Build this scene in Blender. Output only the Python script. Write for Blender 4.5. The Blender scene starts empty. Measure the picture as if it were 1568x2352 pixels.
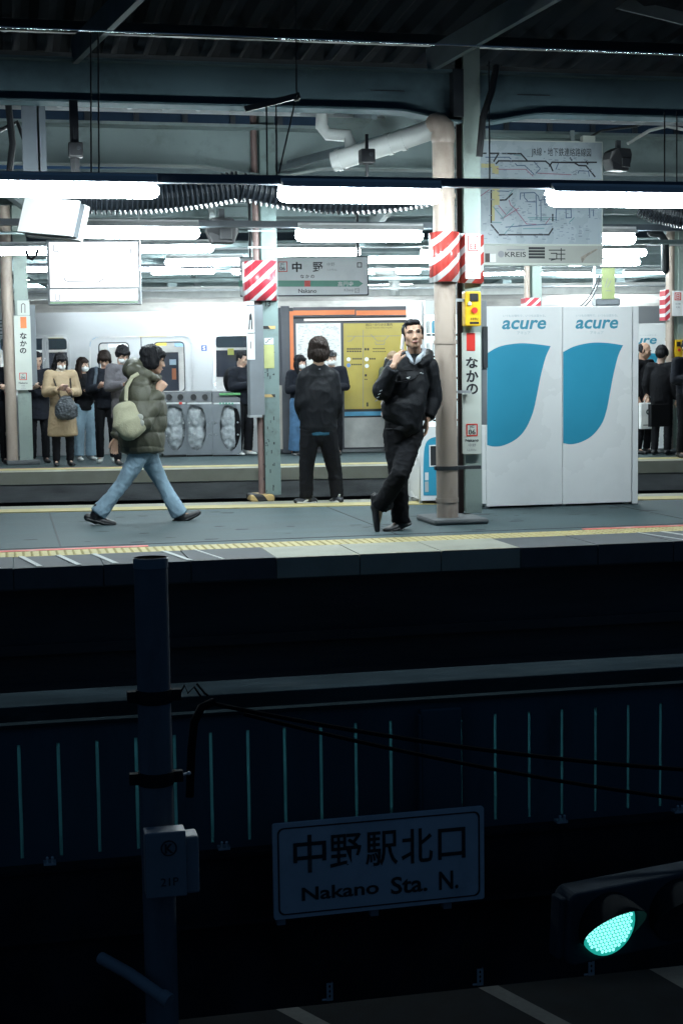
import bpy, bmesh, math, random
import numpy as np
from mathutils import Vector, Matrix, Euler, noise

random.seed(7)
SC = bpy.context.scene
COL = SC.collection
R90 = math.pi / 2

# ------------------------------------------------------------------ camera
FPX, CX, CY = 3400.0, 784.0, 1176.0          # focal length in units of a 1568 x 2352 picture
_y, _p, _r = math.radians(12.6), math.radians(5.2), math.radians(0.8)
CAM = Vector((0, 0, 1.26))
FW = Vector((math.sin(_y) * math.cos(_p), math.cos(_y) * math.cos(_p), -math.sin(_p)))
_rt = Vector((math.cos(_y), -math.sin(_y), 0))
_up = _rt.cross(FW)
RT = _rt * math.cos(_r) - _up * math.sin(_r)
UP = _up * math.cos(_r) + _rt * math.sin(_r)
cam_data = bpy.data.cameras.new("camera")
cam_data.sensor_fit = 'VERTICAL'
cam_data.sensor_height = 36.0
cam_data.lens = FPX / 2352 * 36.0
cam_data.clip_start = 0.1
cam_data.clip_end = 400
cam = bpy.data.objects.new("camera", cam_data)
COL.objects.link(cam)
cam.matrix_world = Matrix(((RT.x, UP.x, -FW.x, CAM.x), (RT.y, UP.y, -FW.y, CAM.y), (RT.z, UP.z, -FW.z, CAM.z), (0, 0, 0, 1)))
SC.camera = cam

# ------------------------------------------------------------------ night sky, exposure
LAMP = 128.0                                   # radiance of the fluorescent lamps
world = bpy.data.worlds.new("World")
SC.world = world
world.use_nodes = True
bg = world.node_tree.nodes["Background"]
bg.inputs[0].default_value = (0.21, 0.50, 1.0, 1)
bg.inputs[1].default_value = 0.08
SC.view_settings.view_transform = 'Standard'
SC.view_settings.look = 'None'
SC.view_settings.exposure = 0.0
SC.view_settings.gamma = 1.0
SC.cycles.use_denoising = True
SC.cycles.max_bounces = 6
SC.cycles.diffuse_bounces = 3
SC.cycles.glossy_bounces = 3
SC.cycles.transmission_bounces = 4
SC.cycles.caustics_reflective = False
SC.cycles.caustics_refractive = False
SC.cycles.sample_clamp_indirect = 4.0
SC.cycles.use_light_tree = True

# ------------------------------------------------------------------ picture -> place
def ray(px, py):
    return FW + RT * ((px - CX) / FPX) - UP * ((py - CY) / FPX)
def at(px, py, Y):
    d = ray(px, py)
    return CAM + d * (Y / d.y)
def gp(px, py, z=0.0):
    d = ray(px, py)
    return CAM + d * ((z - CAM.z) / d.z)
def onplane(px, py, p0, n):
    d = ray(px, py)
    return CAM + d * ((p0 - CAM).dot(n) / d.dot(n))

# ------------------------------------------------------------------ materials
MATS = {}
def mat(name, col, rough=0.6, metal=0.0, var=0.12, scale=6.0, bump=0.0, bscale=40.0, dirt=None, dirt_amt=0.0, dirt_scale=3.0,
        spec=0.5, stretch=(1, 1, 1), trans=0.0, sheen=0.0):
    if name in MATS: return MATS[name]
    m = bpy.data.materials.new(name); m.use_nodes = True
    nt = m.node_tree; N = nt.nodes; L = nt.links
    b = N["Principled BSDF"]
    b.inputs["Roughness"].default_value = rough
    b.inputs["Metallic"].default_value = metal
    b.inputs["Specular IOR Level"].default_value = spec
    if sheen: b.inputs["Sheen Weight"].default_value = sheen
    tc = N.new("ShaderNodeTexCoord"); mp = N.new("ShaderNodeMapping"); mp.inputs["Scale"].default_value = stretch
    L.new(tc.outputs["Object"], mp.inputs[0])
    nz = N.new("ShaderNodeTexNoise"); nz.inputs["Scale"].default_value = scale; nz.inputs["Detail"].default_value = 6
    L.new(mp.outputs[0], nz.inputs["Vector"])
    rp = N.new("ShaderNodeValToRGB")
    rp.color_ramp.elements[0].position = 0.3; rp.color_ramp.elements[1].position = 0.7
    rp.color_ramp.elements[0].color = tuple(c * (1 - var) for c in col) + (1,)
    rp.color_ramp.elements[1].color = tuple(min(1, c * (1 + var)) for c in col) + (1,)
    L.new(nz.outputs["Fac"], rp.inputs[0])
    out = rp.outputs[0]
    if dirt:
        n2 = N.new("ShaderNodeTexNoise"); n2.inputs["Scale"].default_value = dirt_scale; n2.inputs["Detail"].default_value = 9
        n2.inputs["Roughness"].default_value = 0.7
        L.new(mp.outputs[0], n2.inputs["Vector"])
        r2 = N.new("ShaderNodeValToRGB"); r2.color_ramp.elements[0].position = 0.52; r2.color_ramp.elements[1].position = 0.72
        r2.color_ramp.elements[0].color = (0, 0, 0, 1); r2.color_ramp.elements[1].color = (dirt_amt,) * 3 + (1,)
        L.new(n2.outputs["Fac"], r2.inputs[0])
        mx = N.new("ShaderNodeMix"); mx.data_type = 'RGBA'
        L.new(r2.outputs[0], mx.inputs[0]); L.new(out, mx.inputs[6]); mx.inputs[7].default_value = tuple(dirt) + (1,)
        out = mx.outputs[2]
    L.new(out, b.inputs["Base Color"])
    rr = N.new("ShaderNodeMapRange"); rr.inputs[3].default_value = max(0, rough - 0.08); rr.inputs[4].default_value = min(1, rough + 0.08)
    L.new(nz.outputs["Fac"], rr.inputs[0]); L.new(rr.outputs[0], b.inputs["Roughness"])
    if bump:
        n3 = N.new("ShaderNodeTexNoise"); n3.inputs["Scale"].default_value = bscale; n3.inputs["Detail"].default_value = 5
        L.new(mp.outputs[0], n3.inputs["Vector"])
        bp = N.new("ShaderNodeBump"); bp.inputs["Strength"].default_value = bump; bp.inputs["Distance"].default_value = 0.02
        L.new(n3.outputs["Fac"], bp.inputs["Height"]); L.new(bp.outputs[0], b.inputs["Normal"])
    if trans:
        t = N.new("ShaderNodeBsdfTranslucent"); L.new(out, t.inputs[0])
        ms = N.new("ShaderNodeMixShader"); ms.inputs[0].default_value = trans
        L.new(b.outputs[0], ms.inputs[1]); L.new(t.outputs[0], ms.inputs[2])
        L.new(ms.outputs[0], N["Material Output"].inputs[0])
    MATS[name] = m
    return m
def emat(name, col, strength):
    if name in MATS: return MATS[name]
    m = bpy.data.materials.new(name); m.use_nodes = True
    nt = m.node_tree; nt.nodes.clear()
    e = nt.nodes.new("ShaderNodeEmission"); e.inputs[0].default_value = tuple(col) + (1,); e.inputs[1].default_value = strength
    o = nt.nodes.new("ShaderNodeOutputMaterial"); nt.links.new(e.outputs[0], o.inputs[0])
    MATS[name] = m
    return m
def stripes(name, c1, c2, period, d, duty=0.55, rough=0.4):
    """diagonal warning stripes: direction d in object space, period in metres"""
    if name in MATS: return MATS[name]
    m = mat(name, c1, rough, var=0.05)
    nt = m.node_tree; N = nt.nodes; L = nt.links; b = N["Principled BSDF"]
    tc = N.new("ShaderNodeTexCoord"); dp = N.new("ShaderNodeVectorMath"); dp.operation = 'DOT_PRODUCT'
    L.new(tc.outputs["Object"], dp.inputs[0]); dp.inputs[1].default_value = tuple(x / period for x in d)
    fr = N.new("ShaderNodeMath"); fr.operation = 'FRACT'; L.new(dp.outputs["Value"], fr.inputs[0])
    gt = N.new("ShaderNodeMath"); gt.operation = 'GREATER_THAN'; gt.inputs[1].default_value = duty; L.new(fr.outputs[0], gt.inputs[0])
    mx = N.new("ShaderNodeMix"); mx.data_type = 'RGBA'
    src = b.inputs["Base Color"].links[0].from_socket
    L.new(gt.outputs[0], mx.inputs[0]); L.new(src, mx.inputs[6]); mx.inputs[7].default_value = tuple(c2) + (1,)
    L.new(mx.outputs[2], b.inputs["Base Color"])
    return m
def glassmat(name, tint=(0.9, 0.95, 1.0), t=0.85):
    if name in MATS: return MATS[name]
    m = bpy.data.materials.new(name); m.use_nodes = True
    nt = m.node_tree; N = nt.nodes; L = nt.links; N.clear()
    tr = N.new("ShaderNodeBsdfTransparent"); tr.inputs[0].default_value = tuple(tint) + (1,)
    gl = N.new("ShaderNodeBsdfGlossy"); gl.inputs["Roughness"].default_value = 0.03
    ms = N.new("ShaderNodeMixShader"); fz = N.new("ShaderNodeFresnel"); fz.inputs[0].default_value = 1.45
    L.new(fz.outputs[0], ms.inputs[0]); L.new(tr.outputs[0], ms.inputs[1]); L.new(gl.outputs[0], ms.inputs[2])
    o = N.new("ShaderNodeOutputMaterial"); L.new(ms.outputs[0], o.inputs[0])
    MATS[name] = m
    return m

M_ASPHALT = mat("platform_asphalt", (0.040, 0.067, 0.073), 0.72, var=0.24, scale=2.2, bump=0.25, bscale=160, dirt=(0.036, 0.052, 0.06), dirt_amt=0.75, dirt_scale=1.1, stretch=(0.5, 1.2, 1))
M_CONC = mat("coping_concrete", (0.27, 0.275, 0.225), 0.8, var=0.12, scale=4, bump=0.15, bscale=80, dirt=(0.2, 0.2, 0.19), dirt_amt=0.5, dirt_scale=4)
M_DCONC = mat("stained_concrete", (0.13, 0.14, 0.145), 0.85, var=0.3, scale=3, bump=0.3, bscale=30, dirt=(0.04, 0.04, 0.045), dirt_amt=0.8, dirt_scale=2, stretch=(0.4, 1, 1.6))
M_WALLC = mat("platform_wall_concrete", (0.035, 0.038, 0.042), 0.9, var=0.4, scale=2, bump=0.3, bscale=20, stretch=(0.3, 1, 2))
M_BALLAST = mat("ballast", (0.03, 0.028, 0.026), 0.95, var=0.5, scale=25, bump=0.8, bscale=30)
M_YELLOW = mat("tactile_yellow", (0.40, 0.34, 0.15), 0.7, var=0.14, scale=9, dirt=(0.28, 0.25, 0.16), dirt_amt=0.55, dirt_scale=5)
M_PAD = mat("grey_rubber_pad", (0.055, 0.062, 0.068), 0.8, var=0.15, scale=8)
M_WHITEP = mat("white_paint", (0.36, 0.38, 0.37), 0.7, var=0.1, scale=14, dirt=(0.35, 0.36, 0.36), dirt_amt=0.6, dirt_scale=9)
M_REDP = mat("red_line_paint", (0.55, 0.10, 0.08), 0.65, var=0.15, scale=7, dirt=(0.6, 0.5, 0.48), dirt_amt=0.8, dirt_scale=4)
M_STEELG = mat("green_grey_column_paint", (0.30, 0.37, 0.34), 0.5, var=0.07, scale=3, bump=0.05, bscale=40, dirt=(0.16, 0.17, 0.15), dirt_amt=0.5, dirt_scale=5)
M_STEELT = mat("pale_teal_column_paint", (0.185, 0.255, 0.25), 0.5, var=0.07, scale=3, bump=0.05, bscale=40, dirt=(0.10, 0.12, 0.12), dirt_amt=0.7, dirt_scale=7)
M_PIPE = mat("beige_drain_pipe_paint", (0.42, 0.345, 0.29), 0.42, var=0.1, scale=4, dirt=(0.22, 0.15, 0.12), dirt_amt=0.6, dirt_scale=5, stretch=(1, 1, 0.35))
M_PVC = mat("grey_pvc", (0.42, 0.44, 0.43), 0.45, var=0.06)
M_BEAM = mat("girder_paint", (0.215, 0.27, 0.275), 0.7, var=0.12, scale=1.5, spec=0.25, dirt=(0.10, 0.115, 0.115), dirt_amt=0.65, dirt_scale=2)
M_DECK = mat("corrugated_roof_sheet", (0.014, 0.019, 0.025), 0.95, var=0.2, scale=2, spec=0.05)
M_DARK = mat("dark_steel", (0.03, 0.035, 0.04), 0.5, var=0.2)
M_BLACK = mat("black_plastic", (0.012, 0.013, 0.015), 0.45, var=0.2)
M_RAIL = mat("lamp_rail_grey", (0.10, 0.12, 0.14), 0.45, var=0.1)
M_WHITE = mat("white_enamel", (0.78, 0.79, 0.79), 0.35, var=0.03)
M_VEND = mat("vending_white", (0.78, 0.79, 0.79), 0.28, var=0.035, scale=1.2, dirt=(0.62, 0.64, 0.64), dirt_amt=0.3, dirt_scale=1.5)
M_TEAL = mat("teal_print", (0.035, 0.30, 0.46), 0.35, var=0.05, scale=2)
M_TEALTX = mat("teal_lettering", (0.05, 0.28, 0.40), 0.4, var=0.02)
M_INK = mat("black_ink", (0.012, 0.014, 0.018), 0.5, var=0.05)
M_GREYINK = mat("grey_ink", (0.25, 0.26, 0.28), 0.5, var=0.05)
M_SIGNW = mat("sign_white", (0.66, 0.69, 0.70), 0.3, var=0.03, scale=3, dirt=(0.5, 0.53, 0.54), dirt_amt=0.35, dirt_scale=4)
M_SIGNG = mat("sign_grey_cream", (0.58, 0.62, 0.57), 0.35, var=0.03, scale=4)
M_RED = mat("sign_red", (0.62, 0.04, 0.03), 0.4, var=0.05)
M_GREEN = mat("sign_green", (0.10, 0.33, 0.24), 0.4, var=0.05)
M_ORANGE = mat("orange_panel", (0.78, 0.20, 0.05), 0.4, var=0.05)
M_GUIDEY = mat("guide_yellow", (0.44, 0.345, 0.06), 0.35, var=0.04)
M_YBOX = mat("yellow_box", (0.75, 0.47, 0.02), 0.35, var=0.05)
M_STAIN = mat("train_stainless", (0.46, 0.47, 0.485), 0.36, metal=0.65, var=0.05, scale=1.2, stretch=(0.3, 1, 3))
M_TROOF = mat("train_roof_grey", (0.42, 0.40, 0.38), 0.7, var=0.25, scale=3, stretch=(1, 1, 3))
M_KFRAME = mat("kiosk_dark_frame", (0.055, 0.06, 0.075), 0.45, var=0.1)
M_ZINC = mat("galvanised", (0.5, 0.53, 0.55), 0.4, metal=0.6, var=0.1)
M_CHROME = mat("polished_wire", (0.65, 0.66, 0.68), 0.12, metal=1.0, var=0.05)
M_FENCE = mat("fence_panel_dark", (0.055, 0.085, 0.105), 0.9, var=0.25, scale=2, spec=0.1, dirt=(0.03, 0.045, 0.05), dirt_amt=0.7, dirt_scale=2, stretch=(1, 1, 0.3))
M_CABLE = mat("cable_rubber", (0.006, 0.007, 0.009), 0.95, spec=0.02)
M_FSTRIP = mat("fence_translucent_strip", (0.2, 0.42, 0.46), 0.5, var=0.08, trans=0.75)
M_POLE = mat("street_pole_grey", (0.17, 0.19, 0.21), 0.55, var=0.1, scale=5, dirt=(0.16, 0.17, 0.18), dirt_amt=0.6, dirt_scale=3)
M_GIRD = mat("bridge_girder_paint", (0.018, 0.021, 0.024), 0.95, var=0.4, scale=3, spec=0.1)
M_ROADS = mat("road_sign_face", (0.42, 0.46, 0.50), 0.5, var=0.12, scale=3, dirt=(0.25, 0.28, 0.31), dirt_amt=0.5, dirt_scale=4)
M_ROAD = mat("road_asphalt", (0.020, 0.031, 0.040), 0.85, var=0.3, scale=3, bump=0.3, bscale=120)
E_LAMP = emat("lamp_glow", (0.83, 0.96, 1.0), LAMP)
GLASS = glassmat("clear_glass")

# ------------------------------------------------------------------ object helpers
WL = {}                                       # world base of every thing (for children built in world coordinates)
def wl(o):
    return WL.get(o.name, Vector((0, 0, 0))) if o else Vector((0, 0, 0))
def tag(o, label=None, cat=None, group=None, kind=None):
    if label: o["label"] = label
    if cat: o["category"] = cat
    if group: o["group"] = group
    if kind: o["kind"] = kind
    return o
def thing(name, loc, label, cat, group=None, rz=0.0):
    o = bpy.data.objects.new(name, None); o.empty_display_size = 0.1
    COL.objects.link(o); o.location = loc; o.rotation_euler = (0, 0, rz)
    WL[o.name] = Vector(loc)
    return tag(o, label, cat, group)
def link_mesh(me, name, m, parent=None, loc=None, world=True):
    """me holds world coordinates (world=True) or coordinates local to parent"""
    o = bpy.data.objects.new(name, me); COL.objects.link(o)
    if m: me.materials.append(m)
    if parent is not None:
        o.parent = parent
        if world:
            me.transform(Matrix.Translation(-wl(parent)))
        WL[o.name] = wl(parent)
    elif loc is not None:
        me.transform(Matrix.Translation(-Vector(loc))); o.location = loc
        WL[o.name] = Vector(loc)
    return o
class MB:
    def __init__(s): s.v = []; s.f = []
    def add(s, vs, fs):
        n = len(s.v); s.v += [tuple(v) for v in vs]; s.f += [tuple(i + n for i in f) for f in fs]; return s
    def box(s, a, b):
        x0, y0, z0 = (min(a[i], b[i]) for i in range(3)); x1, y1, z1 = (max(a[i], b[i]) for i in range(3))
        return s.add([(x0, y0, z0), (x1, y0, z0), (x1, y1, z0), (x0, y1, z0), (x0, y0, z1), (x1, y0, z1), (x1, y1, z1), (x0, y1, z1)],
                     [(0, 3, 2, 1), (4, 5, 6, 7), (0, 1, 5, 4), (1, 2, 6, 5), (2, 3, 7, 6), (3, 0, 4, 7)])
    def obox(s, c, size, rot=None):
        hx, hy, hz = (k / 2 for k in size); c = Vector(c); rot = rot or Matrix.Identity(3)
        vs = [c + rot @ Vector((x, y, z)) for z in (-hz, hz) for (x, y) in ((-hx, -hy), (hx, -hy), (hx, hy), (-hx, hy))]
        return s.add(vs, [(0, 3, 2, 1), (4, 5, 6, 7), (0, 1, 5, 4), (1, 2, 6, 5), (2, 3, 7, 6), (3, 0, 4, 7)])
    def bar(s, a, b, w, h=None, up=(0, 0, 1)):
        a, b = Vector(a), Vector(b); h = h or w
        t = (b - a).normalized(); u = Vector(up); sx = t.cross(u)
        if sx.length < 1e-4: sx = t.cross(Vector((1, 0, 0)))
        sx.normalize(); u = sx.cross(t)
        return s.obox((a + b) / 2, ((b - a).length, w, h), Matrix((t, sx, u)).transposed())
    def tube(s, path, r, seg=10, cap=True, ref=None):
        path = [Vector(p) for p in path]; n = len(path)
        rs = r if isinstance(r, (list, tuple)) else [r] * n
        vs = []; u = None
        for i, p in enumerate(path):
            t = (path[min(i + 1, n - 1)] - path[max(i - 1, 0)]).normalized()
            if u is None:
                u = Vector(ref) if ref else (Vector((0, 0, 1)) if abs(t.z) < 0.9 else Vector((0, 1, 0)))
            u = (u - t * u.dot(t)); u.normalize(); w = t.cross(u)
            r1, r2 = rs[i] if isinstance(rs[i], (tuple, list)) else (rs[i], rs[i])
            for k in range(seg):
                a = 2 * math.pi * k / seg
                vs.append(p + u * (r1 * math.cos(a)) + w * (r2 * math.sin(a)))
        fs = [(i * seg + k, i * seg + (k + 1) % seg, (i + 1) * seg + (k + 1) % seg, (i + 1) * seg + k) for i in range(n - 1) for k in range(seg)]
        if cap:
            fs += [tuple(range(seg))[::-1], tuple((n - 1) * seg + k for k in range(seg))]
        return s.add(vs, fs)
    def rtube(s, path, rs, seg=14, ref=None, caps=(1.0, 1.0)):
        """tube with rounded ends, radii r or (ru, rv) per point; caps flatten the ends"""
        path = [Vector(p) for p in path]
        R = [q if isinstance(q, (tuple, list)) else (q, q) for q in rs]
        t0 = (path[0] - path[1]).normalized(); t1 = (path[-1] - path[-2]).normalized()
        P, Q = [], []
        m0, m1 = min(R[0]), min(R[-1])
        for a in (85, 60, 30):
            a = math.radians(a); P.append(path[0] + t0 * (m0 * caps[0] * math.sin(a))); Q.append(tuple(x * math.cos(a) for x in R[0]))
        P += path; Q += R
        for a in (30, 60, 85):
            a = math.radians(a); P.append(path[-1] + t1 * (m1 * caps[1] * math.sin(a))); Q.append(tuple(x * math.cos(a) for x in R[-1]))
        return s.tube(P, Q, seg, True, ref)
    def ell(s, c, r, rot=None, seg=16, rings=10):
        c = Vector(c); rot = rot or Matrix.Identity(3)
        r = r if isinstance(r, (tuple, list)) else (r, r, r)
        vs = [c + rot @ Vector((0, 0, r[2]))]
        for i in range(1, rings):
            a = math.pi * i / rings
            for k in range(seg):
                b = 2 * math.pi * k / seg
                vs.append(c + rot @ Vector((r[0] * math.sin(a) * math.cos(b), r[1] * math.sin(a) * math.sin(b), r[2] * math.cos(a))))
        vs.append(c + rot @ Vector((0, 0, -r[2])))
        fs = [(0, 1 + k, 1 + (k + 1) % seg) for k in range(seg)]
        for i in range(rings - 2):
            o = 1 + i * seg
            fs += [(o + k, o + seg + k, o + seg + (k + 1) % seg, o + (k + 1) % seg) for k in range(seg)]
        o = 1 + (rings - 2) * seg; e = len(vs) - 1
        fs += [(o + k, e, o + (k + 1) % seg) for k in range(seg)]
        return s.add(vs, fs)
    def prism(s, pts, off):
        pts = [Vector(p) for p in pts]; off = Vector(off); n = len(pts)
        fs = [tuple(range(n)), tuple(range(2 * n - 1, n - 1, -1))] + [(i, i + n, (i + 1) % n + n, (i + 1) % n) for i in range(n)]
        return s.add(pts + [p + off for p in pts], fs)
    def sheet(s, pts):
        return s.add([Vector(p) for p in pts], [tuple(range(len(pts)))])
    def mesh(s, name):
        me = bpy.data.meshes.new(name); me.from_pydata(s.v, [], s.f); me.validate()
        bm = bmesh.new(); bm.from_mesh(me); bmesh.ops.recalc_face_normals(bm, faces=bm.faces); bm.to_mesh(me); bm.free()
        return me
    def build(s, name, m, parent=None, loc=None, smooth=False, bevel=0.0, world=True):
        me = s.mesh(name)
        if smooth:
            me.shade_smooth(); me.set_sharp_from_angle(angle=math.radians(40))
        o = link_mesh(me, name, m, parent, loc, world)
        if bevel:
            md = o.modifiers.new("bevel", 'BEVEL'); md.width = bevel; md.segments = 2; md.limit_method = 'ANGLE'; md.angle_limit = math.radians(40)
        return o
def kids(o): return [c for c in bpy.data.objects if c.parent is o]
def copy_tree(o, parent=None):
    c = o.copy(); COL.objects.link(c); c.parent = parent
    for ch in kids(o): copy_tree(ch, c)
    return c

# ---- flat shapes with holes (outline and holes as lists of (u, v)) and lettering
def rrect(x0, x1, y0, y1, r, n=5):
    pts = []
    for cx, cy, a0 in ((x1 - r, y1 - r, 0), (x0 + r, y1 - r, 90), (x0 + r, y0 + r, 180), (x1 - r, y0 + r, 270)):
        for k in range(n + 1):
            a = math.radians(a0 + 90 * k / n); pts.append((cx + r * math.cos(a), cy + r * math.sin(a)))
    return pts
def plate_mesh(outlines, thick, M):
    cu = bpy.data.curves.new("tmp", 'CURVE'); cu.dimensions = '2D'; cu.fill_mode = 'BOTH'; cu.extrude = thick / 2
    for pts in outlines:
        sp = cu.splines.new('POLY'); sp.points.add(len(pts) - 1)
        for i, p in enumerate(pts): sp.points[i].co = (p[0], p[1], 0, 1)
        sp.use_cyclic_u = True
    o = bpy.data.objects.new("tmp", cu); COL.objects.link(o)
    dg = bpy.context.evaluated_depsgraph_get(); dg.update()
    me = bpy.data.meshes.new_from_object(o.evaluated_get(dg))
    bpy.data.objects.remove(o); bpy.data.curves.remove(cu)
    me.materials.clear()
    me.transform(M)
    return me
def FACE(p, rz=0.0):
    """u -> along the wall, v -> up, facing the camera side (-Y turned by rz)"""
    return Matrix.Translation(Vector(p)) @ Matrix.Rotation(rz, 4, 'Z') @ Matrix.Rotation(R90, 4, 'X')
_txt = {}
def text_mesh(s, bold=0.0, shear=0.0):
    cu = bpy.data.curves.new("tmp", 'FONT'); cu.body = s; cu.size = 1.0; cu.offset = bold; cu.shear = shear; cu.resolution_u = 3
    o = bpy.data.objects.new("tmp", cu); COL.objects.link(o)
    dg = bpy.context.evaluated_depsgraph_get(); dg.update()
    me = bpy.data.meshes.new_from_object(o.evaluated_get(dg))
    bpy.data.objects.remove(o); bpy.data.curves.remove(cu)
    me.materials.clear()
    return me
def text_fit(s, u0, u1, v0, v1, bold=0.0, shear=0.0, keep=False):
    me = text_mesh(s, bold, shear)
    n = len(me.vertices); co = np.empty(n * 3); me.vertices.foreach_get("co", co); co = co.reshape(-1, 3)
    if n == 0: return me
    a, b = co.min(0), co.max(0)
    sx = (u1 - u0) / (b[0] - a[0]); sy = (v1 - v0) / (b[1] - a[1])
    if keep:
        sx = sy = min(sx, sy)
    cx, cy = (a[0] + b[0]) / 2, (a[1] + b[1]) / 2
    co[:, 0] = (co[:, 0] - cx) * sx + (u0 + u1) / 2
    co[:, 1] = (co[:, 1] - cy) * sy + (v0 + v1) / 2
    co[:, 2] = 0
    me.vertices.foreach_set("co", co.ravel()); me.update()
    return me
class PANEL:
    """a flat face: pixel boxes on it become local u, v"""
    def __init__(s, p0, rz=0.0):
        s.p0 = Vector(p0); s.rz = rz
        s.n = Vector((math.sin(rz), -math.cos(rz), 0)); s.ux = Vector((math.cos(rz), math.sin(rz), 0))
    def uv(s, px, py):
        q = onplane(px, py, s.p0, s.n) - s.p0
        return (q.dot(s.ux), q.z)
    def w(s, u, v, d=0.0):
        return s.p0 + s.ux * u + Vector((0, 0, v)) + s.n * d
    def text(s, st, x0, x1, y0, y1, m, parent, name="lettering", d=0.004, bold=0.0, shear=0.0, keep=False):
        a = s.uv(x0, y1); b = s.uv(x1, y0)
        me = text_fit(st, a[0], b[0], a[1], b[1], bold, shear, keep)
        me.transform(FACE(s.w(0, 0, d), s.rz))
        return link_mesh(me, name, m, parent)
    def plate(s, outlines, thick, m, parent, name, d=0.0, bevel=0.0):
        """outlines in (u, v); front face stands d + thick/2 out of the plane"""
        me = plate_mesh(outlines, thick, FACE(s.w(0, 0, d), s.rz))
        o = link_mesh(me, name, m, parent)
        return o
    def prect(s, x0, x1, y0, y1, r=0.0):
        a = s.uv(x0, y1); b = s.uv(x1, y0)
        if r: return rrect(a[0], b[0], a[1], b[1], r)
        return [(a[0], a[1]), (b[0], a[1]), (b[0], b[1]), (a[0], b[1])]
    def poly(s, pts): return [s.uv(*p) for p in pts]
    def lines(s, segs, wpx, m, parent, name, d=0.004):
        mb = MB(); w = wpx / FPX * (s.p0 - CAM).length
        for pts in segs:
            for a, b in zip(pts, pts[1:]):
                A = s.uv(*a); B = s.uv(*b)
                dx, dy = B[0] - A[0], B[1] - A[1]; l = math.hypot(dx, dy) or 1e-6
                ex, ey = dx / l * w * 0.4, dy / l * w * 0.4
                nx, ny = -dy / l * w / 2, dx / l * w / 2
                mb.sheet([s.w(A[0] - ex + nx, A[1] - ey + ny, d), s.w(A[0] - ex - nx, A[1] - ey - ny, d),
                          s.w(B[0] + ex - nx, B[1] + ey - ny, d), s.w(B[0] + ex + nx, B[1] + ey + ny, d)])
        return mb.build(name, m, parent)
    def box(s, x0, x1, y0, y1, back, front=0.0):
        a = s.uv(x0, y1); b = s.uv(x1, y0); mb = MB()
        c = s.w((a[0] + b[0]) / 2, (a[1] + b[1]) / 2, (front - back) / 2)
        return mb.obox(c, (b[0] - a[0], back + front, b[1] - a[1]), Matrix.Rotation(s.rz, 3, 'Z'))

# ================================================================== SETTING
EDGE = 10.16
b0, b1 = gp(0, 1165), gp(1500, 1135)          # rear edge of the near platform
bd = (b1 - b0) / (b1.x - b0.x)
def backy(x): return b0.y + bd.y * (x - b0.x)
f0, f1 = gp(0, 1086), gp(1568, 1058)          # front edge of the far platform
RZ2 = math.atan2(f1.y - f0.y, f1.x - f0.x)
D2 = Vector((math.cos(RZ2), math.sin(RZ2), 0)); N2 = Vector((-math.sin(RZ2), math.cos(RZ2), 0))
def fp(u, v, z=0.0): return Vector((f0.x, f0.y, 0)) + D2 * u + N2 * v + Vector((0, 0, z))
XA, XB = -9.0, 16.0
def struct(mb, name, m, **k):
    o = mb.build(name, m, **k); tag(o, kind="structure"); return o

mb = MB(); mb.prism([(XA, EDGE + 0.02, -0.15), (XB, EDGE + 0.02, -0.15), (XB, backy(XB), -0.15), (XA, backy(XA), -0.15)], (0, 0, 0.15))
struct(mb, "platform", M_ASPHALT)
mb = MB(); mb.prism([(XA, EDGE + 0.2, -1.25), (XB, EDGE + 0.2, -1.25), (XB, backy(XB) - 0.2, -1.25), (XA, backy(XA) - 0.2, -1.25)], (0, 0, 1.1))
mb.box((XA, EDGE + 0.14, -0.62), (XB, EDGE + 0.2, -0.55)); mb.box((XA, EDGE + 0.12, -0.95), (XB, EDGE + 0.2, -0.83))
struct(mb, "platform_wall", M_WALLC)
# coping: pale concrete slabs, dark rubber boarding pads at both ends of it
x1, x2 = gp(565, 1290).x, gp(1318, 1268).x
YT0 = gp(784, 1252).y; YT1 = YT0 + 0.33
mb = MB(); pads = MB(); x = XA; k = 0
while x < XB:
    xe = min(x + 0.6, XB); tgt = mb if x1 - 0.05 <= x <= x2 - 0.3 else pads
    tgt.box((x + 0.003, EDGE, -0.14), (xe - 0.003, YT0 - 0.004, 0.006 + 0.0015 * (k % 3))); x = xe; k += 1
struct(mb, "platform_coping", M_CONC, bevel=0.004); struct(pads, "boarding_pads", M_PAD, bevel=0.004)
mb = MB()
for px, w in ((85, 26), (175, 26), (262, 26), (440, 26), (525, 14), (-10, 26), (1535, 12), (1600, 26)):
    g = gp(px, 1300 if px < 700 else 1235)
    g = Vector((g.x, EDGE, 0))
    ww = w / 330 * 0.5
    mb.prism([(g.x, EDGE + 0.02, 0.0095), (g.x + ww, EDGE + 0.02, 0.0095), (g.x + ww - 0.12, YT0 - 0.02, 0.0095), (g.x - 0.12, YT0 - 0.02, 0.0095)], (0, 0, 0.003))
struct(mb, "boarding_lines", M_WHITEP)
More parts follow.
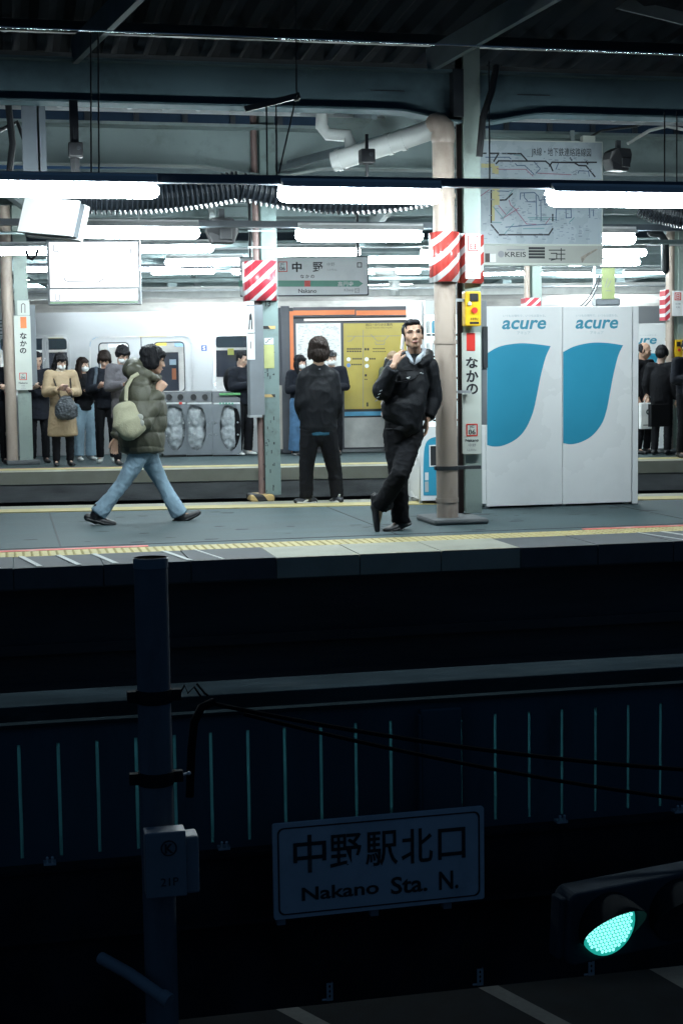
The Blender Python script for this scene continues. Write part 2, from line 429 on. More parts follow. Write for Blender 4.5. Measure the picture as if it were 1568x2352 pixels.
# tactile paving with real domes
mb = MB(); mb.box((XA, YT0, -0.02), (XB, YT1, 0.006))
r = 0.0115
for i in range(int((9.0) / 0.06)):
    for j in range(5):
        cx, cy = -1.6 + i * 0.06, YT0 + 0.03 + j * 0.06
        top = [(cx + r * 0.6 * math.cos(a * 1.0472), cy + r * 0.6 * math.sin(a * 1.0472), 0.0125) for a in range(6)]
        bot = [(cx + r * 1.4 * math.cos(a * 1.0472), cy + r * 1.4 * math.sin(a * 1.0472), 0.006) for a in range(6)]
        mb.add(top + bot, [tuple(range(6))] + [(a, a + 6, (a + 1) % 6 + 6, (a + 1) % 6) for a in range(6)])
struct(mb, "tactile_paving", M_YELLOW)
mb = MB()
for xa, xb, n in ((-2.0, gp(342, 1256).x, 14), (gp(1350, 1219).x, gp(1900, 1205).x, 14)):
    mb.box((xa, YT1 + 0.05, 0.0), (xb, YT1 + 0.14, 0.004))
struct(mb, "red_line", M_REDP)
mb = MB(); mb.box((XA, YT1 + 0.24, 0.0), (XB, YT1 + 0.262, 0.003)); mb.box((XA, YT1 + 0.005, 0.0), (XB, YT1 + 0.03, 0.0035))
for x in (-2.3, 0.35, 3.0, 5.65, 8.3): mb.box((x, YT1 + 0.262, 0), (x + 0.014, backy(x) - 0.75, 0.0025))
struct(mb, "floor_joints", mat("joint_filler", (0.03, 0.04, 0.045), 0.8))
rnd = random.Random(21); mbd = MB(); mbl = MB()
for i in range(150):
    x = rnd.uniform(-1.5, 7.5); y = rnd.uniform(YT1 + 0.3, backy(x) - 0.8); r0 = rnd.choice((0.012, 0.018, 0.03, 0.05)) * rnd.uniform(.7, 1.4)
    pts = [(x + r0 * rnd.uniform(.6, 1.3) * 1.4 * math.cos(a * .628), y + r0 * rnd.uniform(.6, 1.3) * math.sin(a * .628), 0.0012 + i * 2e-6) for a in range(10)]
    (mbd if i % 3 else mbl).sheet(pts)
struct(mbd, "floor_stains", mat("gum_stain", (0.022, 0.034, 0.04), 0.9)); struct(mbl, "floor_scuffs", mat("pale_scuff", (0.075, 0.105, 0.11), 0.9))
# rear edge: pale coping and a yellow tactile line
def strip(y0, y1, z, m, name, off=0.0):
    s = MB(); s.prism([(XA, backy(XA) - y0, z - 0.02), (XB, backy(XB) - y0, z - 0.02), (XB, backy(XB) - y1, z - 0.02), (XA, backy(XA) - y1, z - 0.02)], (0, 0, 0.02))
    return struct(s, name, m)
strip(-0.02, 0.36, 0.005, M_CONC, "rear_coping"); strip(0.37, 0.72, 0.009, M_YELLOW, "rear_tactile_paving")
# far platform
W2 = 4.55
def fslab(u0, u1, v0, v1, z0, z1):
    s = MB(); s.prism([fp(u0, v0, z0), fp(u1, v0, z0), fp(u1, v1, z0), fp(u0, v1, z0)], (0, 0, z1 - z0)); return s
struct(fslab(-9, 17, 0.02, W2, -0.18, 0.0), "far_platform", M_ASPHALT)
struct(fslab(-9, 17, 0.0, 0.42, -0.17, 0.004), "far_coping", M_CONC)
struct(fslab(-9, 17, 0.43, 0.80, -0.1, 0.008), "far_tactile_paving", M_YELLOW)
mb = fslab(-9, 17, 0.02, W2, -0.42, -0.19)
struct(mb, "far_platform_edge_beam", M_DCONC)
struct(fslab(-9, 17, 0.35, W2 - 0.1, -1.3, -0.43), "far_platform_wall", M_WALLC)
mb = fslab(-9, gp(340, 1075).x + 0.4, 0.86, 0.90, 0, 0.005); struct(mb, "far_red_line", M_REDP)
# track beds, ground and the street under the bridge
mb = MB(); mb.box((-40, 8.25, -1.45), (40, 10.3, -1.25)); mb.box((-40, 15.5, -1.45), (40, 17.6, -1.25)); mb.box((-40, 24.4, -1.5), (40, 60, -1.3)); struct(mb, "trackbed", M_BALLAST)  # middle slab added out of sight to cut lamp light on the road
ZR = -5.0
mb = MB(); mb.sheet([(-300, -60, ZR), (300, -60, ZR), (300, 300, ZR), (-300, 300, ZR)]); struct(mb, "road", M_ROAD)
mb = MB()
for (ax, ay), (bx, by), w in (((645, 2308), (735, 2356), 0.2), ((1113, 2262), (1290, 2356), 0.2)):
    A, B = gp(ax, ay, ZR + 0.004), gp(bx, by, ZR + 0.004)
    d = (B - A).normalized(); A = A - d * 1.2; B = B + d * 6; n = Vector((-d.y, d.x, 0))
    mb.sheet([A - n * w / 2, A + n * w / 2, B + n * w / 2, B - n * w / 2])
A = gp(1490, 2226, ZR + 0.004); B = gp(1570, 2272, ZR + 0.004); d = (B - A).normalized(); n = Vector((d.y, -d.x, 0))
mb.sheet([A - d, A - d + n * -0.9, B + d * 6 + n * -0.9, B + d * 6])
struct(mb, "lane_lines", M_WHITEP)

# ================================================================== BRIDGE EDGE, FENCE AND STREET THINGS
FY = 7.4
mb = MB()
walk = thing("walkway_slab", (2, 7.8, -0.4), "long narrow concrete slab along the near track behind the dark fence", "slab")
zt = at(784, 1562, 8.5).z
mb.box((-8, 8.3, zt - 0.105), (12, 8.7, zt)); mb.build("slab", mat("mossy_concrete", (0.022, 0.033, 0.04), 0.98, spec=0.0, var=0.35, scale=2.5, bump=0.3, bscale=30, dirt=(0.045, 0.055, 0.06), dirt_amt=0.7, dirt_scale=4, stretch=(0.4, 1.4, 1)), walk, bevel=0.008)
mb = MB()
for i in range(12): mb.box((-7 + i * 1.6, 8.35, zt - 0.8), (-6.92 + i * 1.6, 8.65, zt - 0.107))
mb.build("bracket", M_DARK, walk)
zf = at(784, 1626, FY).z; zl = at(784, 1925, FY).z
fence = thing("bridge_fence", (2, FY, zl), "dark metal panel fence with thin vertical glazed strips along the bridge edge", "fence")
ribs = [-40, 47, 137, 226, 315, 403, 486, 571, 655, 738, 818, 898, 977, 1058, 1137, 1215, 1290, 1367, 1442, 1516, 1590]
rx = [at(p, 1760 - 0.07 * (p - 784), FY).x for p in ribs]
hw = 0.0085
z0r, z1r = zl + 0.03, zf - 0.085
xs = [-8.0]
for x in rx: xs += [x - hw, x + hw]
xs.append(12.0)
mb = MB()
for a, b in zip(xs[0::2], xs[1::2]): mb.box((a, FY, z0r), (b, FY + 0.03, z1r))
mb.box((-8, FY, z1r), (12, FY + 0.03, zf)); mb.box((-8, FY, zl - 0.02), (12, FY + 0.03, z0r))
mb.build("panel", M_FENCE, fence)
for x in rx:
    mb = MB(); mb.box((x - hw, FY + 0.008, z0r), (x + hw, FY + 0.018, z1r)); mb.build("glazed_strip", M_FSTRIP, fence)
mb = MB(); mb.box((-8, FY - 0.02, zf + 0.002), (12, FY + 0.045, zf + 0.022)); mb.build("top_rail", mat("fence_rail_dark", (0.02, 0.03, 0.035), 0.95, spec=0.0), fence)
for px in (1008,):
    q = at(px, 1750, FY); mb = MB(); mb.box((q.x - 0.11, FY - 0.05, zl), (q.x + 0.11, FY - 0.003, zf - 0.03)); mb.box((q.x - 0.125, FY - 0.065, zl), (q.x - 0.112, FY - 0.003, zf - 0.05))
    mb.build("post", M_FENCE, fence, bevel=0.006)
gird = thing("bridge_girder", (2, FY - 0.1, zl - 1.0), "black steel bridge girder with a thin flange below the fence", "girder")
zb = at(784, 2302, FY - 0.08).z; zm = at(784, 2097, FY - 0.14).z
mb = MB(); mb.box((-8, FY - 0.08, zb), (12, FY - 0.04, zl - 0.025)); mb.box((-8, FY - 0.1, zl - 0.022), (12, FY + 0.06, zl - 0.003))
mb.build("web", M_GIRD, gird)
mb = MB(); mb.box((-8, FY - 0.15, zm - 0.008), (12, FY - 0.082, zm)); mb.build("flange", M_GIRD, gird)
mb = MB(); mb.box((-8, FY - 0.038, zb), (12, 8.24, zb + 0.05)); mb.build("bottom_plate", M_GIRD, gird)
boltlab = {115: "lower left end of the fence beside the pole", 515: "between the pole box and the white sign", 1290: "above the traffic signal", 1560: "at the right end of the fence"}
for (px, py) in ((115, 1976), (515, 1941), (1290, 1880), (1560, 1857)):
    q = at(px, py, FY - 0.14); mb = MB()
    for dx in (-0.012, 0.013):
        mb.tube([q + Vector((dx, 0, -0.022)), q + Vector((dx, 0, 0.012))], 0.007, 8); mb.ell(q + Vector((dx, 0, 0.012)), 0.008, seg=8, rings=6)
    mb.box(q + Vector((-0.03, -0.008, -0.024)), q + Vector((0.03, 0.05, -0.012)))
    o = mb.build("clamp", M_ZINC, None, loc=q, smooth=True); tag(o, "shiny bolted clamp on the dark girder " + boltlab[px], "clamp", "bolted clamps on the girder")
brlab = {757: "below the white road sign", 1102: "between the road sign and the green signal", 1357: "right under the green traffic signal"}
for px, ya, yb in ((757, 2257, 2299), (1102, 2224, 2264), (1357, 2198, 2241)):
    a = at(px - 7, yb, FY - 0.1); b = at(px + 7, ya, FY - 0.1)
    o = thing("perforated_bracket", ((a.x + b.x) / 2, FY - 0.1, a.z), "small perforated steel bracket " + brlab[px], "bracket", "perforated brackets on the girder's lower edge")
    h = b.z - a.z; w = b.x - a.x
    holes = [[(w / 2 + 0.006 * math.cos(t * 0.785), h * k + 0.009 * math.sin(t * 0.785)) for t in range(8)][::-1] for k in (0.25, 0.52, 0.8)]
    me = plate_mesh([[(0, 0), (w, 0), (w, h), (0, h)]] + holes, 0.004, FACE(a)); link_mesh(me, "plate", M_ZINC, o)
    mb = MB(); mb.obox(b + Vector((-0.001, 0.012, -h / 2)), (0.004, 0.02, h)); mb.build("edge_flange", M_ZINC, o)
    mb = MB(); q = a + Vector((-0.012, 0, 0.008))
    mb.tube([q + Vector((-0.012, 0, 0)), q + Vector((0.01, 0, 0))], 0.006, 8); mb.build("bolt", M_ZINC, o, smooth=True)

# pole with the numbered box
PY = 6.5
top = at(364, 1279, PY)
pole = thing("signal_pole", (at(362, 1900, PY).x, PY, ZR), "round grey steel pole with a flat cap rising in front of the dark fence", "pole")
mb = MB(); px0 = at(362, 1900, PY).x
rp_ = 0.5 * (at(402, 1600, PY).x - at(325, 1600, PY).x)
mb.tube([(px0, PY, ZR), (px0, PY, top.z)], rp_, 28); mb.build("shaft", mat("weathered_pole_paint", (0.11, 0.125, 0.14), 0.75, var=0.2, scale=6, dirt=(0.05, 0.055, 0.06), dirt_amt=0.7, dirt_scale=4, stretch=(1, 1, 0.3), spec=0.2), pole, smooth=True)
mb = MB(); mb.tube([(px0, PY, top.z - 0.045), (px0, PY, top.z - 0.004), (px0, PY, top.z)], [rp_ + 0.003, rp_ + 0.003, rp_ - 0.004], 28); mb.build("cap", M_POLE, pole, smooth=True)
for py in (1597, 1785):
    z = at(362, py, PY).z; mb = MB()
    mb.tube([(px0, PY, z - 0.03), (px0, PY, z + 0.03)], rp_ + 0.006, 24)
    mb.box((px0 - rp_ - 0.045, PY - 0.02, z - 0.025), (px0 - rp_ + 0.005, PY + 0.02, z + 0.025)); mb.box((px0 + rp_ - 0.005, PY - 0.02, z - 0.025), (px0 + rp_ + 0.045, PY + 0.02, z + 0.025))
    mb.build("clamp_band", mat("clamp_dark", (0.012, 0.014, 0.016), 0.9, spec=0.1), pole, bevel=0.003)
q = at(424, 1779, PY); mb = MB(); mb.tube([q + Vector((-0.05, 0, -0.006)), q + Vector((0.015, 0, 0.004))], 0.006, 8); mb.ell(q + Vector((0.02, 0, 0.005)), 0.009, seg=10, rings=6); mb.build("bolt", M_ZINC, pole, smooth=True)
BX = PANEL(at(372, 2000, PY - 0.22))
box = thing("junction_box", BX.w(0, -0.2, -0.1), "grey metal box marked K and 21P strapped to the pole", "electrical box")
mb = BX.box(337, 427, 1908, 2066, 0.10); mb.build("case", M_POLE, box, bevel=0.006)
a = BX.uv(428, 2060); b = BX.uv(459, 1925); mb = MB(); mb.box(BX.w(a[0], a[1], -0.15), BX.w(b[0], b[1], -0.035)); mb.build("side_case", M_POLE, box, bevel=0.01)
mb = MB()
c = BX.uv(388, 1948); rr_ = 19 / 3400 * 6.3
ring = [(c[0] + rr_ * math.cos(t * 0.2244), c[1] + rr_ * math.sin(t * 0.2244)) for t in range(28)]
ring2 = [(c[0] + (rr_ - 0.006) * math.cos(t * 0.2244), c[1] + (rr_ - 0.006) * math.sin(t * 0.2244)) for t in range(28)][::-1]
BX.plate([ring, ring2], 0.001, M_INK, box, "emblem_ring", 0.003)
BX.text("K", 379, 398, 1937, 1960, M_INK, box, bold=0.03); BX.text("21P", 370, 410, 2014, 2036, M_INK, box, d=0.003)
mb = MB(); mb.tube([at(*p) for p in ((412, 1596, 7.9), (424, 1574, 7.9), (432, 1592, 7.9), (446, 1578, 7.9), (462, 1600, 7.9))], 0.006, 8); mb.tube([at(*p) for p in ((452, 1570, 7.9), (470, 1592, 7.9), (478, 1598, 7.9))], 0.006, 8)
o = mb.build("wire_loop", M_CABLE, None, loc=at(440, 1590, 7.9), smooth=True); tag(o, "tangle of short dark wires on the slab just right of the grey pole", "wire")
# road sign for the station's north exit
SG = PANEL(at(869, 1980, 6.9), math.radians(1.2))
sgn = thing("road_sign", SG.w(0, -0.25), "white road sign reading Nakano Sta. N. fixed on the dark bridge girder", "road sign")
SG.plate([SG.prect(629, 1109, 1851, 2112, 0.012)], 0.02, M_ROADS, sgn, "board")
o1 = SG.prect(639, 1099, 1861, 2102, 0.03); o2 = SG.prect(642.5, 1095.5, 1864.5, 2098.5, 0.028)
SG.plate([o1, o2[::-1]], 0.001, M_INK, sgn, "border_line", 0.012)
def skewed_text(st, x0, x1, y0, y1, **k): SG.text(st, x0, x1, y0, y1, M_INK, sgn, d=0.013, **k)
for ch, xa, xb, ya, yb in (("中", 673, 747, 1912, 2006), ("野", 757, 828, 1910, 1995), ("駅", 838, 911, 1904, 1990), ("北", 920, 991, 1898, 1984), ("口", 1004, 1066, 1897, 1974)):
    skewed_text(ch, xa, xb, ya, yb, bold=0.011)
for wd, xa, xb, ya, yb in (("Nakano", 692, 868, 2020, 2068), ("Sta.", 896, 979, 2005, 2053), ("N.", 1006, 1050, 1996, 2043)):
    skewed_text(wd, xa, xb, ya, yb, bold=0.02)
for px in (648, 862, 1030):
    p = SG.uv(px, 2118 - (px - 629) * 0.098); mb = MB(); mb.box(SG.w(p[0] - 0.02, p[1] - 0.025, -0.06), SG.w(p[0] + 0.02, p[1] + 0.05, -0.015)); mb.build("bracket", M_POLE, sgn)
# traffic signal
SY = 6.3
c = at(1392, 2122, SY)
sig = thing("traffic_signal", c, "horizontal traffic signal with its round green light lit, on the bridge", "traffic signal")
SGR = Matrix.Rotation(math.radians(13), 4, 'Z') @ Matrix.Rotation(math.radians(5), 4, 'X')
sig.rotation_euler = SGR.to_euler()
def sbuild(mb, name, m, parent=sig, **k): return mb.build(name, m, parent, world=False, **k)
RL = 0.142
mb = MB(); mb.prism(plate := [(p[0], 0.0, p[1]) for p in rrect(-0.215, 1.02, -0.18, 0.18, 0.05)], (0, 0.13, 0))
M_SIGH = mat("signal_housing", (0.045, 0.055, 0.065), 0.95, var=0.2, spec=0.03)
sbuild(mb, "housing", M_SIGH, bevel=0.012)
mb = MB(); mb.box((-0.245, 0.03, -0.15), (-0.206, 0.11, 0.15)); sbuild(mb, "end_bracket", M_SIGH, bevel=0.01)
E_LED = emat("green_led", (0.25, 1.0, 0.88), 1.7)
E_LEDB = emat("green_led_ring", (0.02, 0.50, 0.42), 0.75)
for i, x in enumerate((0.0, 0.40, 0.80)):
    lens = MB(); lens.tube([(x, -0.004, 0), (x, -0.02, 0)], RL + 0.006, 36, ref=(0, 0, 1))
    lo = sbuild(lens, "lens", E_LEDB if i == 0 else M_BLACK, smooth=True)
    if i == 0:
        led = MB(); st = 0.0205
        for a in range(-8, 9):
            for b in range(-8, 9):
                lx = (a + (b % 2) / 2) * st; lz = b * st * 0.866
                if math.hypot(lx, lz) < RL - 0.012: led.ell((x + lx, -0.022, lz), (0.0088, 0.004, 0.0088), seg=8, rings=5)
        lo2 = led.build("led_array", E_LED, lo, world=False, smooth=True)
    vis = MB(); n = 26; vs = []
    for k in range(n + 1):
        t = math.radians(-25 + 230 * k / n); L_ = 0.025 + 0.16 * max(0.0, math.sin(math.radians(180 * k / n))) ** 1.3
        for rr2 in (RL + 0.012, RL + 0.016):
            vs += [(x + rr2 * math.cos(t), 0.0, rr2 * math.sin(t)), (x + rr2 * math.cos(t), -L_, rr2 * math.sin(t) - 0.015 * L_ / 0.2)]
    fs = []
    for k in range(n):
        a = 4 * k; b = a + 4
        fs += [(a, a + 1, b + 1, b), (a + 2, b + 2, b + 3, a + 3), (a + 1, a + 3, b + 3, b + 1)]
    vis.add(vs, fs); sbuild(vis, "visor", mat("signal_visor", (0.014, 0.017, 0.019), 0.9, spec=0.05), smooth=True)
# cables
def sag(a, b, drop, n=18):
    a, b = Vector(a), Vector(b)
    return [a.lerp(b, i / n) + Vector((0, 0, -drop * 4 * (i / n) * (1 - i / n))) for i in range(n + 1)]
mb = MB(); mb.tube(sag(at(470, 1612, 7.1), at(1640, 1772, 6.7), 0.05), 0.011, 8); o = mb.build("power_cable", M_CABLE, None, loc=at(1000, 1712, 6.9), smooth=True)
tag(o, "upper of the two black cables sagging across the fence from the pole", "cable")
mb = MB(); mb.tube(sag(at(560, 1640, 7.1), at(1640, 1845, 6.7), 0.04), 0.010, 8); o = mb.build("power_cable", M_CABLE, None, loc=at(1000, 1752, 6.9), smooth=True)
tag(o, "lower of the two black cables sagging across the fence from the pole", "cable")
mb = MB(); mb.tube([at(436, 1830, 6.9), at(440, 1720, 6.9), at(446, 1660, 6.9), at(462, 1625, 6.95), at(490, 1612, 7.0)], 0.02, 10)
o = mb.build("cable_conduit", M_CABLE, None, loc=at(440, 1740, 6.9), smooth=True); tag(o, "thick black bent conduit standing beside the grey pole", "conduit")
mb = MB(); mb.tube([at(232, 2200, 6.6), at(300, 2238, 6.45), at(376, 2292, 6.3)], 0.028, 12); mb.tube([at(372, 2288, 6.31), at(390, 2300, 6.28)], 0.034, 12)
o = mb.build("pole_arm", M_POLE, None, loc=at(300, 2240, 6.4), smooth=True); tag(o, "dim grey tube slanting down to the foot of the grey pole", "tube")

# ================================================================== COLUMNS
M_STRIPE = stripes("red_white_stripes", (0.56, 0.07, 0.06), (0.74, 0.75, 0.76), 0.118, (0.66, 0.0, -0.75), 0.62, 0.25)
M_STRIPE2 = stripes("red_white_band", (0.46, 0.04, 0.06), (0.70, 0.72, 0.74), 0.10, (0.66, 0.0, -0.75), 0.62, 0.3)
M_HAZARD = stripes("black_yellow_block", (0.02, 0.02, 0.022), (0.55, 0.38, 0.16), 0.16, (0.8, 0.2, 0.6), 0.5, 0.7)
def zat(px, py, Y): return at(px, py, Y).z
def hbeam(x, y, w, d, z0, z1, t=0.014):
    m = MB(); m.box((x - w / 2, y - d / 2, z0), (x + w / 2, y - d / 2 + t, z1)); m.box((x - w / 2, y + d / 2 - t, z0), (x + w / 2, y + d / 2, z1))
    m.box((x - t / 2, y - d / 2 + t, z0), (x + t / 2, y + d / 2 - t, z1)); return m
ROOFZ = 4.25
def hiragana_sign(P, parent, x0, x1, y0, y1, red, tx, jc, names, m_red=M_RED):
    P.plate([P.prect(x0, x1, y0, y1, 0.012)], 0.022, M_SIGNG, parent, "sign_board")
    P.plate([P.prect(*red)], 0.002, m_red, parent, "colour_block", 0.013)
    for ch, (a, b, c, d) in zip("なかの", tx): P.text(ch, a, b, c, d, M_INK, parent, d=0.0135, bold=0.03)
    a, b, c, d = jc; w = (b - a)
    P.plate([P.prect(a, b, c, d, 0.006), P.prect(a + w * .1, b - w * .1, c + w * .1, d - w * .1, 0.004)[::-1]], 0.002, M_RED, parent, "code_frame", 0.013)
    P.text("JC", a + w * .3, b - w * .3, c + w * .16, c + w * .42, M_INK, parent, d=0.0135, bold=0.01)
    P.text("06", a + w * .2, b - w * .2, c + w * .5, d - w * .16, M_INK, parent, d=0.0135, bold=0.01)
    for (st, a, b, c, d) in names: P.text(st, a, b, c, d, M_INK if st == "Nakano" else M_GREYINK, parent, d=0.0135, bold=0.012 if st == "Nakano" else 0.0)
# ---- A: the column the man leans on
cxA = 0.5 * (at(1066, 1100, 12.4).x + at(1101, 1100, 12.4).x); wA = at(1102, 1100, 12.35).x - at(1064, 1100, 12.35).x
colA = thing("platform_column", (cxA, 12.45, 0), "grey green steel column carrying a yellow emergency box and a vertical name sign", "column")
hbeam(cxA, 12.45, wA, 0.2, 0.06, ROOFZ - 0.05).build("shaft", M_STEELG, colA, bevel=0.003)
mb = MB(); xg = at(1050, 1000, 12.5).x; mb.box((xg, 12.47, 0.05), (cxA - wA / 2 + 0.02, 12.5, ROOFZ - 0.06)); mb.build("gap_shade", mat("gap_shade_maroon", (0.030, 0.017, 0.017), 0.7), colA)  # dark maroon strip stands in for the shade inside the column profile
q0 = at(998, 1224, 11.95); q1 = at(1118, 1224, 11.95)
mb = MB(); mb.box((q0.x, 11.95, 0), (q1.x + 0.02, 12.55, 0.05)); mb.build("base", M_DCONC, colA, bevel=0.02)
PA = PANEL((cxA, 12.315, 1.0))
hiragana_sign(PA, colA, 1062, 1102.5, 763, 1043, (1070, 1089, 765, 806),
              ((1068, 1096, 820, 846), (1069, 1097, 850, 878), (1069, 1096, 881, 906)), (1069, 1095, 973, 1002),
              (("Nakano", 1067, 1097, 1007, 1015), ("中野", 1074, 1091, 1018, 1026), ("나카노", 1071, 1093, 1030, 1036)))
ebx = thing("emergency_box", (cxA, 12.2, 1.6), "yellow emergency stop box on the column above the vertical name sign", "emergency box", "yellow emergency boxes on columns")
PE = PANEL((cxA, 12.215, 1.6))
PE.box(1068, 1104.5, 669, 749, 0.1).build("case", M_YBOX, ebx, bevel=0.012)
PE.box(1078, 1097, 674, 692, 0.0, 0.012).build("indicator", M_BLACK, ebx, bevel=0.004)
c = PE.w(*PE.uv(1088, 713)); mb = MB(); mb.tube([c, c + PE.n * 0.02], 0.026, 20); mb.build("push_button", M_RED, ebx, smooth=True)
c = PE.w(*PE.uv(1077, 698)); mb = MB(); mb.ell(c + PE.n * 0.01, 0.018, seg=14); mb.build("signal_lamp", M_SIGNW, ebx, smooth=True)
PE.text("非常停止", 1079, 1098, 729, 736, M_INK, ebx, bold=0.006); PE.plate([PE.prect(1078, 1099, 739, 744)], 0.002, M_INK, ebx, "label_strip", 0.002)
# side box with cable duct
PS = PANEL((cxA, 12.36, 1.0))
mb = PS.box(1104, 1117, 690, 976, 0.12); sc_ = mb.build("cable_duct", M_POLE, colA, bevel=0.004)
mb = PS.box(1108, 1118, 750, 845, 0.0, 0.015); mb.build("duct_latch", M_DARK, sc_)
# warning band and notice
bandz0, bandz1 = zat(1050, 648, 12.1), zat(1050, 533, 12.1)
q0, q1 = at(998, 590, 12.05), at(1113, 590, 12.3)
xq = q0.x
pth = [(xq + 0.005, 12.24), (xq - 0.002, 12.16), (xq + 0.012, 12.08), (xq + 0.05, 12.02), (xq + 0.10, 12.0), (xq + 0.20, 12.07), (xq + 0.27, 12.2), (q1.x - 0.01, 12.31), (q1.x, 12.36), (q1.x - 0.02, 12.56)]
mb = MB()
for (a, b) in zip(pth, pth[1:]):
    mb.sheet([(a[0], a[1], bandz0), (b[0], b[1], bandz0), (b[0], b[1], bandz1), (a[0], a[1], bandz1)])
bandA = mb.build("warning_band", M_STRIPE, None, loc=(xq + 0.2, 12.15, bandz0), smooth=True)
bandA.modifiers.new("thick", 'SOLIDIFY').thickness = 0.004
tag(bandA, "red and white striped band wrapped round the pipe and column above the leaning man", "warning band")
PN = PANEL((cxA, 12.13, 2.3))
ntc = thing("notice_board", PN.w(0, 0), "white notice with red frame on the striped band above the yellow emergency box", "notice")
PN.plate([PN.prect(1068.5, 1102, 537, 640, 0.005)], 0.012, M_WHITE, ntc, "board")
PN.plate([PN.prect(1073, 1097, 541, 577, 0.004), PN.prect(1075.5, 1094.5, 543.5, 574.5, 0.003)[::-1]], 0.001, M_RED, ntc, "frame", 0.0075)
PN.text("危", 1077, 1086, 546, 558, M_RED, ntc, d=0.008, bold=.008); PN.text("日", 1078, 1092, 560, 573, M_RED, ntc, d=0.008, bold=.03)
PN.text("非常ボタン", 1076, 1096, 584, 588, M_GREYINK, ntc, d=0.008); PN.text("押す", 1080, 1092, 597, 602, M_GREYINK, ntc, d=0.008); PN.text("故障あり", 1074, 1097, 622, 628, M_RED, ntc, d=0.008); PN.text("注意事項", 1074, 1097, 630, 635, M_RED, ntc, d=0.008)
# drain pipe with clamps
pxp = at(1021, 700, 12.18).x; rpp = 0.092
pipe = thing("drain_pipe", (pxp, 12.18, 0.05), "beige round drain pipe standing in front of the green column beside the leaning man", "pipe")
mb = MB(); mb.tube([(pxp + 0.01, 12.18, 0.04), (pxp, 12.18, 2.0), (pxp - 0.005, 12.18, zat(1000, 310, 12.18))], rpp, 28); mb.build("pipe_run", M_PIPE, pipe, smooth=True)
for py, m_ in ((1076, M_DARK), (785, M_PIPE), (448, M_PIPE), (1150, M_PIPE)):
    z = zat(1028, py, 12.1); xx = pxp + (0.006 if py > 900 else 0)
    mb = MB(); mb.tube([(xx, 12.18, z - 0.018), (xx, 12.18, z + 0.018)], rpp + 0.007, 26)
    if m_ is M_DARK: mb.box((xx + rpp, 12.14, z - 0.014), (cxA, 12.2, z + 0.014)); mb.box((xx - rpp - 0.015, 12.16, z - 0.016), (xx - rpp + 0.01, 12.2, z + 0.016))
    mb.build("pipe_clamp", m_, pipe, smooth=True)
for py in (900, 690):
    z = zat(1056, py, 12.3); mb = MB(); mb.box((pxp + rpp - 0.01, 12.24, z - 0.012), (cxA - wA / 2 + 0.02, 12.28, z + 0.012)); mb.build("bracket", M_ZINC, pipe)
z = zat(1000, 300, 12.18)
mb = MB(); mb.rtube([(pxp - 0.005, 12.18, z - 0.06), (pxp - 0.01, 12.18, z + 0.02), (pxp - 0.05, 12.2, z + 0.05)], [rpp + 0.012] * 3, 22); mb.build("elbow", M_PIPE, pipe, smooth=True)
e1 = at(765, 372, 12.7)
mb = MB(); mb.tube([(pxp - 0.03, 12.2, z + 0.035), e1.lerp(Vector((pxp, 12.2, z + 0.035)), 0.5), e1], 0.085, 22); mb.build("branch_pipe", M_PVC, pipe, smooth=True)
for t in (0.04, 0.5, 0.62):
    mb = MB(); s0 = e1.lerp(Vector((pxp, 12.2, z + 0.035)), t); s1 = e1.lerp(Vector((pxp, 12.2, z + 0.035)), t + 0.035); mb.tube([s0, s1], 0.094, 22); mb.build("pipe_joint", M_PVC, pipe, smooth=True)
mb = MB(); mb.tube([at(740, 262, 12.9), at(738, 290, 12.9), at(752, 308, 12.9), at(798, 312, 12.85), at(806, 336, 12.8), at(803, 352, 12.8)], 0.055, 16); mb.build("small_branch", M_PVC, pipe, smooth=True)
# ---- B: column 13
YB = 15.1
cxB = 0.5 * (at(603, 900, YB).x + at(633, 900, YB).x)
colB = thing("platform_column", (cxB, YB, 0), "pale teal steel column numbered 13 with a yellow and black base block", "column")
hbeam(cxB + 0.01, YB, 0.16, 0.2, 0.06, ROOFZ - 0.05).build("shaft", M_STEELT, colB, bevel=0.003)
a, b = gp(590, 1160), gp(645, 1160); mb = MB(); mb.prism([(a.x, YB - 0.18, 0), (b.x + 0.02, YB - 0.18, 0), (b.x + 0.02, YB + 0.15, 0), (a.x, YB + 0.15, 0)], (0, 0, 0.075)); mb.build("base_block", M_HAZARD, colB, bevel=0.02)
PB = PANEL((cxB, YB - 0.103, 1.0))
PB.text("13", 609, 621, 690, 704, M_INK, colB, bold=0.015)
PB.plate([PB.prect(607, 629, 792, 846)], 0.002, mat("faded_sticker", (0.50, 0.52, 0.22), 0.5), colB, "sticker", 0.002)
PB.plate([PB.prect(607, 628, 776, 791)], 0.002, M_SIGNW, colB, "sticker", 0.002)
PB.lines([[(610, 787), (614, 785), (617, 780), (624, 778)]], 1.5, M_INK, colB, "sticker_mark", 0.005)
for py in (752, 909):
    PB.box(604, 632, py - 3.5, py + 3.5, 0.01, 0.003).build("tape", M_HAZARD, colB)
rnd = random.Random(3)
mb = MB()
for i in range(46):
    u, v = PB.uv(rnd.uniform(605, 631), rnd.choice([rnd.uniform(800, 870), rnd.uniform(960, 1130)])); w = rnd.uniform(0.002, 0.007); h = rnd.uniform(0.003, 0.02)
    mb.box(PB.w(u - w, v - h, 0.0), PB.w(u + w, v + h, 0.002))
mb.build("chipped_paint", M_DARK, colB)
PBb = PANEL((cxB, YB - 0.2, 1.0))
bx2 = thing("cabinet", PBb.w(-0.15, 0, -0.1), "narrow grey steel cabinet on the side of the numbered teal column", "cabinet")
PBb.box(575, 604, 700, 955, 0.16).build("case", M_POLE, bx2, bevel=0.006)
PBb.box(574, 602, 953, 959, 0.16, 0.01).build("bottom_tray", M_ZINC, bx2)
PBc = PANEL((cxB, YB - 0.3, 1.0))
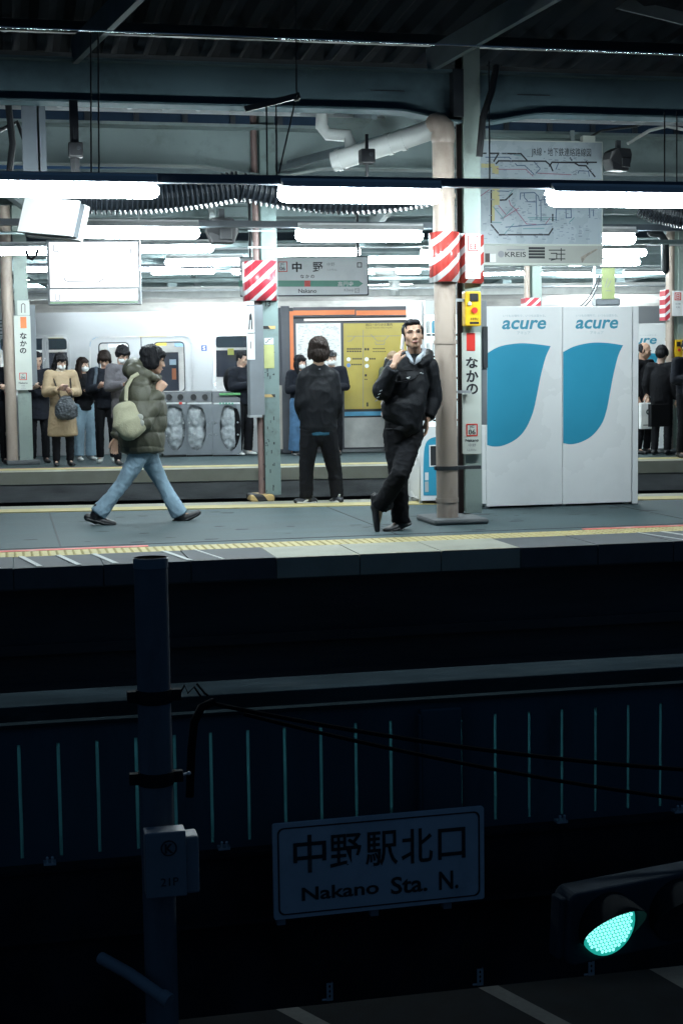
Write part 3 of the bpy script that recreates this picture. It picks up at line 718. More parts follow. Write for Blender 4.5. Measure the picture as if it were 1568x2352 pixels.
sg2 = thing("sign_panel", PBc.w(-0.2, 0.3), "small white pictogram sign on the side of the grey cabinet", "sign")
PBc.plate([PBc.prect(568, 583, 704, 826)], 0.03, M_WHITE, sg2, "board")
PBc.plate([PBc.poly([(572, 724), (575, 718), (578, 724), (580, 757), (577, 757), (576, 735), (574, 735), (573, 757), (570, 757)])], 0.002, M_INK, sg2, "figure_mark", 0.017)
PBc.lines([[(569, 765), (583, 765)], [(575, 785), (575, 800)]], 2, M_INK, sg2, "line_mark", 0.018)
mb = MB(); x_ = at(595, 1000, YB - 0.05).x; mb.tube([(x_ + 0.02, YB - 0.05, 0.06), (x_, YB - 0.05, ROOFZ - 0.2)], 0.034, 14)
o = mb.build("conduit_pipe", mat("rusty_pipe", (0.20, 0.135, 0.125), 0.5, dirt=(0.1, 0.06, 0.05), dirt_amt=0.6), None, loc=(x_, YB - 0.05, 0.06), smooth=True); tag(o, "narrow reddish pipe running down the left side of the numbered column", "pipe")
zb0, zb1 = zat(603, 690, YB - 0.2), zat(603, 598, YB - 0.2)
xa_, xb_ = at(567, 640, YB - 0.2).x, at(640, 640, YB - 0.2).x
mb = MB(); pts = [(xa_, YB + 0.05), (xa_ + 0.01, YB - 0.12), (xa_ + 0.06, YB - 0.19), (xb_ - 0.06, YB - 0.21), (xb_ - 0.01, YB - 0.14), (xb_, YB + 0.05)]
for (a, b) in zip(pts, pts[1:]): mb.sheet([(a[0], a[1], zb0), (b[0], b[1], zb0), (b[0], b[1], zb1), (a[0], a[1], zb1)])
bandB = mb.build("warning_band", M_STRIPE2, None, loc=(cxB, YB - 0.1, zb0), smooth=True); bandB.modifiers.new("thick", 'SOLIDIFY').thickness = 0.004
tag(bandB, "dark red and white striped band round the column numbered 13", "warning band")
mb = MB()
for py in (522, 530, 568):
    z = zat(603, py, YB - 0.15); mb.box((xa_ + 0.03, YB - 0.14, z - 0.008), (xb_ - 0.02, YB - 0.13, z + 0.008))
mb.build("steel_strap", M_ZINC, colB)

# ---- far platform columns
def far_column(px0, px1, pyb, lab, pipepx=None, full=True):
    g = gp((px0 + px1) / 2, pyb); Y = g.y
    xa, xb = at(px0, 900, Y).x, at(px1, 900, Y).x
    t = thing("platform_column", (g.x, Y, 0), lab, "column")
    hbeam((xa + xb) / 2, Y, xb - xa, 0.22, 0.05, 4.1).build("shaft", M_STEELG, t, bevel=0.003)
    mb = MB(); mb.box((xa - 0.2, Y - 0.24, 0), (xb + 0.1, Y + 0.2, 0.07)); mb.build("base", M_DCONC, t, bevel=0.02)
    if pipepx:
        a, b = at(pipepx[0], 900, Y - 0.1).x, at(pipepx[1], 900, Y - 0.1).x
        p = thing("drain_pipe", ((a + b) / 2, Y - 0.1, 0.05), "beige drain pipe " + ("left of the far vertical name sign" if "vertical" in lab else ("behind the far yellow emergency box" if "yellow" in lab else "beside the column above the white panels")), "pipe")
        mb = MB(); mb.tube([((a + b) / 2, Y - 0.1, 0.04), ((a + b) / 2, Y - 0.1, 4.0)], (b - a) / 2, 20); mb.build("pipe_run", M_PIPE, p, smooth=True)
        for z in (0.45, 1.1, 1.75, 2.5):
            mb = MB(); mb.tube([((a + b) / 2, Y - 0.1, z), ((a + b) / 2, Y - 0.1, z + 0.05)], (b - a) / 2 + 0.008, 20); mb.build("pipe_joint", M_PIPE, p, smooth=True)
    return t, Y
colL, YL = far_column(41, 72, 1066, "far steel column with a vertical name sign behind the waiting riders", (11, 38))
PL_ = PANEL(at(55, 800, YL - 0.16))
hiragana_sign(PL_, colL, 37.5, 70, 725, 896, (48, 61, 728, 754), ((46.5, 62, 764, 779), (47, 62, 782, 796), (46.5, 61, 799, 812)), (45.5, 62, 856, 873),
              (("Nakano", 44, 64, 877, 882), ("中野", 50, 58, 884.5, 888), ("나카노", 49, 60, 890, 893.5)), m_red=M_ORANGE)
PL_.plate([PL_.prect(41, 68, 690, 724, 0.01)], 0.015, M_SIGNG, colL, "picture_sign"); PL_.lines([[(50, 718), (50, 700), (54, 697), (58, 700), (58, 718)]], 1.5, M_INK, colL, "picture_mark", 0.009)
PL2 = PANEL(at(76, 800, YL - 0.05)); PL2.box(71, 81, 700, 885, 0.2).build("side_box", M_POLE, colL, bevel=0.005)
colR, YR = far_column(1548, 1572, 1040, "far steel column with a yellow box at the right of the white panels", (1527, 1545))
PR_ = PANEL(at(1555, 800, YR - 0.16))
ebr = thing("emergency_box", PR_.w(0, 0), "small yellow emergency box on the far column at the right", "emergency box", "yellow emergency boxes on columns")
PR_.box(1549, 1570, 780, 824, 0.1).build("case", M_YBOX, ebr, bevel=0.01); PR_.box(1553, 1561, 785, 796, 0, 0.01).build("indicator", M_BLACK, ebr)
c = PR_.w(*PR_.uv(1558, 804)); mb = MB(); mb.tube([c, c + PR_.n * 0.02], 0.022, 16); mb.build("push_button", M_RED, ebr, smooth=True)
ntr = thing("notice_board", PR_.w(0, 0.5), "white notice with red frame on the far column at the right", "notice")
PR_.plate([PR_.prect(1541, 1572, 668, 726)], 0.014, M_WHITE, ntr, "board", 0.02)
PR_.plate([PR_.prect(1546, 1561, 672, 690), PR_.prect(1548, 1559, 674, 688)[::-1]], 0.001, M_RED, ntr, "frame", 0.029); PR_.text("日", 1550, 1557, 676, 687, M_RED, ntr, d=0.03, bold=.03)
PR_.text("注意", 1547, 1560, 696, 700, M_GREYINK, ntr, d=0.03); PR_.text("危険", 1549, 1558, 704, 708, M_GREYINK, ntr, d=0.03)
mb = PR_.box(1526, 1541, 665, 736, 0.2); o = mb.build("warning_band", M_STRIPE2, None, loc=PR_.w(-0.2, 0.5)); tag(o, "red and white striped band on the pipe of the far right column", "warning band")
colM, YM = far_column(1217, 1238, 1040, "far steel column showing above the white panels behind the map board", (1204, 1216))
PM_ = PANEL(at(1220, 690, YM - 0.2)); mb = PM_.box(1205, 1241, 684, 704, 0.2); o = mb.build("warning_band", M_STRIPE2, None, loc=PM_.w(0, 0)); tag(o, "red and white striped band just above the white panels", "warning band")

# ================================================================== VENDING MACHINES
YV = 13.3
def swoosh(P, pts, parent):
    return P.plate([P.poly(pts)], 0.0016, M_TEAL, parent, "printed_shape", 0.0012)
def crop5(x, y): return ((1340 + x / 1568 * 580) / 1.22449, (820 + y / 1784 * 660) / 1.22449)
def smoothpts(pts, n=6):
    out = []; m = len(pts)
    for i in range(m - 1):
        p0, p1, p2, p3 = pts[max(i - 1, 0)], pts[i], pts[i + 1], pts[min(i + 2, m - 1)]
        for k in range(n):
            t = k / n
            out.append(tuple(0.5 * (2 * p1[j] + (p2[j] - p0[j]) * t + (2 * p0[j] - 5 * p1[j] + 4 * p2[j] - p3[j]) * t * t + (-p0[j] + 3 * p1[j] - 3 * p2[j] + p3[j]) * t ** 3) for j in (0, 1)))
    return out + [pts[-1]]
def acure(P, parent, c):
    """c: crop boxes of slogan, word, kana"""
    def bx(b): a = crop5(b[0], b[1]); d = crop5(b[2], b[3]); return a[0], d[0], a[1], d[1]
    P.text("いつもの場所で、いつもは変わる。", *bx(c[0]), mat("pale_ink", (0.42, 0.50, 0.53), 0.5), parent)
    P.text("acure", *bx(c[1]), M_TEALTX, parent, bold=0.022, shear=0.2)
    P.text("アキュア", *bx(c[2]), mat("pale_ink", (0.42, 0.50, 0.53), 0.5), parent)
vm = {}
for key, xa, xb, yt, yb, lab in (("a", 1116.5, 1290.5, 703, 1164, "white machine back with a large teal shape, next to the steel column"),
                                 ("b", 1291.5, 1451, 703, 1158.5, "white machine back with a large teal shape and grey edge strip, farther from the column")):
    PV = PANEL((at(xa, 900, YV).x, YV, 1.0))
    v = thing("vending_machine", PV.w(0.3, -1.0, -0.3), lab, "vending machine", "vending machines seen from the back")
    vm[key] = (v, PV)
    PV.box(xa, xb, yt, yb, 0.66).build("body", M_VEND, v, bevel=0.006)
    if key == "b": PV.box(1452, 1467, 703.5, 1157, 0.62, -0.012).build("side_trim", M_VEND, v, bevel=0.005)
    else:
        PV.box(1101, 1115.5, 975, 1158, 0.6, -0.015).build("side_trim", M_VEND, v, bevel=0.005)
    for fx in (xa + 6, xb - 8):
        a = PV.uv(fx, yb); mb = MB(); mb.tube([PV.w(a[0], a[1] + 0.003, -0.08), PV.w(a[0], -0.998, -0.08)], 0.018, 10); mb.tube([PV.w(a[0], -0.985, -0.08), PV.w(a[0], -0.999, -0.08)], 0.034, 12); mb.build("foot", M_ZINC, v, smooth=True)
        mb = MB(); mb.tube([PV.w(a[0], a[1] + 0.003, -0.58), PV.w(a[0], -0.998, -0.58)], 0.018, 10); mb.build("foot", M_ZINC, v, smooth=True)
    a = PV.uv(xa + 2, yb); b = PV.uv(xb - 2, yb); mb = MB(); mb.box(PV.w(a[0], a[1] + 0.001, -0.25), PV.w(b[0], -0.97, -0.6)); mb.build("plinth", M_BLACK, v)
c5 = lambda L: [crop5(*p) for p in L]
v, PV = vm["a"]
left = c5([(78, 470), (140, 432), (210, 408), (330, 393), (450, 400), (560, 415)]); right = c5([(560, 415), (522, 500), (485, 640), (455, 790), (425, 920), (372, 1040), (300, 1120), (205, 1168), (130, 1178), (78, 1166)])
swoosh(PV, smoothpts(left)[:-1] + smoothpts(right), v)
acure(PV, v, ((198, 174, 522, 194), (190, 215, 525, 288), (305, 302, 405, 326)))
v, PV = vm["b"]
left = c5([(655, 460), (720, 425), (790, 403), (890, 388), (1000, 392), (1110, 408)]); right = c5([(1110, 408), (1072, 490), (1035, 640), (1005, 800), (985, 900), (950, 1000), (880, 1090), (800, 1140), (720, 1160), (655, 1152)])
swoosh(PV, smoothpts(left)[:-1] + smoothpts(right), v)
acure(PV, v, ((752, 172, 1070, 192), (748, 212, 1072, 284), (860, 300, 960, 324)))
# the machine half hidden by the pipe
YV3 = 13.95
PV = PANEL((at(966, 1000, YV3).x, YV3, 1.0))
v3 = thing("vending_machine", PV.w(0.3, -1, -0.3), "blue and white drinks machine half hidden behind the beige drain pipe", "vending machine")
a = PV.uv(966, 1150); b = PV.uv(1100, 690)
outer = [a, (b[0], a[1]), b, (PV.uv(975, 690)[0], b[1]), (PV.uv(975, 1)[0], PV.uv(975, 985)[1]), (a[0], PV.uv(966, 1003)[1])]
PV.plate([outer, PV.prect(980, 1094, 722, 980, 0.01)[::-1]], 0.05, M_VEND, v3, "front_frame", -0.025)
mb = MB(); mb.box(PV.w(a[0] + 0.04, a[1], -0.052), PV.w(b[0], b[1], -0.62)); mb.build("cabinet", M_VEND, v3)
c = PV.prect(980, 1094, 722, 980)
mb = MB(); mb.box(PV.w(c[0][0], c[0][1], -0.05), PV.w(c[2][0], c[2][1], -0.0515)); mb.build("display_light", emat("machine_window", (0.75, 0.95, 1.0), 2.2), v3)
rnd = random.Random(5); CANM = (M_RED, mat("can_blue", (0.10, 0.35, 0.50), 0.4), mat("can_white", (0.6, 0.62, 0.62), 0.4))
for ry in (765, 815, 865, 915, 962):
    z = PV.uv(980, ry)[1]
    for i in range(5):
        u = c[0][0] + 0.03 + i * 0.055; mb = MB(); mb.tube([PV.w(u, z, -0.028), PV.w(u, z + 0.1, -0.028), PV.w(u, z + 0.12, -0.028)], [0.02, 0.02, 0.013], 10)
        mb.build("sample_can", CANM[rnd.randrange(3)], v3, smooth=True)
mb = MB()
for ry in (765, 815, 865, 915, 962):
    z = PV.uv(980, ry)[1]; mb.box(PV.w(c[0][0], z - 0.03, -0.01), PV.w(c[1][0], z - 0.005, -0.045))
mb.build("shelf", M_WHITE, v3)
mb = MB()
for ry in (765, 815, 865, 915, 962):
    z = PV.uv(980, ry)[1]
    for i in range(9): mb.box(PV.w(c[0][0] + 0.012 + i * 0.055, z - 0.026, -0.006), PV.w(c[0][0] + 0.044 + i * 0.055, z - 0.01, -0.012))
mb.build("select_buttons", M_INK, v3)
pn = smoothpts([PV.uv(972, 1138), PV.uv(972, 1060), PV.uv(976, 1022), PV.uv(988, 1007), PV.uv(1010, 1002)]) + [PV.uv(1096, 1002), PV.uv(1096, 1138)]
PV.plate([pn], 0.004, M_TEAL, v3, "lower_panel", 0.003)
PV.plate([PV.prect(985, 1030, 1021, 1072), PV.prect(987.5, 1027.5, 1023.5, 1069.5)[::-1]], 0.006, M_WHITE, v3, "hatch_frame", 0.008)
mb = PV.box(987.5, 1027.5, 1023.5, 1069.5, 0.0, 0.0075); mb.build("delivery_hatch", M_BLACK, v3)
PV.plate([PV.prect(975, 983, 1085, 1103)], 0.002, M_SIGNW, v3, "sticker", 0.007); PV.plate([PV.prect(975, 983, 1106, 1130)], 0.002, mat("grey_sticker", (0.4, 0.42, 0.42), 0.5), v3, "sticker", 0.007)
for fx in (972, 1080):
    a = PV.uv(fx, 1150); mb = MB(); mb.tube([PV.w(a[0], a[1], -0.1), PV.w(a[0], -0.999, -0.1)], 0.02, 10); mb.build("foot", M_ZINC, v3, smooth=True); mb = MB(); mb.tube([PV.w(a[0], a[1], -0.5), PV.w(a[0], -0.999, -0.5)], 0.02, 10); mb.build("foot", M_ZINC, v3, smooth=True)

# ================================================================== LAMPS
def lamp_proto():
    o = thing("ceiling_lamp", (0, 0, 0), "x", "lamp", "fluorescent ceiling lamps")
    mb = MB(); mb.box((-0.625, -0.065, 0.05), (0.625, 0.065, 0.105)); mb.prism([(-0.62, -0.063, 0.05), (-0.62, 0.063, 0.05), (-0.62, 0.03, 0.02), (-0.62, -0.03, 0.02)], (1.24, 0, 0))
    for sy in (-1, 1): mb.prism([(-0.62, sy * .066, .085), (-0.62, sy * .128, .038), (-0.62, sy * .128, .034), (-0.62, sy * .066, .078)], (1.24, 0, 0))
    mb.build("housing", M_WHITE, o, world=False, bevel=0.004)
    mb = MB(); mb.rtube([(-0.585, 0, -0.012), (0.585, 0, -0.012)], [0.058, 0.058], 18); mb.build("tube", E_LAMP, o, world=False, smooth=True)
    mb = MB(); mb.box((-0.62, -0.045, -0.035), (-0.602, 0.045, 0.05)); mb.box((0.602, -0.045, -0.035), (0.62, 0.045, 0.05)); mb.build("end_cap", M_WHITE, o, world=False, bevel=0.004)
    return o
lp = lamp_proto(); used = [False]
LAMPS = [  # centre px, py, Y, label
    (165, 432, 11.2, "nearest lamp row: lamp at the picture's left edge, above the hanging monitor", 0),
    (827, 446, 11.2, "nearest lamp row: lamp above the leaning man, left of the pipe", 0),
    (1430, 456, 11.2, "nearest lamp row: lamp crossing the lower part of the route map board", 0),
    (304, 531, 14.3, "second lamp row: lamp right of the monitor, above the glowing timetable", 0),
    (826, 539, 14.3, "second lamp row: lamp between the two striped columns", 0),
    (1322, 545, 14.3, "second lamp row: lamp half hidden by the route map board", 0),
    (60, 574, 20.9, "far platform lamp right above the far left column", 1),
    (385, 569, 20.9, "far platform lamp beside the top of the glowing timetable", 1),
    (725, 577, 20.9, "far platform lamp right above the station name sign", 1),
    (1065, 580, 20.9, "far platform lamp hidden behind the striped pipe band", 1),
    (1386, 579, 20.9, "far platform lamp at the lower right edge of the map board", 1),
    (470, 600, 24.2, "rear far platform lamp left of the darker striped band", 1),
    (900, 594, 24.2, "rear far platform lamp just right of the station name sign", 1),
    (1385, 601, 24.2, "rear far platform lamp below the map board's right corner", 1),
    (120, 617, 30, "distant lamp by the far left column, higher one", 1), (340, 619, 30, "distant lamp behind the glowing timetable", 1), (420, 622, 30, "distant lamp right of the timetable, second above the train", 1), (605, 622, 30, "distant lamp behind the dark red striped band", 1),
    (895, 622, 30, "distant lamp right of the name sign, lower one", 1), (1175, 630, 30, "distant lamp below the map board, by the yellow box", 1), (1290, 630, 30, "distant lamp below the middle of the map board", 1), (1497, 629, 30, "distant lamp between the yellow notice and the far right column", 1),
    (110, 645, 36, "most distant lamp by the far left column, lower one", 1), (390, 643, 36, "most distant lamp beside the timetable's lower half", 1), (510, 645, 36, "most distant lamp midway between timetable and striped band", 1), (890, 648, 36, "most distant lamp beside the name sign's lower corner", 1),
    (1215, 655, 36, "most distant lamp behind the far middle column", 1), (1320, 656, 36, "most distant lamp low under the map board", 1), (455, 675, 37, "lowest distant lamp just above the train roof", 1)]
for px, py, Y, lab, far in LAMPS:
    o = lp if not used[0] else copy_tree(lp); used[0] = True
    o.location = at(px, py, Y); o["label"] = "fluorescent tube, " + lab
    if far: o.rotation_euler = (0, 0, RZ2)
    WL[o.name] = o.location.copy()
# rail that carries the first row, hangers
YRL = 11.2
za, zb_ = zat(784, 428.5, YRL), zat(784, 410, YRL)
rail = thing("lamp_rail", (2, YRL, za), "long dark steel rail carrying the nearest row of fluorescent lamps", "rail")
mb = MB(); mb.box((-5, YRL - 0.04, zb_ - 0.055), (9, YRL + 0.04, zb_ + 0.012)); mb.build("channel", M_RAIL, rail, bevel=0.004)
mb = MB(); mb.box((-5, YRL - 0.055, zb_ - 0.058), (9, YRL - 0.0405, zb_ - 0.05)); mb.build("lip", M_ZINC, rail)
mb = MB()
for px in (30, 300, 690, 960, 1300, 1540):
    x = at(px, 430, YRL).x; mb.box((x - 0.02, YRL - 0.02, zb_ - 0.12), (x + 0.02, YRL + 0.02, zb_ - 0.056))
mb.build("lamp_clip", M_RAIL, rail)
for Yr, py, nm, lab in ((14.3, 517, "lamp_rail", "dark steel rail carrying the second row of lamps"), ):
    z = zat(784, 524, Yr); mb = MB(); mb.box((-5, Yr - 0.04, z + 0.0), (10, Yr + 0.04, z + 0.06))
    o = mb.build("lamp_rail", M_RAIL, None, loc=(2, Yr, z)); tag(o, lab, "rail")
for Yr, py, lab in ((20.9, 562, "grey rail carrying the far platform's front row of lamps"), (24.2, 585, "grey rail carrying the far platform's rear row of lamps")):
    g = at(784, py, Yr); mb = MB(); c0 = Vector((g.x, Yr, g.z)); mb.bar(c0 - D2 * 9, c0 + D2 * 9, 0.08, 0.06)
    o = mb.build("lamp_rail", M_BEAM, None, loc=c0); tag(o, lab, "rail")
def rod(px, ya, yb, Y, lab, r=0.006, px2=None, name="hanger_rod", m=M_BLACK):
    a, b = at(px, ya, Y), at(px2 if px2 is not None else px, yb, Y); mb = MB(); mb.tube([a, b], r, 8)
    return tag(mb.build(name, m, None, loc=b, smooth=True), lab, "rod", "thin hanger rods")
for px, ya, yb, lab, px2 in ((209, 75, 404, "left one of the close pair of thin rods above the timetable", 210), (226, 75, 404, "right one of the close pair of thin rods above the timetable", 228),
                             (612, 240, 408, "thin rod down to the lamp rail at the left of the slanting trio", 614), (634, 240, 408, "thin rod in the middle of the trio left of the drain pipes", 636),
                             (682, 215, 400, "thin slanting rod running from the bracket arm to the rail", 640), (679, -10, 215, "long thin rod from the roof down to the black bracket arm", 681),
                             (1122, 140, 420, "thin rod in front of the route map's left edge", 1124), (1525, 255, 425, "left one of the two thin rods right of the map board", 1525), (1553, 255, 425, "right one of the two thin rods right of the map board", 1553)):
    rod(px, ya, yb, 11.2, lab, px2=px2)
mb = MB(); mb.bar(at(562, 251, 11.6), at(688, 219, 11.6), 0.03, 0.045); mb.ell(at(681, 224, 11.6), 0.03, seg=10, rings=8)
o = mb.build("bracket_arm", M_BLACK, None, loc=at(625, 235, 11.6)); tag(o, "slanting black bracket arm holding hanger rods below the girder", "bracket")
# sagging ribbed ducts
def ribbed(p, q, drop, r, lab, mount=None):
    pts = sag(p, q, drop, 150); mb = MB(); rs = []
    for i in range(len(pts)): rs.append(r * (1.0 + 0.16 * (1 if (i // 2) % 2 else -1)))
    mb.tube(pts, rs, 14); o = mb.build("ribbed_duct", mat("ribbed_duct_black", (0.014, 0.019, 0.026), 0.42, var=0.2), None, loc=(p + q) / 2, smooth=False); tag(o, lab, "duct", "sagging ribbed cable ducts")
ribbed(at(120, 448, 12.6), at(548, 428, 12.6), 0.06, 0.115, "sagging black ribbed duct between the monitor and the numbered column")
ribbed(at(550, 428, 12.6), at(1000, 440, 12.6), 0.095, 0.105, "sagging black ribbed duct behind the lamp left of the drain pipe")
ribbed(at(1470, 470, 12.9), at(1700, 480, 12.6), 0.09, 0.10, "sagging black ribbed duct right of the route map board")

# ================================================================== HANGING SIGNS, MONITOR, SPEAKERS
PT = PANEL(at(217, 625, 20.6), RZ2)
tt = thing("timetable_board", PT.w(0, 0), "glowing white timetable board with a green lower edge hung above the waiting riders", "timetable")
PT.box(111, 321, 550, 701, 0.12, -0.004).build("frame", M_ZINC, tt, bevel=0.006)
PT.plate([PT.prect(116, 317, 555, 661)], 0.004, emat("lit_board", (0.93, 0.97, 1.0), 1.6), tt, "lit_face")
PT.plate([PT.prect(116, 317, 663, 692)], 0.004, emat("lit_board", (0.93, 0.97, 1.0), 1.6), tt, "lit_face")
PT.plate([PT.prect(116, 317, 692.5, 697)], 0.004, emat("lit_green", (0.55, 0.95, 0.6), 0.75), tt, "green_edge")
PT.lines([[(124, 562), (124, 577), (132, 577), (137, 580)], [(147, 635), (150, 644), (158, 647), (228, 648), (238, 640)], [(301, 572), (301, 582)], [(129, 675), (129, 690), (137, 690), (137, 676)]], 1.4, mat("pale_board_ink", (0.25, 0.3, 0.35), 0.5), tt, "line_mark", 0.004)
for px in (112, 320):
    a = PT.uv(px, 550); mb = MB(); mb.box(PT.w(a[0] - 0.012, a[1], -0.06), PT.w(a[0] + 0.012, 3.95 - PT.p0.z, -0.03)); mb.build("hanger", M_ZINC, tt)
PNm = PANEL(at(744, 636, 20.3), RZ2)
nm = thing("station_sign", PNm.w(0, 0), "white Nakano station name sign with a green line, hung over the far platform", "station sign")
PNm.box(552, 846, 588, 681, 0.14, -0.003).build("frame", M_KFRAME, nm, bevel=0.01)
PNm.plate([PNm.prect(553, 843, 590.5, 679, 0.02)], 0.004, M_SIGNW, nm, "face")
def zc(x, y): return ((640 + x / 2.24) / 1.22449, (480 + y / 2.24) / 1.22449)
def zbox(x0, y0, x1, y1): a = zc(x0, y0); b = zc(x1, y1); return a[0], b[0], a[1], b[1]
arrow = [zc(70, 692), zc(825, 692), zc(852, 711), zc(825, 731), zc(70, 731)]
PNm.plate([PNm.poly(arrow)], 0.001, M_GREEN, nm, "green_line", 0.0035)
PNm.plate([PNm.prect(*zbox(484, 692, 521, 731))], 0.001, M_RED, nm, "red_square", 0.0045)
PNm.plate([PNm.prect(*zbox(318, 572, 376, 638)), PNm.prect(*zbox(323, 577, 371, 633))[::-1]], 0.001, M_RED, nm, "code_frame", 0.0035)
for st, b, m_, bo in (("JC", (332, 580, 358, 600), M_INK, .01), ("06", (328, 604, 362, 628), M_INK, .01), ("中", (406, 575, 466, 640), M_INK, .03), ("野", (537, 575, 598, 640), M_INK, .012), ("中野", (626, 578, 674, 602), M_GREYINK, 0.0), ("나카노", (628, 617, 690, 632), M_GREYINK, 0.0),
                      ("な", (458, 655, 482, 678), M_INK, .02), ("か", (491, 655, 514, 678), M_INK, .02), ("の", (523, 656, 546, 677), M_INK, .02), ("高円寺", (694, 697, 792, 730), M_SIGNW, .01), ("Nakano", (446, 744, 559, 771), M_INK, .012), ("Kōenji", (734, 742, 792, 766), M_GREYINK, .005), ("21", (806, 748, 823, 764), M_GREYINK, 0.0)):
    PNm.text(st, *zbox(*b), m_, nm, d=0.005, bold=bo)
PNm.plate([PNm.prect(*zbox(815, 578, 845, 610)), PNm.prect(*zbox(820, 583, 840, 605))[::-1]], 0.001, M_INK, nm, "ward_mark", 0.0035)
PNm.plate([PNm.prect(*zbox(800, 742, 829, 770)), PNm.prect(*zbox(803, 745, 826, 767))[::-1]], 0.001, M_GREYINK, nm, "code_frame", 0.0035)
for px in (575, 822):
    a = PNm.uv(px, 590); mb = MB(); mb.tube([PNm.w(a[0], a[1], -0.07), PNm.w(a[0], 3.95 - PNm.p0.z, -0.07)], 0.02, 10); mb.build("hanger", M_DARK, nm, smooth=True)
# route map board
PR = PANEL(at(1240, 460, 13.8), math.radians(-1.0))
mp_ = thing("route_map_board", PR.w(0, 0), "large white railway route map board hung right of the column", "map board")
PR.box(1101, 1384, 325, 562, 0.09, -0.003).build("frame", M_SIGNG, mp_, bevel=0.006)
PR.plate([PR.prect(1103.5, 1381, 328, 559.5)], 0.004, mat("map_face", (0.36, 0.42, 0.46), 0.28, var=0.03), mp_, "face")
PR.text("JR線・地下鉄連絡路線図", 1219, 1356, 341, 361, M_INK, mp_, bold=0.004, d=0.0045)
def mc(x, y): return ((1220 + x / 2.24) / 1.22449, (380 + y / 2.24) / 1.22449)
M_MAPB = mat("map_blue_line", (0.06, 0.10, 0.17), 0.5); M_MAPR = mat("map_red_line", (0.28, 0.13, 0.18), 0.5); M_MAPG = mat("map_green_line", (0.13, 0.26, 0.27), 0.5); M_MAPO = mat("map_ochre", (0.45, 0.41, 0.20), 0.5)
thickl = [[(355, 115), (405, 115), (375, 165)], [(430, 116), (545, 118), (588, 165)], [(390, 180), (405, 163), (440, 163), (700, 165), (730, 190), (745, 225)], [(725, 195), (740, 172), (880, 174), (910, 192), (955, 194), (1010, 262)], [(800, 172), (1020, 172)], [(855, 145), (865, 158)], [(955, 168), (965, 182)],
          [(358, 350), (358, 550)], [(358, 565), (402, 618)], [(520, 335), (530, 322)], [(700, 322), (710, 332)], [(745, 500), (745, 540)], [(745, 590), (720, 628)], [(310, 115), (325, 115)], [(408, 628), (720, 628)], [(415, 410), (450, 408), (490, 370)]]
PR.lines([[mc(*p) for p in l] for l in thickl], 3.4, M_INK, mp_, "map_line", 0.0052)
thinl = [[(323, 140), (470, 140), (482, 150)], [(510, 180), (520, 192), (570, 192), (625, 245)], [(625, 165), (665, 210)], [(665, 215), (640, 240)], [(780, 180), (765, 215)], [(905, 240), (910, 225), (970, 228), (975, 260)], [(540, 405), (542, 365), (630, 362), (655, 385), (660, 412), (700, 405)], [(565, 365), (568, 395), (590, 420), (640, 422)], [(640, 380), (645, 530)], [(670, 410), (672, 540)], [(690, 330), (695, 440), (730, 442)], [(410, 352), (470, 355)], [(765, 540), (768, 465), (860, 466), (862, 520), (830, 522), (828, 468)], [(975, 460), (978, 520)], [(1000, 470), (1002, 510)], [(450, 580), (580, 570), (740, 560)]]
PR.lines([[mc(*p) for p in l] for l in thinl], 2.0, M_MAPB, mp_, "map_line", 0.0050)
redl = [[(395, 210), (410, 216), (575, 216), (620, 258)], [(290, 385), (345, 345)], [(440, 520), (530, 460)], [(510, 470), (580, 560), (640, 562)], [(650, 240), (860, 250)], [(470, 410), (480, 440), (520, 475)], [(405, 445), (450, 500)], [(700, 560), (730, 520)]]
PR.lines([[mc(*p) for p in l] for l in redl], 1.9, M_MAPR, mp_, "map_line", 0.0048)
grl = [[(370, 450), (430, 520)], [(440, 625), (480, 580), (500, 560)], [(545, 130), (500, 125)], [(470, 380), (500, 340), (510, 325)], [(590, 520), (770, 520)], [(600, 530), (770, 532)], [(850, 550), (880, 520)], [(430, 525), (510, 440)], [(360, 550), (420, 552)], [(560, 590), (690, 588)]]
PR.lines([[mc(*p) for p in l] for l in grl], 1.9, M_MAPG, mp_, "map_line", 0.0046)
ochre = MB()
for (x0, y0, x1_, y1_) in ((295, 180, 380, 205), (365, 195, 405, 245), (365, 335, 410, 440), (360, 440, 380, 540)):
    a = PR.uv(*mc(x0, y1_)); b = PR.uv(*mc(x1_, y0)); ochre.sheet([PR.w(a[0], a[1], 0.003), PR.w(b[0], a[1], 0.003), PR.w(b[0], b[1], 0.003), PR.w(a[0], b[1], 0.003)])
ochre.build("map_patch", M_MAPO, mp_)
rnd = random.Random(11); lab_ = MB()
for i in range(330):
    x, y = rnd.uniform(305, 1010), rnd.uniform(105, 655)
    if 250 < y < 330 or (y < 140 and 590 < x): continue
    if x > 850 and y > 540: x = 860 + (i % 3) * 45 + rnd.uniform(0, 6); y = 545 + (i % 13) * 9
    w, h = rnd.uniform(7, 24), rnd.uniform(2.5, 5)
    a = PR.uv(*mc(x, y + h)); b = PR.uv(*mc(x + w, y)); lab_.sheet([PR.w(a[0], a[1], 0.0056), PR.w(b[0], a[1], 0.0056), PR.w(b[0], b[1], 0.0056), PR.w(a[0], b[1], 0.0056)])
lab_.build("station_marks", mat("map_small_print", (0.17, 0.20, 0.24), 0.5), mp_)
for px in (1120, 1316):
    a = PR.uv(px, 325); mb = MB(); mb.box(PR.w(a[0] - 0.018, a[1], -0.05), PR.w(a[0] + 0.018, 3.62 - PR.p0.z, -0.02)); mb.build("hanger", M_BEAM, mp_)
mb = PR.box(1338, 1366, 312, 324.5, 0.08); mb.build("junction_box", M_SIGNG, mp_)
ad = thing("advert_panel", PR.w(0, -0.4), "cream advert strip with a round dark emblem hung under the route map", "advert")
PR.box(1109, 1384, 563, 609, 0.09, -0.003).build("frame", M_SIGNG, ad, bevel=0.005)
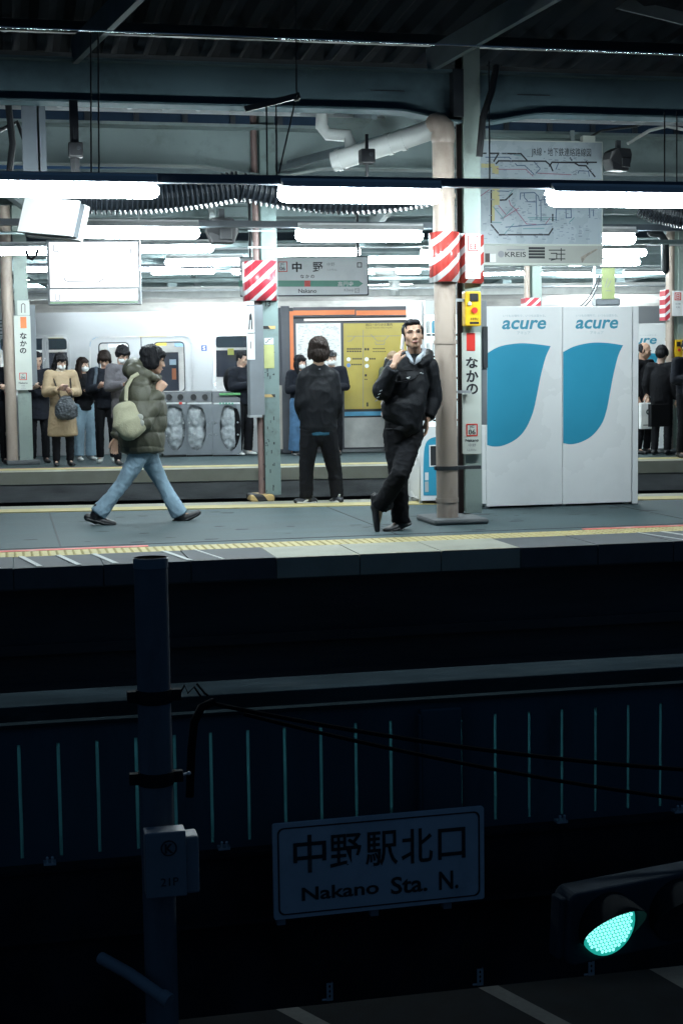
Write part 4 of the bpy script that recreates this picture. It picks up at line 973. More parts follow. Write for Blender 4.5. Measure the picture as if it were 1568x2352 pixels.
PR.plate([PR.prect(1111, 1381, 565, 604)], 0.004, mat("advert_face", (0.38, 0.39, 0.36), 0.3, var=0.05, scale=5), ad, "face")
def mbx(x0, y0, x1, y1): a = mc(x0, y0); b = mc(x1, y1); return a[0], b[0], a[1], b[1]
PR.text("KREIS", *mbx(446, 736, 576, 768), M_INK, ad, bold=0.008, d=0.0045); PR.plate([PR.prect(*mbx(455, 718, 570, 726))], 0.001, M_GREYINK, ad, "text_bar", 0.0035)
a = PR.uv(*mc(421, 750)); r0 = 0.032
PR.plate([[(a[0] + r0 * math.cos(t * 0.314), a[1] + r0 * math.sin(t * 0.314)) for t in range(20)]], 0.001, M_GREYINK, ad, "emblem", 0.0035)
for i in range(4): PR.plate([PR.prect(*mbx(594, 706 + i * 19, 696, 720 + i * 19))], 0.001, M_INK, ad, "text_bar", 0.0035)
PR.lines([[mc(*p) for p in l] for l in ([(722, 725), (822, 725)], [(722, 780), (822, 780)], [(798, 715), (798, 790)], [(735, 745), (770, 745), (770, 780), (735, 788)], [(775, 750), (822, 750)])], 2.2, M_INK, ad, "map_line", 0.0045)
PR.plate([PR.poly([mc(920, 770), mc(945, 755), mc(1020, 715), mc(1030, 720), mc(960, 765), mc(930, 805)])], 0.001, mat("ad_photo", (0.30, 0.27, 0.23), 0.5, var=0.4, scale=30), ad, "picture", 0.0035)
PR.plate([PR.prect(*mbx(350, 748, 388, 800))], 0.001, M_WHITE, ad, "picture", 0.0035); PR.plate([PR.prect(*mbx(320, 745, 350, 800))], 0.001, mat("ad_photo_dark", (0.06, 0.04, 0.035), 0.5, var=0.4, scale=30), ad, "picture", 0.0035)
# monitor
mon = thing("hanging_monitor", at(112, 497, 12.45), "white boxy information monitor hung at an angle on the left below the lamp", "monitor")
mon.rotation_euler = Euler((math.radians(-14), math.radians(7), math.radians(-38)), 'XYZ')
mb = MB(); mb.box((-0.27, -0.01, -0.15), (0.27, 0.02, 0.15)); mb.build("screen_face", M_WHITE, mon, world=False, bevel=0.004)
mb = MB(); mb.box((-0.265, 0.021, -0.14), (0.265, 0.09, 0.14)); mb.build("back_case", M_POLE, mon, world=False, bevel=0.004)
mb = MB(); mb.box((-0.27, 0.091, -0.15), (0.27, 0.16, 0.15)); mb.build("rear_face", M_WHITE, mon, world=False, bevel=0.004)
mb = MB(); mb.box((-0.05, 0.05, 0.14), (0.05, 0.1, 0.35)); mb.build("hanger", M_DARK, mon, world=False)
# speakers and small cameras
def speaker(px, py, Y, s, rz, lab):
    t = thing("loudspeaker", at(px, py, Y), lab, "loudspeaker", "black horn loudspeakers"); t.rotation_euler = (0, 0, rz)
    mb = MB(); pts = [(-.5, -.1, .3), (-.32, -.25, .42), (.3, -.25, .42), (.5, -.1, .25), (.55, 0, 0), (.4, 0, -.4), (-.35, 0, -.4), (-.52, 0, 0)]
    mb.prism([(x * s, y * s - 0.1 * s, z * s) for x, y, z in pts], (0, 0.5 * s, 0)); mb.build("horn", M_BLACK, t, world=False, bevel=0.01)
    mb = MB(); mb.box((-0.12 * s, -0.36 * s, -0.3 * s), (0.28 * s, -0.3 * s, 0.05 * s)); mb.build("driver_box", M_BLACK, t, world=False, bevel=0.006)
    mb = MB(); mb.box((-0.1 * s, 0, 0.4 * s), (0.1 * s, 0.1 * s, 0.75 * s)); mb.build("bracket", M_DARK, t, world=False)
speaker(1420, 368, 13.0, 0.24, 0.3, "black horn loudspeaker beside the upper right corner of the map")
speaker(510, 531, 15.0, 0.30, 0, "black horn loudspeaker left of the numbered column")
def smallbox(px, py, Y, s, lab):
    t = thing("platform_camera", at(px, py, Y), lab, "camera", "small black box cameras")
    mb = MB(); mb.box((-s / 2, -s / 2, -s / 2), (s / 2, s / 2, s / 2)); mb.build("case", M_BLACK, t, world=False, bevel=0.008)
    mb = MB(); mb.tube([(s * .2, -s / 2, 0.1 * s), (s * .2, -s / 2 - 0.01, 0.1 * s)], 0.016, 12); mb.build("lens", M_DARK, t, world=False, smooth=True)
    mb = MB(); mb.box((-0.012, -0.012, s / 2), (0.012, 0.012, s / 2 + 0.12)); mb.box((-0.01, -0.01, -s / 2 - 0.12), (0.01, 0.01, -s / 2)); mb.build("stem", M_BLACK, t, world=False)
smallbox(842, 360, 11.8, 0.115, "small black box camera above the rail left of the drain pipe")
smallbox(174, 345, 11.9, 0.11, "small black box camera above the rail at the left")
mb = MB(); mb.box(at(165, 425, 11.95), at(179, 230, 11.95) + Vector((0, 0.06, 0))); o = mb.build("mounting_post", M_BLACK, None, loc=at(172, 230, 11.95)); tag(o, "black post hanging from the girder with the left camera on it", "post")
# green yellow notice hung on the far platform
PG = PANEL(at(1395, 650, 22.5), RZ2)
gn = thing("hanging_notice", PG.w(0, 0), "yellow green notice hung over the white panels at the right", "notice")
PG.box(1381, 1411, 615, 687, 0.03).build("board", mat("notice_yellow_green", (0.34, 0.40, 0.17), 0.4), gn, bevel=0.004)
PG.lines([[(1388, 660), (1394, 640)], [(1394, 660), (1402, 645)], [(1390, 668), (1402, 668)]], 1.5, M_GREYINK, gn, "mark", 0.004)
PG.box(1361, 1367, 605, 702, 0.03).build("hanger", M_ZINC, gn)
mb = PG.box(1366, 1425, 684, 703, 0.25); o = mb.build("cable_box", M_POLE, None, loc=PG.w(0, -0.3)); tag(o, "grey metal box showing just above the white panels at the right", "box"); o.modifiers.new("bevel", 'BEVEL').width = 0.03
mb = MB(); mb.tube(sag(at(1338, 705, 22.0), at(1378, 640, 22.0), 0.08), 0.012, 8); mb.tube(sag(at(1326, 705, 22.0), at(1376, 632, 22.0), 0.1), 0.012, 8); o = mb.build("power_cable", M_BLACK, None, loc=at(1350, 690, 22), smooth=True); tag(o, "loose black cable pair rising above the white panels", "cable")
mb = MB(); mb.rtube([at(1494, 535, 20.5), at(1515, 538, 20.5), at(1526, 555, 20.5), at(1527, 620, 20.5)], [0.06] * 4, 14); o = mb.build("duct_elbow", M_DARK, None, loc=at(1515, 560, 20.5), smooth=True); tag(o, "dark bent duct dropping along the far right column", "duct")
mb = MB(); mb.rtube([at(870, 622, 26), at(898, 626, 26), at(905, 640, 26), at(905, 690, 26)], [0.1] * 4, 14); o = mb.build("vent_pipe", M_PVC, None, loc=at(900, 660, 26), smooth=True); tag(o, "pale bent vent pipe right of the station name sign", "pipe")

# ================================================================== ROOFS AND GIRDERS
roof = thing("platform_roof", (3, 13, 3.5), "dark platform roof with corrugated sheets, a deep painted girder and slanting rafters", "roof")
def corrug(x0, x1, y0, y1, z0, z1, pitch, amp, name, m, parent):
    vs, fs = [], []; n = int((x1 - x0) / pitch * 4)
    pat = (amp, amp, -amp, -amp)
    for i in range(n + 1):
        x = x0 + (x1 - x0) * i / n
        vs += [(x, y0, z0 + pat[i % 4]), (x, y1, z1 + pat[i % 4])]
    fs = [(2 * i, 2 * i + 1, 2 * i + 3, 2 * i + 2) for i in range(n)]
    mb = MB(); mb.add(vs, fs); o = mb.build(name, m, parent); o.modifiers.new("thick", 'SOLIDIFY').thickness = 0.006; return o
corrug(-7, 13, 9.4, 16.6, 4.62, 4.22, 0.3, 0.035, "roof_sheet", M_DECK, roof)
YG = 12.47
zg0, zg1 = at(784, 246, YG - 0.1).z, at(784, 157, YG - 0.1).z
hA = wA / 2
def girder(Y, z0, z1, cx, hw, name, haunch=True, m=M_BEAM):
    mb = MB()
    for s in (-1, 1):
        xa = cx + s * (hw + 0.004); xb = cx + s * 9
        # web with a haunch towards the column
        prof = [(xa, z1), (xb, z1), (xb, z0)] + ([(cx + s * (hw + 0.62), z0), (cx + s * (hw + 0.5), z0 - 0.006), (cx + s * (hw + 0.12), z0 - 0.075), (xa, z0 - 0.085)] if haunch else [(xa, z0)])
        mb.prism([(p[0], Y - 0.012, p[1]) for p in prof], (0, 0.024, 0))
        mb.box((xa, Y - 0.11, z1), (xb, Y + 0.11, z1 + 0.02))
        b = [(xb, z0), (cx + s * (hw + 0.62), z0), (cx + s * (hw + 0.5), z0 - 0.006), (cx + s * (hw + 0.12), z0 - 0.075), (xa, z0 - 0.085)] if haunch else [(xb, z0), (xa, z0)]
        for p, q in zip(b, b[1:]):
            mb.prism([(p[0], Y - 0.11, p[1] - 0.018), (q[0], Y - 0.11, q[1] - 0.018), (q[0], Y - 0.11, q[1] - 0.001), (p[0], Y - 0.11, p[1] - 0.001)], (0, 0.22, 0))
        for k in range(1, 6): mb.box((cx + s * (hw + 1.35 * k) - 0.006, Y - 0.1, z0 + 0.002), (cx + s * (hw + 1.35 * k) + 0.006, Y - 0.0125, z1 - 0.002)) if k in (4,) else None
    return mb.build(name, m, roof)
girder(YG, zg0, zg1, cxA, hA, "girder", True, mat("shaded_girder_paint", (0.085, 0.135, 0.155), 0.75, var=0.15, scale=1.5, spec=0.15, dirt=(0.05, 0.075, 0.085), dirt_amt=0.7, dirt_scale=2))  # darker copy of the girder paint, toning down the nearest lamps' light
mb = MB()
for px, py, w in ((890, 252, 1), (1235, 265, 1)):
    a = at(850 if px < 1000 else 1187, 126 * 2 - 0 if False else 206 if px < 1000 else 216, YG - 0.0125); mb.box(a, a + Vector((0.3, -0.004, -0.008)))
mb.build("girder_seam", M_DARK, roof)
zh0, zh1 = at(500, 380, YB).z, at(500, 300, YB).z
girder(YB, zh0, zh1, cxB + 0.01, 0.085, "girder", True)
mb = MB(); mb.box((-6, YB - 0.24, zh1 - 0.0), (11, YB - 0.115, zh1 + 0.03)); mb.build("gutter_edge", M_BEAM, roof)
def rafter(a, b, w, h, name="rafter", m=mat("rafter_paint", (0.15, 0.19, 0.21), 0.8, spec=0.2)):
    mb = MB(); a = Vector(a); b = Vector(b); mb.bar(a, b, w, h)
    d = (b - a).normalized(); sx = d.cross(Vector((0, 0, 1))).normalized()
    return mb.build(name, m, roof)
rafter(at(985, 140, 12.45), at(1330, -60, 10.6), 0.05, 0.2); rafter(at(172, 118, 12.45), at(330, -40, 10.6), 0.05, 0.2)
rafter(at(1400, 2, 12.4), at(1640, 60, 12.0), 0.04, 0.1)
for Y, py in ((11.3, 0), (13.3, 0), (14.3, 0), (15.8, 0)):
    mb = MB(); z = 4.62 - (Y - 9.4) / 7.2 * 0.4 - 0.1; mb.box((-7, Y - 0.03, z - 0.05), (13, Y + 0.03, z + 0.05)); mb.build("purlin", M_DARK, roof)
# knee braces and plates around the column heads
rafter(at(665, 378, 14.9), at(880, 320, 13.4), 0.07, 0.07, "brace"); rafter(at(640, 388, 15.0), at(985, 300, 12.7), 0.05, 0.05, "brace")
rafter(at(860, 262, 12.8), at(700, 250, 14.8), 0.05, 0.09, "brace")
mb = MB(); mb.prism([at(700, 250, 13.4), at(880, 250, 13.2), at(985, 285, 12.7), at(800, 330, 14.2)], (0, 0, 0.02)); mb.build("gusset_plate", M_BEAM, roof)
mb = MB()
q = at(1052, 150, 12.3); mb.box((cxA - wA / 2 - 0.09, 12.33, zg0 - 0.06), (cxA - wA / 2 - 0.002, 12.455, zg1 + 0.02)); mb.build("splice_plate", M_DARK, roof)
# overhead wire and small hanging lines
mb = MB(); wa, wb = at(-50, 60, 9.2), at(1650, 128, 9.2); mb.tube([wa, wb], 0.0045, 12); o = mb.build("overhead_wire", M_CHROME, None, loc=(wa + wb) / 2, smooth=True); tag(o, "polished overhead contact wire crossing the top of the picture", "wire")
# ladder-like cable tray seen under the girder
tray = thing("cable_tray", at(300, 242, 13.0), "pale ladder cable tray running just under the girder", "cable tray")
zt_ = at(300, 243, 13.0).z
mb = MB()
for Y in (12.9, 13.3): mb.box((-4, Y - 0.015, zt_), (9.5, Y + 0.015, zt_ + 0.05))
mb.build("side_rail", M_ZINC, tray); mb = MB()
for i in range(44): mb.box((-4 + i * 0.3, 12.917, zt_ + 0.015), (-3.96 + i * 0.3, 13.283, zt_ + 0.035))
mb.build("rung", M_ZINC, tray)
def cable(pts, r, lab, m=M_BLACK, name="power_cable"):
    mb = MB(); mb.tube([at(*p) for p in pts], r, 8); o = mb.build(name, m, None, loc=at(*pts[0]), smooth=True); return tag(o, lab, "cable")
cable([(1140, 150, 12.2), (1128, 210, 12.2), (1108, 270, 12.2), (1100, 360, 12.25)], 0.03, "thick black cable bending down beside the green column head")
cable([(1180, 395, 14.3), (1240, 352, 14.3), (1300, 345, 14.3), (1380, 300, 13.9), (1460, 290, 13.4), (1570, 250, 13.2)], 0.012, "thin black cable looping above the map board")
cable([(1440, 330, 13.3), (1490, 300, 13.3), (1530, 290, 13.3), (1580, 300, 13.3)], 0.016, "pale grey cable curving at the upper right", M_PVC)
cable([(0, 300, 13.0), (40, 280, 13.0), (60, 330, 13.0), (62, 410, 13.0)], 0.02, "black cable hanging at the left edge under the girder")
cable([(20, 240, 12.8), (30, 330, 12.8), (20, 420, 12.8)], 0.028, "thicker black cable hanging at the left edge under the girder")
cable([(60, 575, 20), (66, 592, 20), (74, 596, 20), (84, 585, 20), (88, 572, 20)], 0.02, "dark cable looped across the far left column")
for px, lab in ((62, "left one of the three dark hanging straps at the upper left"), (82, "middle one of the three dark hanging straps at the upper left"), (97, "right one of the three dark hanging straps at the upper left")):
    a, b = at(px - 7, 425, 12.7), at(px + 7, 238, 12.7); mb = MB(); mb.box(a, b + Vector((0, 0.05, 0))); o = mb.build("hanging_strap", M_RAIL, None, loc=b); tag(o, lab, "strap", "dark hanging straps")
# dark glazing band of an upper storey seen between the girders
shed = thing("upper_windows", (3, 17.2, 4), "row of dark upper windows seen between the two girders", "window band")
mb = MB(); z0, z1 = at(400, 292, 17.2).z, at(400, 250, 17.2).z; mb.box((-4, 17.22, z0), (12, 17.3, z1)); mb.build("panes", mat("dark_blue_glass", (0.03, 0.05, 0.08), 0.2), shed)
mb = MB()
for i in range(30): mb.box((-4 + i * 0.55, 17.18, z0), (-3.94 + i * 0.55, 17.215, z1))
mb.box((-4, 17.17, z0 - 0.05), (12, 17.215, z0 - 0.002)); mb.build("mullions", M_DARK, shed)
# far platform roof
froof = thing("platform_roof", fp(5, 2.5, 3.95), "pale far platform roof lit from below, with cross beams, over the waiting riders", "roof")
mb = MB(); mb.prism([fp(-12, -0.9, 3.95), fp(20, -0.9, 3.95), fp(20, 5.4, 3.95), fp(-12, 5.4, 3.95)], (0, 0, 0.06)); mb.build("ceiling", M_BEAM, froof)
mb = MB()
for v in (-0.75, 1.0, 2.8, 4.6): mb.bar(fp(-12, v, 3.87), fp(20, v, 3.87), 0.1, 0.15)
mb.build("purlin", M_BEAM, froof); mb = MB()
for i in range(12): mb.bar(fp(-10 + i * 2.6, -0.85, 3.8), fp(-10 + i * 2.6, 5.3, 3.8), 0.09, 0.28)
mb.build("cross_beam", M_BEAM, froof)
mb = MB(); mb.prism([fp(-12, -0.95, 3.68), fp(20, -0.95, 3.68), fp(20, -0.905, 3.68), fp(-12, -0.905, 3.68)], (0, 0, 0.35)); mb.build("fascia", M_BEAM, froof)
k = 0
CL = ["uppermost", "second", "third", "fourth", "fifth", "lowest"]
for v, z, r in ((0.3, 3.33, 0.02), (1.5, 3.2, 0.025), (2.4, 3.36, 0.03), (4.2, 3.05, 0.02), (4.9, 2.95, 0.035), (5.2, 2.8, 0.02)):
    mb = MB(); mb.tube([fp(-12, v, z), fp(20, v, z)], r, 8); o = mb.build("service_conduit", M_ZINC if k % 2 else M_BEAM, None, loc=fp(4, v, z), smooth=True)
    tag(o, f"thin straight conduit under the far platform roof, {CL[k]} in the picture", "conduit", "conduits under the far roof"); k += 1
# third roof beyond the train, building behind
mb = MB(); mb.prism([fp(-20, 9.5, 3.75), fp(40, 9.5, 3.75), fp(40, 18, 3.75), fp(-20, 18, 3.75)], (0, 0, 0.1))
for v in (9.6, 12, 15): mb.bar(fp(-20, v, 3.6), fp(40, v, 3.6), 0.12, 0.25)
for i in range(16): mb.bar(fp(-18 + i * 3.4, 9.6, 3.55), fp(-18 + i * 3.4, 18, 3.55), 0.1, 0.3)
o = mb.build("platform_roof", M_BEAM, None, loc=fp(4, 12, 3.75)); tag(o, "most distant platform roof with a row of lamps beyond the train", "roof")
mb = MB()
for i, px in enumerate((150, 395, 690, 905, 1160, 1420)):
    a = onplane(px, 640, fp(0, 12.5), N2); c = thing("platform_column", (a.x, a.y, 0), ["slim distant column beyond the train, " + t for t in ("at the far left", "right of the timetable", "behind the name sign", "right of the name sign", "behind the column beside the map", "behind the yellow notice")][i], "column", "slim columns of the most distant platform")
    m2 = MB(); m2.box((a.x - 0.1, a.y - 0.1, 0), (a.x + 0.1, a.y + 0.1, 3.5)); m2.build("shaft", M_BEAM, c); m2 = MB(); m2.box((a.x - 0.14, a.y - 0.14, 2.95), (a.x + 0.14, a.y + 0.14, 3.3)); m2.build("cap_plate", M_DARK, c)
mb = MB(); mb.prism([fp(-30, 22, -5), fp(50, 22, -5), fp(50, 23, -5), fp(-30, 23, -5)], (0, 0, 12)); o = mb.build("station_building", M_DCONC, None, loc=fp(5, 22, 0)); tag(o, "dark building wall closing the view beyond the train and the far roofs", "building")
mb = MB(); mb.prism([fp(-20, 9.5, -1.3), fp(40, 9.5, -1.3), fp(40, 18, -1.3), fp(-20, 18, -1.3)], (0, 0, 1.3)); o = mb.build("distant_platform", M_ASPHALT); tag(o, kind="structure")

# ================================================================== TRAIN
VT = W2 + 0.12
P_T = PANEL(fp(0, VT, 0), RZ2)
train = thing("train", P_T.w(6, 0), "silver commuter train with lit windows standing behind the far platform", "train")
def u_of(px, py=900): return P_T.uv(px, py)[0]
zr = P_T.uv(300, 716)[1]; zw1 = P_T.uv(300, 774)[1]; zw0 = P_T.uv(300, 905)[1]; zdt = P_T.uv(300, 773)[1]
UA, UB = -12.0, 24.0
ud = u_of(327); dw = u_of(447) - ud - 0.02
doors = [ud + 3.64 * k + (0.0) for k in (-3, -2, -1, 0, 1, 2, 3, 4)]
wins = [(u_of(107), u_of(158))]
wright = (u_of(497), u_of(497) + 1.0)
holes = []
for k, d in enumerate(doors):
    holes.append(rrect(d - dw, d + dw, -0.02, zdt, 0.14))
for d in doors:
    a = d + (u_of(497) - ud); holes.append(rrect(a, a + 0.78, zw0, zw1, 0.07))
    holes.append(rrect(d - (ud - u_of(107)), d - (ud - u_of(158)), zw0, zw1, 0.07))
P_T.plate([[(UA, -1.0), (UB, -1.0), (UB, zr), (UA, zr)]] + [h[::-1] for h in holes], 0.05, M_STAIN, train, "body_side", -0.025)
mb = MB(); zs = P_T.uv(300, 706)[1]
n = 7
prof = [(0.0, zr), (-0.02, zr + 0.05), (-0.10, zr + 0.15), (-0.3, zr + 0.22), (-1.4, zr + 0.3), (-2.5, zr + 0.22), (-2.8, zr)]
for (d0, z0), (d1, z1) in zip(prof, prof[1:]): mb.sheet([P_T.w(UA, z0, d0), P_T.w(UB, z0, d0), P_T.w(UB, z1, d1), P_T.w(UA, z1, d1)])
mb.build("roof", M_TROOF, train, smooth=True)
mb = MB(); mb.obox(P_T.w((UA + UB) / 2, 1.0, -2.77), (UB - UA, 0.05, 4.0), Matrix.Rotation(RZ2, 3, 'Z'))
mb.build("far_side", mat("train_inner_wall", (0.62, 0.63, 0.60), 0.5), train)
mb = MB(); mb.obox(P_T.w((UA + UB) / 2, -0.03, -1.4), (UB - UA, 2.6, 0.06), Matrix.Rotation(RZ2, 3, 'Z')); mb.build("floor", mat("train_floor", (0.25, 0.26, 0.28), 0.5), train)
mb = MB(); mb.obox(P_T.w((UA + UB) / 2, 2.3, -1.4), (UB - UA, 2.6, 0.04), Matrix.Rotation(RZ2, 3, 'Z')); mb.build("inner_ceiling", M_WHITE, train)
mb = MB()
for dd in (-0.85, -1.95): mb.obox(P_T.w((UA + UB) / 2, 2.25, dd), (UB - UA, 0.14, 0.03), Matrix.Rotation(RZ2, 3, 'Z'))
mb.build("interior_light", emat("train_light", (1.0, 0.98, 0.93), 30.0), train)
mb = MB(); mbs = MB(); mbr = MB(); pane = MB()
rot2 = Matrix.Rotation(RZ2, 3, 'Z')
for d in doors:
    c = d + 1.82
    mb.obox(P_T.w(c, 0.35, -2.5), (2.0, 0.45, 0.25), rot2); mb.obox(P_T.w(c, 0.75, -2.68), (2.0, 0.1, 0.5), rot2)
    pane.obox(P_T.w(c, 1.55, -2.735), (1.2, 0.02, 0.5), rot2)
    pane.obox(P_T.w(d + 0.3, 1.35, -2.735), (0.42, 0.02, 0.85), rot2); pane.obox(P_T.w(d - 0.3, 1.35, -2.735), (0.42, 0.02, 0.85), rot2)
    for s in (-0.75, 0.75):
        mbr.tube([P_T.w(d + s, 0, -0.5), P_T.w(d + s, 2.25, -0.5)], 0.016, 8); mbr.tube([P_T.w(d + s, 0, -2.2), P_T.w(d + s, 2.25, -2.2)], 0.016, 8)
        mbs.obox(P_T.w(d + s, 0.8, -0.35), (0.04, 0.5, 1.4), rot2)
for dd in (-0.55, -2.2): mbr.tube([P_T.w(UA, 1.95, dd), P_T.w(UB, 1.95, dd)], 0.014, 8)
mb.build("seats", mat("seat_fabric", (0.10, 0.13, 0.22), 0.9), train); mbs.build("seat_end_panels", mat("cream_panel", (0.62, 0.60, 0.54), 0.5), train); mbr.build("grab_poles", M_ZINC, train, smooth=True); pane.build("far_windows", mat("night_glass", (0.03, 0.035, 0.045), 0.12), train)
mb = MB(); rnd = random.Random(4)
adm = [MB() for _ in range(3)]
for i in range(60):
    uu = UA + 0.6 + i * 0.6; adm[i % 3].obox(P_T.w(uu, 2.02, -1.4 - 0.9 * (i % 2)), (0.5, 0.006, 0.3), rot2)
for q, m_ in zip(adm, (M_WHITE, mat("ad_yellow", (0.7, 0.55, 0.1), 0.5), mat("ad_blue", (0.2, 0.35, 0.5), 0.5))): q.build("hanging_posters", m_, train)
for (xa, xb, ya, yb, col, nme) in ((395, 404, 846, 872, M_ORANGE, "orange_sticker"), (389, 404, 825, 838, M_WHITE, "white_sticker"), (463, 475, 793, 806, mat("sticker_blue", (0.03, 0.08, 0.30), 0.4), "car_mark_plate"), (523, 537, 800, 815, mat("sticker_yellow", (0.75, 0.62, 0.08), 0.4), "yellow_sticker"), (127, 134, 836, 860, mat("sticker_yellow", (0.75, 0.62, 0.08), 0.4), "yellow_sticker")):
    dd = 0.003 if nme == "car_mark_plate" else -0.1
    P_T.plate([P_T.prect(xa, xb, ya, yb)], 0.003, col, train, nme, dd)
P_T.text("S", 466, 472, 795, 804, M_WHITE, train, d=0.006, bold=0.03)
for k, d in enumerate(doors):
    for s in (-1, 1):
        a, b = (d - dw + 0.006, d - 0.008) if s < 0 else (d + 0.008, d + dw - 0.006)
        w0, w1 = (u_of(231) - ud, u_of(297) - ud) if s < 0 else (u_of(358) - ud, u_of(424) - ud)
        zb1 = P_T.uv(300, 788)[1]; zb0_ = P_T.uv(300, 899)[1]
        hole = rrect(d + w0, d + w1, zb0_, zb1, 0.06)
        dr = P_T.plate([[(a, 0.0), (b, 0.0), (b, zdt - 0.15)] + ([(b - 0.02, zdt - 0.06), (b - 0.11, zdt - 0.006), (a, zdt - 0.006)] if s > 0 else [(b, zdt - 0.006), (a + 0.11, zdt - 0.006), (a + 0.02, zdt - 0.06), (a, zdt - 0.15)]), hole[::-1]], 0.03, M_STAIN, train, "door", -0.065)
        P_T.plate([rrect(d + w0 - 0.018, d + w1 + 0.018, zb0_ - 0.018, zb1 + 0.018, 0.07), rrect(d + w0, d + w1, zb0_, zb1, 0.06)[::-1]], 0.012, M_DARK, dr, "window_rubber", -0.046)
        P_T.plate([rrect(d + w0 - 0.005, d + w1 + 0.005, zb0_ - 0.005, zb1 + 0.005, 0.06)], 0.004, GLASS, dr, "door_pane", -0.07)
    mb = MB(); mb.obox(P_T.w(d, zdt / 2, -0.06), (0.014, 0.02, zdt - 0.02), rot2); mb.build("door_seam", M_BLACK, train)
    P_T.plate([rrect(d - dw - 0.035, d + dw + 0.035, -0.05, zdt + 0.035, 0.17), rrect(d - dw + 0.002, d + dw - 0.002, -0.02, zdt - 0.002, 0.14)[::-1]], 0.02, M_STAIN, train, "door_frame", 0.008)
    for (a, b) in ((d + (u_of(497) - ud), d + (u_of(497) - ud) + 0.78), (d - (ud - u_of(107)), d - (ud - u_of(158)))):
        wf = P_T.plate([rrect(a - 0.045, b + 0.045, zw0 - 0.045, zw1 + 0.045, 0.1), rrect(a + 0.004, b - 0.004, zw0 + 0.004, zw1 - 0.004, 0.065)[::-1]], 0.02, mat("window_frame_steel", (0.75, 0.76, 0.78), 0.25, metal=0.5), train, "window_frame", 0.008)
        P_T.plate([rrect(a, b, zw0, zw1, 0.065)], 0.004, GLASS, wf, "window_pane", -0.03)
        P_T.plate([rrect(a + 0.005, b - 0.005, zw1 - 0.2, zw1 - 0.005, 0.05)], 0.01, mat("roller_blind", (0.08, 0.09, 0.09), 0.6), wf, "blind", -0.05)
for i, (px0, px1) in enumerate(((-30, 14),)):
    mb = MB()
    for j in range(5): a = P_T.uv(px0, 738 + j * 8); b = P_T.uv(px1, 734 + j * 8); mb.obox(P_T.w((a[0] + b[0]) / 2, (a[1] + b[1]) / 2, 0.004), (b[0] - a[0], 0.008, 0.018), rot2)
    mb.build("louvre", M_DARK, train)

# ================================================================== KIOSK / GUIDE BOARD WALL ON THE FAR PLATFORM
KP = PANEL(fp(0, W2 - 0.72, 0), RZ2)
ki = thing("waiting_room", KP.w(6, 0), "dark framed waiting room wall with orange bands, white map and yellow guide board", "waiting room")
KP.box(636, 972, 703, 1040, 0.7, -0.06).build("wall_core", M_KFRAME, ki)
KP.box(650, 664, 703, 1041, 0.0, 0.06).build("corner_post", M_KFRAME, ki, bevel=0.01); KP.box(955, 972, 703, 1041, 0.0, 0.06).build("corner_post", M_KFRAME, ki, bevel=0.01)
KP.box(632, 649, 885, 1032, 0.0, 0.02).build("lower_panel", mat("beige_panel", (0.42, 0.39, 0.35), 0.5), ki)
KP.box(664.5, 673, 715, 1040, 0.0, 0.03).build("orange_strip", M_ORANGE, ki)
KP.box(674, 954, 703, 729, 0.05, 0.035).build("fascia", M_KFRAME, ki)
KP.plate([KP.prect(673, 814, 712, 724.5)], 0.01, M_ORANGE, ki, "orange_band", 0.042); KP.plate([KP.prect(817, 954, 712, 724.5)], 0.01, M_ORANGE, ki, "orange_band", 0.042)
mb = KP.box(698, 952, 729.5, 737.5, 0.0, 0.03); mb.build("strip_light", emat("strip_light", (0.95, 0.95, 0.92), 1.4), ki)
KP.box(677, 790, 738, 1030, 0.03, -0.005).build("panel_frame", M_KFRAME, ki)
KP.plate([KP.prect(681, 782, 742, 846)], 0.006, mat("map_paper", (0.78, 0.78, 0.76), 0.4, var=0.05), ki, "map_sheet", 0.0)
rnd = random.Random(9); mb = MB()
for i in range(260):
    x, y = rnd.uniform(683, 778), rnd.uniform(745, 840); w, h = rnd.uniform(1, 7), rnd.uniform(0.7, 1.5)
    a = KP.uv(x, y + h); b = KP.uv(min(x + w, 781), y); mb.sheet([KP.w(a[0], a[1], 0.005), KP.w(b[0], a[1], 0.005), KP.w(b[0], b[1], 0.005), KP.w(a[0], b[1], 0.005)])
mb.build("map_print", mat("map_small_grey", (0.45, 0.46, 0.47), 0.5), ki)
KP.plate([KP.prect(791, 953, 741, 940)], 0.012, M_GUIDEY, ki, "guide_board", 0.0)
def z4(x, y): return ((960 + x / 3.409) / 1.22449, (850 + y / 3.409) / 1.22449)
def z4b(x0, y0, x1, y1): a = z4(x0, y0); b = z4(x1, y1); return a[0], b[0], a[1], b[1]
KP.text("出口・のりかえ案内", *z4b(232, 200, 486, 230), M_INK, ki, d=0.009, bold=0.006); KP.text("Exit & Transfer Information", *z4b(234, 238, 482, 252), M_INK, ki, d=0.009)
KP.lines([[z4(55, 325), (855, z4(0, 325)[1]), z4(560, 322)], [z4(60, 374), z4(90, 372), z4(128, 326)], [z4(280, 310), z4(340, 372), z4(405, 372), z4(450, 325)], [z4(207, 265), z4(207, 1020)], [z4(320, 380), z4(330, 405), z4(405, 405), z4(415, 380)]], 1.0, mat("guide_line", (0.18, 0.2, 0.22), 0.5), ki, "guide_lines", 0.009)
mb = MB()
def row(x0, y0, x1, y1, n):
    w = (x1 - x0) / n
    for i in range(n):
        a = KP.uv(*z4(x0 + i * w, y1)); b = KP.uv(*z4(x0 + i * w + w * 0.7, y0)); mb.sheet([KP.w(a[0], a[1], 0.009), KP.w(b[0], a[1], 0.009), KP.w(b[0], b[1], 0.009), KP.w(a[0], b[1], 0.009)])
